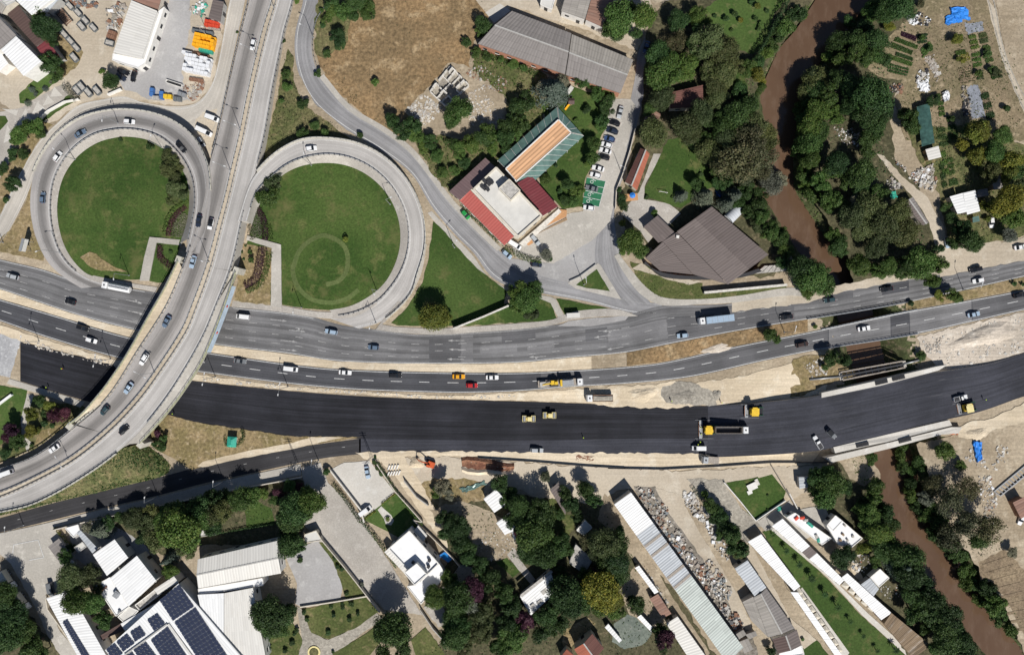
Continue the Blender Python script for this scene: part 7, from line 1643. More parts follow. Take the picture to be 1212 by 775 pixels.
# ---- trucks
def truck(name,label,cat,px,py,ang,L,kind,cab='paint_white',load='paint_white',rev=False,group=G5,cabl=2.2):
    z=road_z(px,py);p=P(px,py,z+1.8)
    a=(road_dir(px,py)[0]+(math.pi if rev else 0))if ang is None else-R(ang)
    o=thing(name,label,cat,(p.x,p.y,z+.01),group,a);h=L/2
    bl_=lambda mb,nm,mt:_loc(mb,nm,mt,o)
    c0=h-cabl
    cb=bl_(loft([(c0,1.15,1.2,1.15,.55,1.5,2.75),(c0+.3,1.15,1.22,1.18,.5,1.5,2.95),(h-.45,1.15,1.22,1.15,.5,1.5,2.9),(h-.08,1.15,1.2,1.08,.45,1.5,2.2),(h,1.1,1.15,1.0,.45,1.3,1.7)]),'cab',cab)
    _loc(MB().add([(h-.41,-1.05,2.84),(h-.41,1.05,2.84),(h-.02,1.0,1.95),(h-.02,-1.0,1.95)],[(0,3,2,1)]),'windscreen','glass_dark',o)
    _loc(MB().box(c0+.9,0,2.97,3.12,.5,.5),'roof_hatch','dark_metal',o)
    for s_ in(-1,1):
        _loc(MB().box(h-.02,s_*.85,.7,.95,.08,.35),'headlight','lit_white',o);_loc(MB().box(h-.3,s_*1.35,1.7,2.4,.1,.22),'mirror','dark_metal',o)
    _loc(MB().box(-cabl*.5,0,.75,1.05,L-cabl*1.0,.9),'chassis','dark_metal',o)
    b0,b1=-h,c0-.35;bm,bl3=(b0+b1)/2,b1-b0
    if kind=='tank':
        mb=MB();n_=14;pr=None
        for f,k in((0,.75),(.03,1),(.97,1),(1,.75)):
            ring=[(b0+bl3*f,1.2*k*math.cos(2*math.pi*i/n_),2.0+1.1*k*math.sin(2*math.pi*i/n_))for i in range(n_)]
            if pr:
                for i in range(n_):mb.add([pr[i],pr[(i+1)%n_],ring[(i+1)%n_],ring[i]],[(3,2,1,0)])
            else:mb.add(ring,[tuple(range(n_))])
            pr=ring
        mb.add(pr,[tuple(range(n_-1,-1,-1))]);ob=_loc(mb,'tank',load,o)
        for f in(.2,.4,.6,.8):_loc(MB().tube((b0+bl3*f,0,3.08),(b0+bl3*f,0,3.25),.3,.3,10),'hatch','galv',o)
        _loc(MB().box(bm,0,3.1,3.16,bl3*.9,.5),'walkway','steel',o)
    elif kind in('tipper','open'):
        zt=2.9 if kind=='tipper' else 2.3
        _loc(MB().box(bm,0,1.05,1.2,bl3,2.4),'floor','dark_metal',o)
        for s_ in(-1,1):_loc(MB().box(bm,s_*1.17,1.1,zt,bl3,.1),'side_board',load,o)
        for x in(b0+.06,b1-.06):_loc(MB().box(x,0,1.1,zt,.1,2.4),'end_board',load,o)
        for i in range(7):_loc(MB().box(b0+bl3*(i+.5)/7,1.25,1.1,zt,.12,.08),'rib',load,o)
        if kind=='open':_loc(loft([(b0+.1,1.05,1.08,.7,1.2,1.9,2.2),(bm,1.05,1.08,.5,1.2,2.0,2.6),(b1-.1,1.05,1.08,.7,1.2,1.9,2.2)]),'load','mud_gravel',o)
    elif kind=='box':
        _loc(MB().box(bm,0,1.05,3.5,bl3,2.45),'cargo_box',load,o);_loc(MB().box(bm,0,3.5,3.56,bl3-.25,2.2),'roof_panel',load,o)
        for i in range(1,5):_loc(MB().box(b0+bl3*i/5,0,3.56,3.6,.08,2.2),'roof_rib','galv',o)
        _loc(MB().box(b0-.02,0,1.1,3.4,.05,2.2),'rear_door','galv',o)
    elif kind=='flat':
        _loc(MB().box(bm,0,1.05,1.25,bl3,2.5),'load_bed','timber_grey',o)
    for x in([h-1.3]+[b0+1.0+1.25*i for i in range(3 if L>9 else 2)]):
        for s_ in(-1,1):inst(WHB,'wheel',o,None,(x,s_*1.0,.5))
    return o
def _loc(mb,name,mt,parent,smooth=False):
    ob=bpy.data.objects.new(name,mb.mesh(name,mt,(0,0,0),smooth));C.objects.link(ob);ob.parent=parent;return ob
truck('tanker_truck','white tanker truck on the upper highway left of the flyover','truck',138,340,None,10.5,'tank',rev=True,group=G2)
t_=truck('box_lorry','white lorry with pale blue trailer on the upper highway','truck',847,378,None,12.6,'box',load='paint_paleblue',rev=True,group=G2)
truck('tipper_truck','brown tipper truck with white cab parked on sand between the roads','truck',709.5,471,180,9.8,'open',load='rusty')
t_=truck('asphalt_tipper','white tipper with dark empty body feeding the paver','truck',866,508.5,0,12.2,'tipper',load='timber_grey')
ll=truck('low_loader','low loader with white cab carrying yellow machinery','truck',663.5,453,None,16.5,'flat')
_loc(MB().box(2.6,0,1.3,2.9,4.2,2.2).box(2.4,0,2.9,3.1,3.4,1.8),'carried_plant','steel',ll);_loc(MB().box(.2,0,1.3,3.2,.7,2.3),'carried_bulkhead','machine_yellow',ll)
_loc(MB().box(-2.3,.3,1.3,2.6,2.4,1.5).tube((-3.0,.2,2.4),(-6.6,-.3,1.9),.28,.2,6).box(-1.6,.1,2.6,3.3,1.0,1.1),'carried_excavator','machine_yellow',ll)
_loc(MB().box(-6.4,-.2,1.3,1.9,2.2,1.8),'carried_bucket','stone_grey',ll);_loc(MB().box(-2.4,-.9,1.3,1.9,3.2,.5).box(-2.4,1.0,1.3,1.9,3.2,.5),'carried_tracks','dark_metal',ll)
truck('box_truck','white box truck at the left edge of the lower left yard','truck',8.5,686,58,7.5,'box',load='paint_cream',group=G4)
truck('box_truck','white box truck in the middle of the lower left yard','truck',25.5,712,55,7.0,'box',load='paint_cream',group=G4)
truck('crane_truck','grey utility truck on the sand below the white van','truck',841,544.5,185,6.5,'flat',cab='paint_silver')
# ---- road rollers and pavers
def roller(label,px,py,ang,cream=True):
    z=road_z(px,py);p=P(px,py,z+1.6);o=thing('road_roller',label,'road roller',(p.x,p.y,z+.01),'road rollers',-R(ang))
    for s_ in(-1,1):
        d=_loc(MB().tube((s_*1.65,-.95,.65),(s_*1.65,.95,.65),.65,.65,20),'drum','steel',o)
        _loc(MB().box(s_*1.65,1.05,.5,1.35,1.5,.12).box(s_*1.65,-1.05,.5,1.35,1.5,.12).box(s_*1.0,0,.9,1.3,.25,2.1).box(s_*2.32,0,1.05,1.3,.15,2.1),'drum_frame','machine_cream',o)
    _loc(MB().box(.15,0,.7,1.35,1.7,1.5).box(-.75,0,.8,1.15,.6,.7),'chassis','machine_yellow',o)
    for sx in(-.35,.85):
        for sy in(-.6,.6):_loc(MB().tube((sx,sy,1.3),(sx,sy,2.55),.05),'canopy_post','dark_metal',o)
    _loc(MB().box(.25,0,2.55,2.72,1.65,1.6,0,0,.94),'canopy','machine_cream',o)
    _loc(MB().box(.2,0,1.35,1.6,.5,.55).box(-.02,0,1.6,2.05,.12,.5),'seat','black_rubber',o)
    return o
roller('cream and yellow tandem roller, left of the pair',626,495.5,0);roller('cream and yellow tandem roller, right of the pair',650.5,491.5,0)
def paver(label,px,py,ang,wide=6.0,roof='machine_yellow'):
    z=road_z(px,py);p=P(px,py,z+1.8);o=thing('asphalt_paver',label,'paver',(p.x,p.y,z+.01),'asphalt pavers',-R(ang))
    _loc(MB().box(.2,0,.5,1.7,3.2,2.3),'body','machine_yellow',o)
    for s_ in(-1,1):_loc(MB().box(.2,s_*1.3,0,.75,3.4,.4),'track','black_rubber',o)
    _loc(MB().box(2.6,0,.45,.6,1.7,2.9).box(2.6,1.45,.5,1.3,1.7,.1).box(2.6,-1.45,.5,1.3,1.7,.1),'hopper','green_paint',o)
    _loc(MB().box(2.6,0,.6,.8,1.5,2.6),'asphalt_load','asphalt_fresh',o)
    sc_=_loc(MB().box(-2.5,0,.08,.55,1.0,wide).box(-2.1,0,.5,.75,.35,wide*.9),'screed','steel',o)
    _loc(MB().box(-2.95,0,.4,.5,.5,wide*.8),'foot_board','rusty',o)
    for s_ in(-1,1):_loc(MB().box(-.8,s_*1.5,.6,.85,3.4,.18),'tow_arm','dark_metal',o);_loc(MB().tube((-4.5,s_*(wide/2+.1),.35),(2.2,s_*(wide/2+.1),.35),.05),'level_beam','galv',o)
    for sx in(-1.2,.8):
        for sy in(-1.0,1.0):_loc(MB().tube((sx,sy,1.6),(sx,sy,3.0),.06),'canopy_post','dark_metal',o)
    _loc(MB().box(-.2,-.2,3.0,3.18,2.5,2.6).box(-.2,1.3,3.0,3.12,1.7,.7),'canopy',roof,o)
    _loc(MB().box(-.9,.5,1.7,2.2,.5,.5).box(-.9,-.5,1.7,2.2,.5,.5),'seat','black_rubber',o);_loc(MB().box(.7,0,1.7,2.3,.3,1.6),'control_desk','dark_metal',o)
    return o
paver('yellow asphalt paver behind the tipper',838.5,508.5,0,6.6);paver('yellow asphalt paver alone near the north edge',893,487,0,4.6);paver('cream-roofed paving machine at the right side of the works',1146,482.5,-12,4.0,'machine_cream')
ex=thing('excavator','red excavator digging beside the trench','excavator',tuple(P(509,548)),rz=R(160))
for s_ in(-1,1):_loc(loft([(-1.7,.22,.25,.22,.15,.4,.65),(-1.3,.25,.27,.25,0,.4,.8),(1.3,.25,.27,.25,0,.4,.8),(1.7,.22,.25,.22,.15,.4,.65)]),'track','black_rubber',ex).location=(0,s_*1.0,0)
_loc(MB().box(-.4,0,.8,1.0,1.2,1.2),'turntable','dark_metal',ex);_loc(MB().box(-.6,0,1.0,2.0,2.6,2.3,0,0,.92),'engine_house','machine_orange',ex);cb=_loc(MB().box(.3,.6,1.9,2.9,1.3,1.0,0,0,.85),'cab','machine_orange',ex)
_loc(MB().box(.98,.6,2.1,2.75,.06,.8),'windscreen','glass_dark',ex)
_loc(MB().tube((.6,-.3,1.8),(2.6,-.3,3.6),.26,.2,6).tube((2.6,-.3,3.6),(4.2,-.3,3.0),.2,.16,6),'boom','machine_orange',ex);_loc(MB().tube((4.2,-.3,3.1),(5.2,-.3,1.0),.17,.12,6),'stick','machine_orange',ex)
_loc(MB().box(5.1,-.3,.2,.9,.8,.9,0,0,.7),'bucket','dark_metal',ex)
# ================================================================== STREET FURNITURE
LAMP={'pole':MB().tube((0,0,0),(0,0,9.5),.13,.07,8).box(0,0,0,.35,.4,.4).mesh('pole','galv'),'arm':MB().tube((0,0,9.4),(1.7,0,9.9),.06,.05,6).mesh('arm','galv'),'lamp_head':MB().box(2.0,0,9.82,9.98,.85,.34,0,0,.8).mesh('lamp_head','lamp_head')}
def lamp(label,px,py,ang,two=False,h=1.0,group='street lamps'):
    z=road_z(px,py);p=P(px,py,z);o=thing('street_lamp',label,'street lamp',(p.x,p.y,z),group,-R(ang));o.scale=(h,h,h)
    inst(LAMP['pole'],'pole',o)
    for k in((0,math.pi)if two else(0,)):inst(LAMP['arm'],'arm',o,rz=k);inst(LAMP['lamp_head'],'lamp_head',o,rz=k)
for i,(px,py)in enumerate(((46.5,404),(131,425),(255,446),(341,457.5))):lamp('double-armed street lamp beside the lower highway, %s'%['leftmost','second from left','third from left','rightmost'][i],px,py,-80,True)
for i,(px,py,an)in enumerate(((325,10,20),(304,68,20),(285,155,20),(273,202,200),(247.5,310,200),(183,441,210),(90,540,240))):lamp('double-armed lamp on the flyover median, %s'%['topmost','second from top','third from top','fourth from top','fifth from top','sixth from top','lowest'][i],px,py,an,True)
for px,py,an,lb in((89,189,225,'single lamp inside the upper left of the left loop'),(192,175,-60,'single lamp inside the upper right of the left loop'),(71,299,160,'single lamp inside the lower left of the left loop'),(153,326,90,'single lamp at the bottom of the left loop lawn'),(369,196,-90,'single lamp at the top of the right loop lawn'),(462,242,-20,'single lamp at the right of the right loop lawn'),(357,364,90,'single lamp at the bottom of the right loop lawn'),(446,344,60,'single lamp at the lower right of the right loop lawn'),(445,382,100,'single lamp at the exit of the right loop')):lamp(lb,px,py,an)
for px,py,an,lb in((928,393,-80,'street lamp in the brown median'),(691,337,-100,'street lamp on the triangular island'),(538,293,-40,'street lamp beside the wedge lawn'),(28,621,-80,'street lamp at the left end of the frontage road'),(187,587,-80,'street lamp beside the tree-shaded pavement'),(265,569,-80,'street lamp near the middle of the frontage pavement'),(377,545,-80,'street lamp at the top of the broad drive'),(4,287,60,'street lamp at the left edge near the dry island'),(371,45,200,'street lamp beside the dry field'),(247,44,15,'street lamp between service road and flyover'),(736,206,200,'street lamp beside the car park lane'),(140,146,90,'street lamp at the top of the left loop'),(1140,343,-80,'street lamp in the right median')):lamp(lb,px,py,an)
# lattice power poles on the frontage road
def pylon(label,px,py):
    p=P(px,py,0);o=thing('lattice_pole',label,'power pole',tuple(p),'lattice power poles')
    for sx in(-1,1):
        for sy in(-1,1):_loc(MB().beam((sx*.45,sy*.45,0),(sx*.15,sy*.15,11),.09,.09),'leg','steel',o)
    for k in range(9):
        z0,z1=k*1.2,(k+1)*1.2;w0,w1=.45-.3*z0/11,.45-.3*z1/11
        _loc(MB().tube((-w0,-w0,z0),(w1,-w1,z1),.03,.03,4).tube((w0,w0,z0),(-w1,w1,z1),.03,.03,4).tube((-w0,w0,z0),(-w1,-w1,z1),.03,.03,4).tube((w0,-w0,z0),(w1,w1,z1),.03,.03,4),'lattice','steel',o)
    _loc(MB().box(0,0,10.3,10.45,2.6,.12).box(0,0,9.3,9.45,2.2,.12),'cross_arm','steel',o)
pylon('lattice power pole left of the broad drive',352,548);pylon('lattice power pole at the villa yard gate',440,541)
for i,(px,py,an)in enumerate(((27,290,10),)):
    p=P(px,py,5);o=thing('billboard','white billboard on the dry island left of the loop','billboard',(p.x,p.y,0),rz=R(75))
    for s_ in(-1,1):_loc(MB().tube((s_*1.6,0,0),(s_*1.6,0,4.2),.1),'post','steel',o)
    _loc(MB().box(0,0,3.0,5.6,4.6,.25),'panel','wall_white',o);_loc(MB().box(0,0,5.6,5.75,4.7,.9),'hood','galv',o)
o=thing('bus_shelter','small grey bus shelter beside the bay','bus shelter',tuple(P(*t1(2,2,922,318))),rz=R(3))
_loc(MB().box(0,0,2.35,2.5,4.8,1.7),'roof','roof_flat',o);_loc(MB().box(0,.8,0,2.35,4.6,.08),'back_panel','glass_blue',o);_loc(MB().box(0,.4,.4,.48,3.6,.45),'bench','timber',o)
for s_ in(-1,1):_loc(MB().box(s_*2.3,.2,0,2.35,.08,1.2),'side_panel','glass_blue',o)
def wall(label,pts,h,wd=.3,mat='wall_block',name='boundary_wall',cat='wall',cope=None):
    q=[P(a,b,h)for a,b in pts];o=thing(name,label,cat,(q[0].x,q[0].y,0))
    for a,b in zip(q[:-1],q[1:]):
        MB().beam((a.x,a.y,-.1),(b.x,b.y,-.1),wd,h+.1).build('wall_panel',mat,o)
        if cope:MB().beam((a.x,a.y,h),(b.x,b.y,h),wd+.2,.08).build('coping',cope,o)
    return o
wall('tall pale screen wall standing diagonally on the wedge lawn',T(2,2,262,392,430,325,575,262),3.0,.45,'wall_white','screen_wall','wall','stone_white')
wall('wall along the left side of the villa yard',T(1,3,700,470,870,690,890,760),1.6,cope='stone_white')
wall('wall between villa garden and sandy lane',T(1,3,960,440,1060,590,1150,690,1212,760)+T(2,4,40,30,130,110,260,240,300,290),1.8)
wall('low wall along the bottom of the grey court',T(1,4,535,510,720,482,905,450),1.0,.4,'wall_cream')
wall('long wall between grey court and broad drive',T(1,4,655,140,780,290,905,450,975,540),2.2)
wall('garden wall along the south side of the frontage pavement',[(60,628),(103,617),(189,599),(260,583),(356,565)],2.0,.35,'wall_block')
wall('white wall around the walled green lawn',T(3,3,640,540,730,645,815,752,980,640),1.1,.3,'wall_white')
wall('dark fence at the head of the walled lawn',T(3,3,905,450,985,585,1040,680),1.6,.15,'timber_grey','fence','fence')
wall('low dark site fence along the sandy shoulder',T(2,3,400,405,700,425,1000,450,1212,462)+T(3,3,0,462,300,468,600,452,900,430,1100,430,1250,430),.9,.25,'dark_metal','site_barrier','barrier')
wall('retaining wall at the left edge below the new road',T(0,3,-20,115,60,55),1.2,.6,'roof_white','garden_wall','wall')
wall('court wall beside the service road',T(0,0,200,665,260,610,350,560,430,545),1.6,.3,'wall_white')
wall('rusty gate wall at the yard entrance',T(0,0,590,522,665,490),1.4,.5,'wall_white')
wall('dark wall between hamlet lane and back garden',T(2,4,80,525,150,630,230,720),1.8,.3,'wall_grey')
wall('drive wall beside the villa drive',T(2,3,-10,530,60,620,125,668),1.8,.35,'wall_grey')
wall('wall along the booths',T(3,3,1000,600,1045,685),1.8,.3,'wall_white')
wall('lane wall along the left of the car park lane',T(3,1,150,10,120,130,80,260,45,350,40,450),1.6,.3,'wall_block')
wall('wall beside the lower left factory drive',T(0,4,250,460,260,520,345,640,440,790),1.4,.3,'wall_cream')
wall('dark retaining wall inside the pavement corner',T(2,2,905,130,960,105,1050,38),.8,.4,'wall_grey')
# green parking bays with painted signs
pb=sheet('parking_bays',[(694.5,210),(717,214.5),(709,245),(689.5,241)],'green_paint',z=.075,label='four green painted parking bays in the car park',rag=0)
def stripe(parent,a,b,wd,z=.085,mat='road_paint',name='bay_line'):
    return MB().beam(P(*a,z),P(*b,z),wd,.006).build(name,mat,parent)
L0,L1_,R0,R1_=(694.5,210),(689.5,241),(717,214.5),(709,245)
for f in(0,.26,.5,.74,1):stripe(pb,mid(L0,L1_,f),mid(R0,R1_,f),.18)
stripe(pb,R0,R1_,.18)
for f in(.13,.62,.87):
    c_=mid(mid(L0,L1_,f),mid(R0,R1_,f),.30);p=P(*c_,.085);mb=MB()
    for i in range(10):
        a,b=2*math.pi*i/10,2*math.pi*(i+1)/10;mb.beam((p.x+.55*math.cos(a),p.y+.55*math.sin(a),.085),(p.x+.55*math.cos(b),p.y+.55*math.sin(b),.085),.2,.006)
    mb.beam((p.x+.3,p.y+.9,.085),(p.x+1.5,p.y+.3,.085),.22,.006);mb.beam((p.x+.7,p.y+1.3,.085),(p.x+1.3,p.y+1.0,.085),.2,.006);mb.build('bay_symbol','road_paint',pb)
# ================================================================== RIVER BRIDGES
def river_bridge(label,s_,x0,x1,rails):
    d0,d1=dA(s_,x0),dA(s_,x1);c=s_.at((d0+d1)/2,.5);o=thing('river_bridge',label,'bridge',(c.x,c.y,0),'bridges over the river');k=8;zo=c.z-.1
    mb=MB()
    for j in range(k):
        a,b=s_.at(d0+(d1-d0)*j/k,0),s_.at(d0+(d1-d0)*(j+1)/k,0);e,f=s_.at(d0+(d1-d0)*j/k,1),s_.at(d0+(d1-d0)*(j+1)/k,1)
        mb.prism([(a.x,a.y),(b.x,b.y),(f.x,f.y),(e.x,e.y)],-1.1,min(a.z,b.z,e.z,f.z)-.06,bottom=True)
    mb.build('deck','concrete',o)
    for t0 in(.1,.37,.63,.9):
        a,b=s_.at(d0,t0),s_.at(d1,t0);MB().beam((a.x,a.y,-2.0),(b.x,b.y,-2.0),.6,.95).build('girder','concrete',o)
    for d in(d0,d1):
        a,b=s_.at(d,0),s_.at(d,1);MB().beam((a.x,a.y,-6.5),(b.x,b.y,-6.5),1.0,5.4).build('abutment','concrete',o)
    for t0 in rails:
        mb=MB();mp=MB();n_=24
        for j in range(n_):
            a,b=s_.at(d0+(d1-d0)*j/n_,t0),s_.at(d0+(d1-d0)*(j+1)/n_,t0)
            for z in(.45,1.0):mb.beam(a,b,.1,.1,lift=z)
            mb.beam(a,b,.5,.22,lift=-.02);mp.box(a.x,a.y,0,1.1,.16,.16)
        mb.build('railing','steel',o);tag(mp.build('railing_posts','steel',o),kind='stuff')
    return o
river_bridge('bridge carrying the upper highway over the river',sA,955,1076,(.995,));river_bridge('bridge carrying the lower highway over the river',sB,972,1086,(.005,.995));river_bridge('new wide bridge under construction over the river',sC2,985,1112,())
def road_zn(px,py):
    c=(sC2.L[:,0]+sC2.R[:,0])/2;return float(np.interp(px,c,sC2.z))
for nm,pts,h,lb in(('bridge_edge_beam',T(4,2,95,745,370,685,730,600,790,590,740,622,420,705,95,772),.35,'pale edge beam on the north side of the new bridge'),('bridge_footway',T(4,3,160,345,800,195,815,225,480,310,170,378),.3,'pale concrete footway along the south side of the new bridge'),('bridge_edge_beam',T(4,3,115,405,480,318,810,235,870,235,850,270,760,275,480,350,150,430),.32,'white outer edge beam on the south side of the new bridge')):
    hz=[road_zn(*q)+h for q in pts];w_=[tuple(P(*q,z)[:2])for q,z in zip(pts,hz)];o=MB().prism(w_,-.9,hz).build(nm,'pale_concrete',loc=(*centre(w_),0));tag(o,lb,'edge beam')
def bundle(label,px,py,ang,L=4.4,n_=6,mat='rusty'):
    zz=road_zn(px,py)+.33;p=P(px,py,zz+.1);o=thing('rebar_bundle',label,'steel bars',(p.x,p.y,zz),'dark steel bundles on the new bridge',-R(ang))
    for i in range(n_):_loc(MB().tube((-L/2,(i-n_/2+.5)*.26,.12),(L/2,(i-n_/2+.5)*.26,.12),.12,.12,6),'bar',mat,o)
for u,v,an,lb,r_ in((320,330,-12,'dark steel bundle on the south footway, left one',3),(555,305,-14,'dark steel bundle on the south footway, right one',3),(425,685,-13,'dark steel bundle on the north edge, left one',2),(520,662,-13,'dark steel bundle on the north edge, right one',2)):bundle(lb,*t1(4,r_,u,v),an,4.6,6,'dark_metal')
pt=thing('pipe_bridge','steel truss footbridge carrying a pipe across the river gap','pipe bridge',tuple(P(*t1(4,2,380,620))))
a0,a1=P(*t1(4,2,200,632),1.2),P(*t1(4,2,548,570),1.2);b0,b1=P(*t1(4,2,212,676),1.2),P(*t1(4,2,556,606),1.2)
for a,b,z in((a0,a1,0),(b0,b1,0),(a0,a1,-1.0),(b0,b1,-1.0)):MB().beam(a,b,.35,.25,lift=z).build('chord','timber_grey',pt)
for i in range(11):
    f=i/10;MB().beam(a0.lerp(a1,f),b0.lerp(b1,f),.18,.15,lift=-.9).build('cross_bar','steel',pt)
    for a,b in((a0,a1),(b0,b1)):p=a.lerp(b,f);MB().box(p.x,p.y,p.z-1.0,p.z,.15,.15).build('post','steel',pt)
MB().beam(a0.lerp(b0,.5),a1.lerp(b1,.5),.6,.12,lift=-.1).build('deck','dark_metal',pt)
MB().tube(P(*t1(4,2,30,672),.4),P(*t1(4,2,205,655),.4),.35,.35,10).tube(P(*t1(4,2,550,585),.4),P(*t1(4,2,650,560),.4),.35,.35,10).tube(P(*t1(4,2,205,655),.35),P(*t1(4,2,550,585),.35),.35,.35,10).build('pipe','steel',pt,True)
for u,v in((200,655),(550,588)):p=P(*t1(4,2,u,v));MB().box(p.x,p.y,-6.5,.4,1.2,2.6,R(12)).build('abutment','concrete',pt)
# ================================================================== YARD GOODS, GARDENS, RUBBLE, PEOPLE
def skip_meshes():
    q=[(-1.5,-.9),(1.5,-.9),(1.5,.9),(-1.5,.9)];mb=MB();lo=[(x*.8,y*.85,0)for x,y in q];hi=[(x,y,1.35)for x,y in q];mb.add(lo+hi,[(0,1,5,4),(1,2,6,5),(2,3,7,6),(3,0,4,7)])
    inn_=[(x*.94,y*.9,1.35)for x,y in q];fl_=[(x*.92,y*.88,.9)for x,y in q]
    mb.add(hi+inn_,[(0,1,5,4),(1,2,6,5),(2,3,7,6),(3,0,4,7)]);mb.add(inn_+fl_,[(1,0,4,5),(2,1,5,6),(3,2,6,7),(0,3,7,4)])
    lid=MB().add(fl_,[(0,1,2,3)]);rib=MB()
    for x in(-.8,0,.8):rib.box(x,.93,.2,1.3,.1,.08).box(x,-.93,.2,1.3,.1,.08)
    return mb.mesh('tub','skip_grey'),lid.mesh('contents','stone_grey'),rib.mesh('rib','dark_metal')
SK=skip_meshes()
SKN=['topmost']+[w_+' in the line' for w_ in 'second third fourth fifth sixth seventh eighth ninth tenth eleventh twelfth thirteenth fourteenth fifteenth sixteenth'.split()]
def skip_at(u,v,ang,label,sc=1.0,c=0,r=0):
    p=P(*t1(c,r,u,v),1.0);o=thing('skip',label,'skip',(p.x,p.y,.03),'grey skips in the storage yard',-R(ang));o.scale=(sc,sc,sc)
    inst(SK[0],'tub',o);inst(SK[1],'contents',o);inst(SK[2],'rib',o)
for i,(u,v)in enumerate(((322,152),(355,192),(388,228),(420,265))):skip_at(u,v,48,'grey skip in the row on dry grass, %s'%['topmost','second from top','third from top','lowest'][i])
for i,(u,v)in enumerate(((385,35),(430,72),(470,115),(515,155))):skip_at(u,v,48,'grey skip in the row right of the steel rack, %s'%['topmost','second from top','third from top','lowest'][i])
for u,v,lb in((450,147,'grey skip standing apart below the steel rack'),(300,55,'grey skip beside the glazed lean-to'),(410,320,'large grey skip at the end of the dry grass row'),(450,480,'grey skip by the service road, left of three'),(487,512,'grey skip by the service road, middle of three'),(535,502,'grey skip by the service road, right of three'),(605,240,'grey skip against the tapered white shed'),(425,500,'brown grey skip beside the green hedge box')):skip_at(u,v,50 if u!=605 else 15,lb,1.1)
def stack(name,label,cat,px,py,ang,nx_,ny_,size,h,mat,group=None,gapk=.93,layers=1):
    """a stack of separate packs standing side by side"""
    p=P(px,py,h);o=thing(name,label,cat,(p.x,p.y,.03),group,-R(ang));g=random.Random(int(px*31+py))
    me_=MB().box(0,0,0,h/layers*.97,size[0]*gapk,size[1]*gapk,0,0,.96).mesh('pack',mat)
    for i in range(nx_):
        for j in range(ny_):
            for k in range(layers):
                if k and g.random()<.2:continue
                inst(me_,'pack',o,None,((i-(nx_-1)/2)*size[0]+g.uniform(-.06,.06),(j-(ny_-1)/2)*size[1]+g.uniform(-.06,.06),k*h/layers),g.uniform(-.05,.05))
    return o
X=lambda u,v:t1(0,0,u,v)
stack('sack_stack','stack of orange yellow covered packs by the service road','pallet stack',*X(1120,225),12,6,4,(1.25,1.25),2.6,'tarp_yellow',layers=2)
stack('white_stack','large stack of white wrapped packs by the service road','pallet stack',*X(1082,352),12,7,5,(1.35,1.3),2.8,'tarp_white',layers=2)
stack('white_stack','small white wrapped row above the large white stack','pallet stack',*X(1030,290),12,3,1,(1.3,1.2),1.8,'tarp_white')
stack('red_stack','red covered packs near the brown hut','pallet stack',*X(1165,130),12,4,2,(1.3,1.2),1.6,'tarp_red')
stack('green_stack','green covered packs below the orange stack','pallet stack',*X(1132,280),15,4,1,(1.3,1.2),1.4,'tarp_green')
stack('brick_stack','brown brick packs beside the green covered packs','pallet stack',*X(1115,305),15,4,1,(1.2,1.2),1.1,'rusty')
stack('brick_stack','brown brick packs below the large white stack','pallet stack',*X(1080,440),8,4,1,(1.3,1.2),1.1,'rusty')
stack('dark_stack','dark covered packs above the orange stack','pallet stack',*X(1115,175),10,6,1,(1.3,1.3),1.5,'skip_grey')
stack('grey_stack','grey timber packs between red and dark stacks','pallet stack',*X(1180,160),8,3,1,(1.5,.8),.9,'timber_grey')
stack('brick_stack','rust brown packs against the tapered shed, upper','pallet stack',*X(612,190),20,2,2,(1.5,1.5),1.4,'rusty')
for i,(u,v,an,mt,lb)in enumerate(((835,507,95,'plastic_blue','blue steel box in the lower yard row, leftmost'),(887,525,95,'plastic_blue','blue steel box in the lower yard row, second'),(922,532,5,'machine_yellow','yellow steel box in the lower yard row'),(975,545,5,'skip_grey','dark steel box at the right of the lower yard row'),(1000,520,20,'galv','grey steel box above the dark one in the lower yard row'),(860,540,5,'stone_grey','pale pallet between the blue boxes'))):
    stack('steel_box',lb,'crate',*X(u,v),an,2,1,(1.5,1.6),1.4,mt,'steel boxes in the lower yard row')
tr_=thing('steel_trough','long white trough lying in the storage yard','trough',tuple(P(*X(965,465))),rz=R(-18))
_loc(MB().box(0,0,.1,.2,5.8,1.0),'floor','dark_metal',tr_)
for s_ in(-1,1):_loc(MB().box(0,s_*.55,0,.9,6,.12),'side','wall_white',tr_);_loc(MB().box(s_*3,0,0,.9,.12,1.1),'end','wall_white',tr_)
rk=thing('steel_rack','brown steel lattice rack among the skips','rack',tuple(P(*X(360,100))),rz=R(-50))
for i in range(9):_loc(MB().box(-2.8+i*.7,0,.6,.8,.18,3.0),'cross_bar','rusty',rk)
for s_ in(-1,1):_loc(MB().box(0,s_*1.5,.5,.9,6.2,.2),'side_rail','dark_metal',rk)
for sx in(-1,1):
    for sy in(-1,1):_loc(MB().box(sx*2.8,sy*1.4,0,.6,.2,.2),'leg','dark_metal',rk)
o=hedge('hedge_box',T(0,0,350,470,385,510,425,550),2.6,2.4,'leaf_l','long grey-green clipped block beside the court')
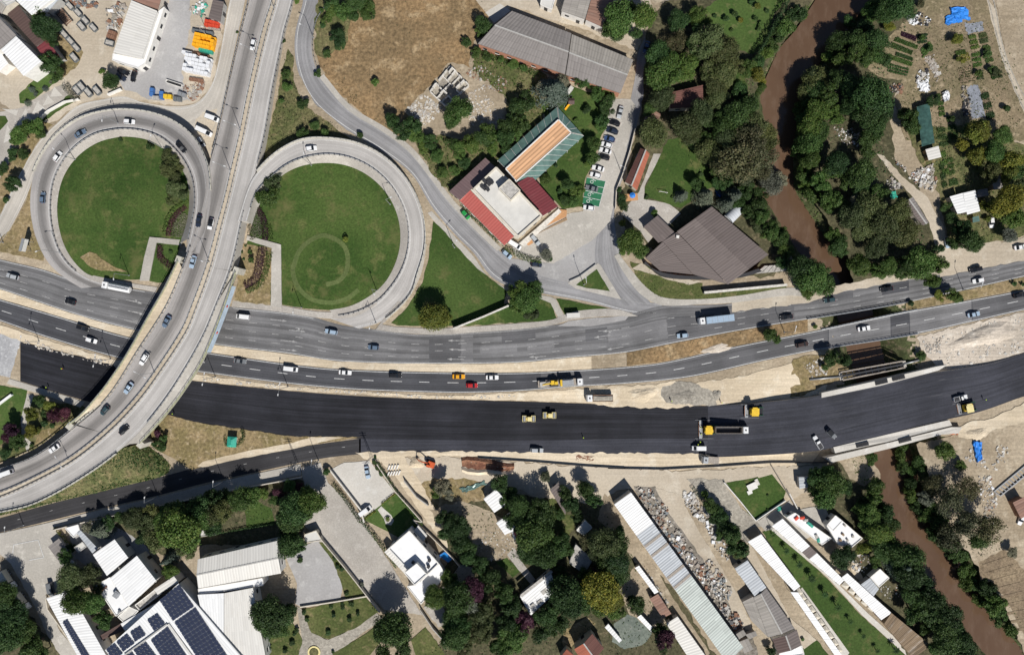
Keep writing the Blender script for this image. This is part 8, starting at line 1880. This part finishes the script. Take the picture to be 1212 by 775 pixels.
def debris(name,px,label,n_,smin,smax,mats,seed=1,h=.6,cat=None):
    """heap of broken pieces, joined: nobody could count them"""
    g=random.Random(seed);w_=np.array([P(a,b)[:2]for a,b in px]);lo,hi=w_.min(0),w_.max(0);mb=MB();k=0;tries=0
    while k<n_ and tries<n_*8:
        tries+=1;x,y=g.uniform(lo[0],hi[0]),g.uniform(lo[1],hi[1])
        if not pip(w_,np.array([x]),np.array([y]))[0]:continue
        s_=smin+(smax*1.5-smin)*g.random()**2.4
        if math.sin(x*.55+seed)*math.sin(y*.6-seed)<g.uniform(-1.1,.35):continue
        zb_=float(min(0,ground_z(x,y)));mb.box(x,y,zb_-.05,zb_+g.uniform(.15,h),s_,s_*g.uniform(.4,1),g.uniform(0,3.1),g.randrange(len(mats)),g.uniform(.5,1));k+=1
    return tag(mb.build(name,mats),label,None,None,'stuff')
MIXD=['stone_white','stone_grey','timber_grey','mud_gravel','skip_grey','stone_grey','rusty','pale_dirt','tarp_white','timber_grey'];STN=['stone_white','stone_grey','rubble']
debris('rubble',T(2,0,5,600,100,520,160,560,200,600,150,660,100,700,70,680),'white rubble left of the ruined house',520,.15,.8,STN,1,.35)
debris('rubble',T(2,0,340,520,420,480,480,560,540,640,500,690,420,700,360,690,330,600),'white rubble right of the ruined house',420,.12,.65,STN,2,.3)
debris('rubble',T(2,0,330,400,420,350,460,400,560,440,560,520,460,500),'grey and red rubble above the ruin',160,.25,.7,['stone_grey','rusty','timber_grey'],3,.4)
debris('scrap',T(3,4,240,10,310,0,420,130,480,230,620,420,660,500,600,510,480,330,340,180),'mixed scrap and white stones along the long grey shed',520,.3,1.4,MIXD,4,.9)
debris('scrap',T(3,4,560,240,610,300,680,420,660,470,600,400,520,270),'scrap along the pale drive',200,.3,1.2,MIXD,5,.8)
debris('scrap',T(3,3,160,560,240,580,330,680,300,774,230,774,180,650),'timber scrap at the north end of the scrap yard',190,.3,1.1,['timber_grey','timber_grey','stone_grey','stone_white','skip_grey','rusty'],6,.8)
debris('stone_blocks',T(3,3,400,590,460,570,560,720,600,800,690,960,660,980,590,900,520,760,440,690),'white stone blocks along the gravel drive',240,.3,1.3,['stone_white','stone_grey','tarp_white','stone_grey','timber_grey'],7,.7)
debris('scrap',T(3,4,610,510,660,500,720,560,760,640,700,640,650,570),'dark scrap at the end of the scrap yard',120,.4,1.3,['rusty','dark_metal','stone_grey'],8,.8)
debris('scrap',T(3,4,160,280,200,280,330,480,300,500,240,420),'odds and ends beside the thin white shed',110,.3,.9,MIXD,9,.6)
debris('scrap',T(4,1,480,170,520,190,580,260,700,200,730,300,700,360,620,320,560,270),'white and brown scrap along the garden lane',260,.3,1.1,MIXD,10,.7)
debris('scrap',T(4,1,440,300,500,280,540,340,470,360),'dark scrap left of the garden lane',90,.3,.9,['dark_metal','timber_grey','stone_grey'],11,.6)
debris('scrap',T(4,1,150,0,260,0,330,60,300,110,200,90),'scattered litter under the east bank trees',140,.2,.7,MIXD,12,.3)
debris('scrap',T(4,0,555,90,640,70,695,110,680,145,580,130),'black and white bags at the top of the allotments',170,.3,.9,['dark_metal','tarp_white','stone_grey','dark_metal'],13,.6)
debris('scrap',T(4,0,620,390,680,390,690,500,640,510,615,450),'white and dark junk in the allotments',150,.3,1.1,['tarp_white','stone_grey','dark_metal'],14,.6)
debris('scrap',T(4,0,440,470,540,460,540,510,450,520),'dark junk beside the allotment wood',110,.3,.9,['dark_metal','timber_grey','rusty'],15,.6)
debris('scrap',T(4,0,860,480,900,470,920,640,880,640),'dark stacked sticks along the allotment fence',120,.3,1.0,['timber_grey','dark_metal'],16,.6)
debris('scrap',T(4,0,660,320,720,300,740,420,730,470,700,380),'grey timber pieces in the allotments',80,.4,1.4,['timber_grey','stone_grey'],17,.5)
debris('building_waste',T(4,4,260,210,370,220,380,290,300,330,260,290),'bags and goods in the riverside yard',90,.3,.9,MIXD,18,.6)
debris('building_waste',T(4,4,400,400,520,380,530,450,460,470),'small goods on the sandy riverside yard',60,.2,.6,MIXD,19,.4)
debris('site_waste',T(4,3,960,480,1010,470,1060,600,1050,774,1000,774,960,560),'pale waste along the site fence at the right',200,.3,1.0,MIXD,20,.5)
debris('site_waste',T(4,2,640,450,760,440,760,520,680,530),'stones at the edge of the spoil ground',110,.2,.7,['stone_grey','timber_grey'],21,.4)
debris('spoil_lumps',T(4,2,700,440,1212,310,1212,510,800,620,740,600),'scattered lumps on the pale spoil ground',260,.2,.8,['stone_white','stone_grey'],22,.35)
debris('edge_stones',[(30,402),(129,428),(165,436),(162,441),(129,433),(30,408)],'broken edge stones left of the flyover',260,.2,.7,STN,23,.35)
debris('edge_stones',[(240,446),(347,457),(500,468),(610,468),(610,472),(500,471),(347,461),(240,450)],'broken edge stones along the fresh asphalt',420,.2,.6,['stone_white','sand','stone_grey'],24,.3)
debris('bank_stones',T(4,2,0,600,100,540,130,640,40,660),'stones on the bank beside the pipe bridge',120,.2,.8,STN,25,.4)
debris('yard_clutter',T(0,0,640,30,700,10,660,160,600,170,590,60),'packs and timber left of the tapered shed',170,.4,1.4,MIXD,26,1.0)
debris('yard_clutter',T(0,0,330,0,520,0,540,40,440,40),'machine parts along the top of the storage yard',120,.4,1.3,['rusty','skip_grey','stone_grey'],27,.8)
debris('yard_clutter',T(0,0,1040,60,1120,0,1150,20,1110,100),'white and green odds beside the brown hut',110,.3,1.2,['tarp_white','stone_grey','tarp_green','timber_grey'],28,.7)
debris('yard_clutter',T(0,0,1000,480,1130,450,1110,540,1050,560),'loose timber and stones in the yard corner',130,.3,1.2,['timber_grey','stone_grey','rusty'],29,.5)
debris('hut_clutter',T(2,4,430,90,540,60,620,140,590,200,480,260,400,200),'stones and pots in the hamlet yard',160,.2,.6,['stone_grey','timber_grey','stone_white'],30,.3)
debris('road_bits',T(4,3,880,340,1120,330,1130,470,960,470,880,400),'pale blocks on the site ground at the right',70,.5,1.1,['stone_grey','stone_white'],31,.6)
# heaps
def heap(name,label,px,py,rx,ry,h,mat,ang=0,cat='heap'):
    rs_=np.random.RandomState(int(px));mb=MB();n_,m_=22,7;c=P(px,py,0);prev=None
    for j in range(m_+1):
        f=j/m_;ring=[]
        for i in range(n_):
            a=2*math.pi*i/n_;q=(1-f)*(1+.16*math.sin(3*a+px)+rs_.uniform(-.07,.07));x,y=rx*q*math.cos(a),ry*q*math.sin(a);t0=-R(ang)
            ring.append((c.x+x*math.cos(t0)-y*math.sin(t0),c.y+x*math.sin(t0)+y*math.cos(t0),-.1+h*(1-(1-f)**1.6)+rs_.uniform(-.08,.08)*(0<j<m_)))
        if prev:
            for i in range(n_):mb.add([prev[i],prev[(i+1)%n_],ring[(i+1)%n_],ring[i]],[(0,1,2,3)])
        prev=ring
    return tag(mb.build(name,mat,smooth=True,loc=(c.x,c.y,0)),label,cat)
heap('gravel_heap','low grey gravel heap beside the fresh asphalt',*t1(3,2,420,770),7,3.2,.5,'mud_gravel',-5);heap('gravel_heap','small round gravel heap right of the low one',*t1(3,2,598,755),1.8,2.2,1.0,'mud_gravel')
heap('sand_heap','sand heap left of the gravel heap',*t1(3,2,190,755),6,3.0,1.1,'sand',-8);heap('chalk_heap','white chalk heap on the brown median',*t1(3,2,590,500),8.5,2.2,.45,'rubble',-10);heap('sand_heap','sand heap at the right end of the works',*t1(4,3,950,270),5.0,2.6,1.0,'sand',-10)
heap('earth_heap','brown earth heap beside the red excavator',*t1(2,3,60,430),3.0,2.4,1.2,'sand');heap('spoil_mound','pale spoil mound between highway and new road',*t1(4,2,1000,430),14,4.0,1.6,'rubble',-15)
# trench
tn=thing('trench','open reddish trench south of the works','trench',tuple(P(*t1(2,3,430,450))))
mb=MB();up_=T(2,3,310,432,340,425,400,432,440,438,480,445,530,458,565,464,600,462);lo_=T(2,3,312,452,345,464,400,470,440,466,480,472,530,480,565,478,595,470)
for nm_,e_,s_ in(('north_bank',up_,1),('south_bank',lo_,-1)):
    mb=MB()
    for a,b in zip(e_[:-1],e_[1:]):
        A,B=P(*a,.18),P(*b,.18);mb.add([A,B,B+Vector((0,s_*.9,.8)),A+Vector((0,s_*.9,.8)),A+Vector((0,s_*2.0,-.02)),B+Vector((0,s_*2.0,-.02))],[(0,1,2,3),(3,2,5,4)])
    mb.build(nm_,'red_clay' if s_>0 else 'sand',tn)
MB().prism(ragged([tuple(P(*q,.2)[:2])for q in up_+lo_[::-1]],.8,.3,3),-.1,.2).build('bottom','red_clay',tn)
# tarps and nets
def tarp(name,label,px,mat,h=.5,seed=1,cat='tarpaulin',nu=9,nv=7):
    e=[P(a,b,h)for a,b in px];rs_=np.random.RandomState(seed);mb=MB()
    g=[[e[0].lerp(e[1],i/nu).lerp(e[3].lerp(e[2],i/nu),j/nv)+Vector((rs_.uniform(-.35,.35),rs_.uniform(-.35,.35),rs_.uniform(-.35,.35)*h))for i in range(nu+1)]for j in range(nv+1)]
    for j in range(nv):
        for i in range(nu):mb.quad(g[j][i],g[j][i+1],g[j+1][i+1],g[j+1][i])
    for side in([g[0][i]for i in range(nu+1)],[g[nv][i]for i in range(nu+1)],[g[j][0]for j in range(nv+1)],[g[j][nu]for j in range(nv+1)]):
        for a,b in zip(side[:-1],side[1:]):mb.quad(a,b,Vector((b.x,b.y,-.05)),Vector((a.x,a.y,-.05)))
    c=(e[0]+e[2])/2;return tag(mb.build(name,mat,smooth=True,loc=(c.x,c.y,0)),label,cat)
tarp('blue_tarp','bright blue tarpaulin in the allotments near the top, upper sheet',T(4,0,810,40,895,40,915,110,830,100),'tarp_blue',.8,1);tarp('blue_tarp','bright blue tarpaulin in the allotments near the top, lower sheet',T(4,0,780,90,850,75,870,120,785,138),'tarp_blue',.6,2)
tarp('grey_sheet','grey plastic sheet over the upper allotment beds',T(4,0,880,130,985,120,990,170,900,190),'plastic_grey',.12,3);tarp('grey_sheet','grey plastic sheet over the lower allotment beds',T(4,0,890,480,960,470,1000,640,930,660),'plastic_grey',.12,4)
tarp('white_sheet','white sheet over junk in the allotments',T(4,0,630,455,680,455,690,500,640,505),'tarp_white',.6,5);tarp('pale_sheet','small pale heap under a sheet in the allotments',T(4,0,765,510,795,500,800,550,775,560),'tarp_white',.9,6)
tarp('green_net','long green net lying in the weeds by the huts',T(2,3,300,575,430,530,450,550,320,595),'canopy_glass',.4,7);tarp('blue_tarp','blue tarpaulin over a stack on the site at the right',T(4,3,935,315,975,315,985,410,955,430),'tarp_blue',.9,8)
tarp('orange_sheet','orange sheet on the right end of the new bridge',T(4,3,800,250,840,250,845,275,805,270),'vest_orange',.5,9);tarp('green_sheet','turquoise sheet beside the garden lane',T(4,1,470,365,505,355,515,390,480,395),'tarp_green',.5,10)
tarp('green_sheet','turquoise sheet at the corner of the walled lawn',T(3,3,930,680,948,668,958,690,940,698),'tarp_green',.5,11);tarp('blue_sheet','blue heap beside the grove pond',T(3,1,595,355,620,355,622,385,598,385),'tarp_blue',.6,12);tarp('rust_mat','rusty mesh lying on the sandy shoulder',T(2,3,938,390,1038,390,1038,418,940,418),'rusty',.1,13)
# kiosk
kq=thing('green_kiosk','little kiosk with turquoise roof on the dry verge','kiosk',tuple(P(*t1(1,3,175,310))),rz=R(-4))
_loc(MB().box(0,0,0,2.4,2.2,2.6),'wall','wall_white',kq);_loc(MB().add([(-1.7,-1.9,2.4),(1.7,-1.9,2.4),(1.7,1.9,2.4),(-1.7,1.9,2.4),(0,-.8,3.1),(0,.8,3.1)],[(0,1,4),(1,2,5,4),(2,3,5),(3,0,4,5)]),'roof','tarp_green',kq);_loc(MB().box(0,-1.32,.9,1.9,1.4,.06),'window','glass_dark',kq)
hd=hedge('kiosk_hedge',T(1,3,215,250,225,290,205,320,180,335,130,330,120,290),1.2,1.5,'leaf_d','dark hedge curled round the turquoise kiosk')
# garden set, fountain, benches
gs=thing('garden_set','white table and benches on the walled lawn','garden furniture',tuple(P(*t1(3,3,790,560))),rz=R(25))
_loc(MB().box(0,0,.7,.8,3.6,2.4),'table_top','wall_white',gs);_loc(MB().box(2.4,.6,0,.5,1.2,2.4),'bench','stone_white',gs);_loc(MB().box(-1.6,-1.6,0,.5,1.8,1.4),'plinth','wall_white',gs)
for sx in(-1,1):
    for sy in(-1,1):_loc(MB().box(sx*1.5,sy*.9,0,.7,.1,.1),'leg','galv',gs)
fb=thing('round_bed','round stone bed in the villa garden path','planter',tuple(P(*t1(1,3,1022,742))))
_loc(MB().tube((0,0,0),(0,0,.5),1.3,1.3,20),'rim','stone_grey',fb);_loc(MB().tube((0,0,.3),(0,0,.7),.9,.7,14),'planting','scrub',fb)
fb=thing('round_bed','round yellow-edged bed on the gravel path at the bottom','planter',tuple(P(*t1(1,4,615,755))))
_loc(MB().tube((0,0,0),(0,0,.45),2.3,2.3,24),'rim','machine_cream',fb);_loc(MB().tube((0,0,.2),(0,0,.6),1.9,1.6,18),'planting','scrub',fb)
gl=thing('goal_frame','small white goal frame on the bright lawn','goal',tuple(P(*t1(3,1,300,365))),rz=R(-10))
_loc(MB().tube((-1.5,0,0),(-1.5,0,1.6),.08),'post','wall_white',gl);_loc(MB().tube((1.5,0,0),(1.5,0,1.6),.08),'post','wall_white',gl);_loc(MB().tube((-1.5,0,1.6),(1.5,0,1.6),.08).tube((-1.5,0,1.6),(-1.5,.8,0),.05).tube((1.5,0,1.6),(1.5,.8,0),.05),'crossbar','wall_white',gl)
um=thing('parasol','blue parasol at the gatehouse','parasol',tuple(P(*t1(3,1,128,385))))
_loc(MB().tube((0,0,0),(0,0,2.4),.05),'pole','galv',um);_loc(MB().add([(1.1*math.cos(a*.785),1.1*math.sin(a*.785),2.1)for a in range(8)]+[(0,0,2.6)],[(i,(i+1)%8,8)for i in range(8)]),'canopy','tarp_blue',um)
bb=thing('brick_terrace','small orange brick terrace by the gatehouse','terrace',tuple(P(*t1(3,1,125,390))))
_loc(MB().box(0,0,0,.12,5.0,2.6,.1),'slab','terracotta',bb)
# vegetable beds
def bed(label,pts,mat,n_=220,rows=3,h=.35):
    w_=[P(a,b,.05)for a,b in pts];c=sum(w_,Vector())/4;o=thing('vegetable_bed',label,'vegetable bed',(c.x,c.y,0),'allotment beds')
    MB().prism([tuple(q[:2])for q in w_],-.1,.09).build('soil','soil',o);rs_=np.random.RandomState(int(pts[0][0]*10+pts[0][1]))
    A,B,Cc,D=[np.array(q)for q in w_];u=rs_.uniform(.02,.98,n_)[:,None];v=((rs_.randint(0,rows,n_)+.5+rs_.normal(size=n_)*.17)/rows).clip(.02,.98)[:,None]
    pos=(A*(1-u)+B*u)*(1-v)+(D*(1-u)+Cc*u)*v;pos[:,2]=.08+rs_.uniform(.05,1,n_)*h;pos-=np.array(c)*np.array([1,1,0])
    me_=leaves_mesh('plants',pos,rs_.normal(size=(n_,3))*.5+np.array([0,0,1]),.5,rs_.uniform(0,1,n_),mat);ob=bpy.data.objects.new('plants',me_);C.objects.link(ob);ob.parent=o;tag(ob,kind='stuff')
BD_=[((820,200,870,190,878,225,828,235),'leaf_g','short bed left of the square one'),((855,300,905,290,915,335,862,345),'leaf_y','yellowish bed above the brown rows'),((1010,375,1060,365,1085,430,1035,445),'leaf_d','bed beside the farm track bend'),((780,640,820,630,850,770,805,774),'leaf_d','long bed right of the green netting path'),((735,560,765,555,775,640,742,645),'leaf_g','bed at the top right corner of the netting'),((500,205,630,255,620,275,490,228),'leaf_g','upper long bed of the left allotment fan'),((480,232,600,285,592,306,465,262),'leaf_d','second long bed of the left allotment fan'),((505,288,600,322,595,340,500,308),'leaf_d','third bed of the left allotment fan'),((465,300,600,348,590,370,455,325),'leaf_g','fourth bed of the left allotment fan'),((455,345,580,380,565,425,455,400),'leaf_d','broad lowest bed of the left allotment fan'),
 ((535,175,620,205,612,232,530,200),'leaf_p','reddish bed at the top of the left allotment fan'),((625,190,680,185,672,240,622,245),'leaf_d','dark bed right of the reddish one'),((640,270,690,230,710,260,650,330),'leaf_g','curved bed beside the allotment path'),
 ((900,195,940,188,965,270,920,282),'leaf_g','square bed below the grey sheet'),((960,190,1000,180,1005,205,965,215),'leaf_o','narrow bed right of the square one'),((965,220,1008,210,1012,235,970,246),'leaf_o','second narrow bed right of the square one'),((980,250,1020,245,1045,345,1000,355),'leaf_d','long dark bed at the allotment edge'),
 ((920,295,965,285,980,370,930,378),'leaf_g','bed in the middle of the allotments'),((845,375,935,355,945,450,860,470),'leaf_o','bed of bare brown rows'),((945,390,985,382,990,440,950,445),'leaf_d','small dark bed beside the brown rows'),((965,510,1010,500,1055,660,1010,672),'leaf_d','long bed near the farm track'),((830,285,885,275,890,300,835,310),'leaf_g','short bed by the yellow bush')]
for q,mt,lb in BD_:bed(lb,T(4,0,*q),mt,850 if 'brown' not in lb else 160,3 if 'brown' not in lb else 7)
for q,mt,lb in(((735,130,775,125,800,270,765,280),'leaf_g','long bed right of the slatted hut'),((780,170,815,165,830,265,800,275),'leaf_g','short bed right of the long one'),((725,0,770,0,800,110,745,120),'leaf_d','bed right of the green netting'),((795,290,840,285,850,320,800,330),'leaf_d','small bed above the white garden shed'),((740,200,765,195,790,340,760,350),'leaf_d','dark bed along the garden lane')):bed(lb,T(4,1,*q),mt,650,3)
for i in range(9):
    a,b=t1(4,4,985+i*22,280+i*44),t1(4,4,1150+i*14,225+i*50);w_=[P(*a,.1),P(*b,.1)]
    MB().beam(w_[0],w_[1],1.0,.22,lift=-.06).build('furrow_ridge','soil',bpy.data.objects.get('ploughed_plot'))
# ---- people
def person_mesh():
    V=[(0,0,.95),(0,0,1.2),(0,0,1.42),(0,0,1.52),(0,.02,1.68),(.1,0,.9),(.11,.04,.5),(.12,-.02,.08),(.12,.12,.05),(-.1,0,.9),(-.11,-.06,.5),(-.12,-.14,.08),(-.12,0,.05),(.2,0,1.42),(.27,.02,1.15),(.25,.16,.93),(-.2,0,1.42),(-.28,-.02,1.15),(-.26,.1,.92)]
    E_=[(0,1),(1,2),(2,3),(3,4),(0,5),(5,6),(6,7),(7,8),(0,9),(9,10),(10,11),(11,12),(2,13),(13,14),(14,15),(2,16),(16,17),(17,18)]
    rad=[.15,.14,.15,.06,.11,.1,.075,.05,.045,.1,.075,.05,.045,.07,.05,.04,.07,.05,.04]
    me_=bpy.data.meshes.new('worker_body');me_.from_pydata(V,E_,[]);ob=bpy.data.objects.new('worker_tmp',me_);C.objects.link(ob)
    sk=ob.modifiers.new('skin','SKIN');sb=ob.modifiers.new('sub','SUBSURF');sb.levels=1
    for i,r_ in enumerate(rad):me_.skin_vertices[0].data[i].radius=(r_,r_)
    me_.skin_vertices[0].data[0].use_root=True
    dg=bpy.context.evaluated_depsgraph_get();out=bpy.data.meshes.new_from_object(ob.evaluated_get(dg));bpy.data.objects.remove(ob)
    out.materials.clear()
    for k in('trouser','vest_orange','skin'):out.materials.append(MATS[k])
    for f in out.polygons:
        z=f.center.z;f.material_index=0 if z<.93 and abs(f.center.x)<.22 else 2 if z>1.5 or(abs(f.center.x)>.2 and z<1.05)else 1;f.use_smooth=True
    return out
PM=person_mesh();HELM=MB().tube((0,.02,1.70),(0,.02,1.80),.15,.09,10).tube((0,.03,1.69),(0,.03,1.71),.19,.19,10).mesh('helmet','vest_yellow')
for px,py,an,vest,lb in((76,436,0,'vest_orange','worker in an orange vest on the new road left of the flyover'),(58,458,40,'vest_dark','worker in dark clothes at the south edge left of the flyover'),(827.5,522,80,'vest_yellow','worker in a yellow vest between paver and white van'),(825,525,10,'vest_dark','worker in dark clothes beside the white van'),(828,505,90,'vest_orange','worker behind the paver screed, upper'),(828.5,513,90,'vest_dark','worker behind the paver screed, lower'),(1163.5,472.5,10,'vest_dark','worker standing alone right of the cream paver'),(720+345*KT,455+90*KT,0,'vest_dark','worker near the dark gravel shadow'),(206.5,489,30,'vest_dark','worker on the fresh asphalt right of the flyover'),(690,517,60,'vest_dark','worker at the step in the asphalt edge'),(853,476,20,'vest_orange','worker beside the gravel heap')):
    z=road_z(px,py)if 24<px<1200 else .1;p=P(px,py,z);o=thing('person',lb,'person',(p.x,p.y,z-.03),'road workers',-R(an))
    b_=inst(PM,'body',o);b_.material_slots[1].link='OBJECT';b_.material_slots[1].material=MATS[vest];inst(HELM,'helmet',o)
# pipes stacked near the yard gate
for i in range(4):
    p=P(460+i*3.4,553-i*.2,.5);o=thing('pipe_section','white pipe section beside the site lane, upper row, %s'%ORD[i],'pipe',(p.x,p.y,.25),'white pipe sections',R(70))
    _loc(MB().tube((-.9,0,0),(.9,0,0),.3,.3,12),'barrel','wall_white',o);_loc(MB().tube((.85,0,0),(.95,0,0),.36,.36,12),'collar','dark_metal',o)
for i in range(5):
    p=P(459.5+i*3.2,560.5-i*.3,.5);o=thing('pipe_section','white pipe section beside the site lane, lower row, %s'%ORD[i],'pipe',(p.x,p.y,.25),'white pipe sections',R(65))
    _loc(MB().tube((-.9,0,0),(.9,0,0),.3,.3,12),'barrel','wall_white',o);_loc(MB().tube((.85,0,0),(.95,0,0),.36,.36,12),'collar','dark_metal',o)
# court markings painted on the lower left yard
cm=bpy.data.objects.get('frontage_lot')
for a,b in(((75,165),(210,138)),((210,138),(242,235)),((242,235),(160,250)),((75,165),(70,215))):MB().beam(P(*t1(0,4,*a),.19),P(*t1(0,4,*b),.19),.25,.01).build('court_line','road_paint',cm)
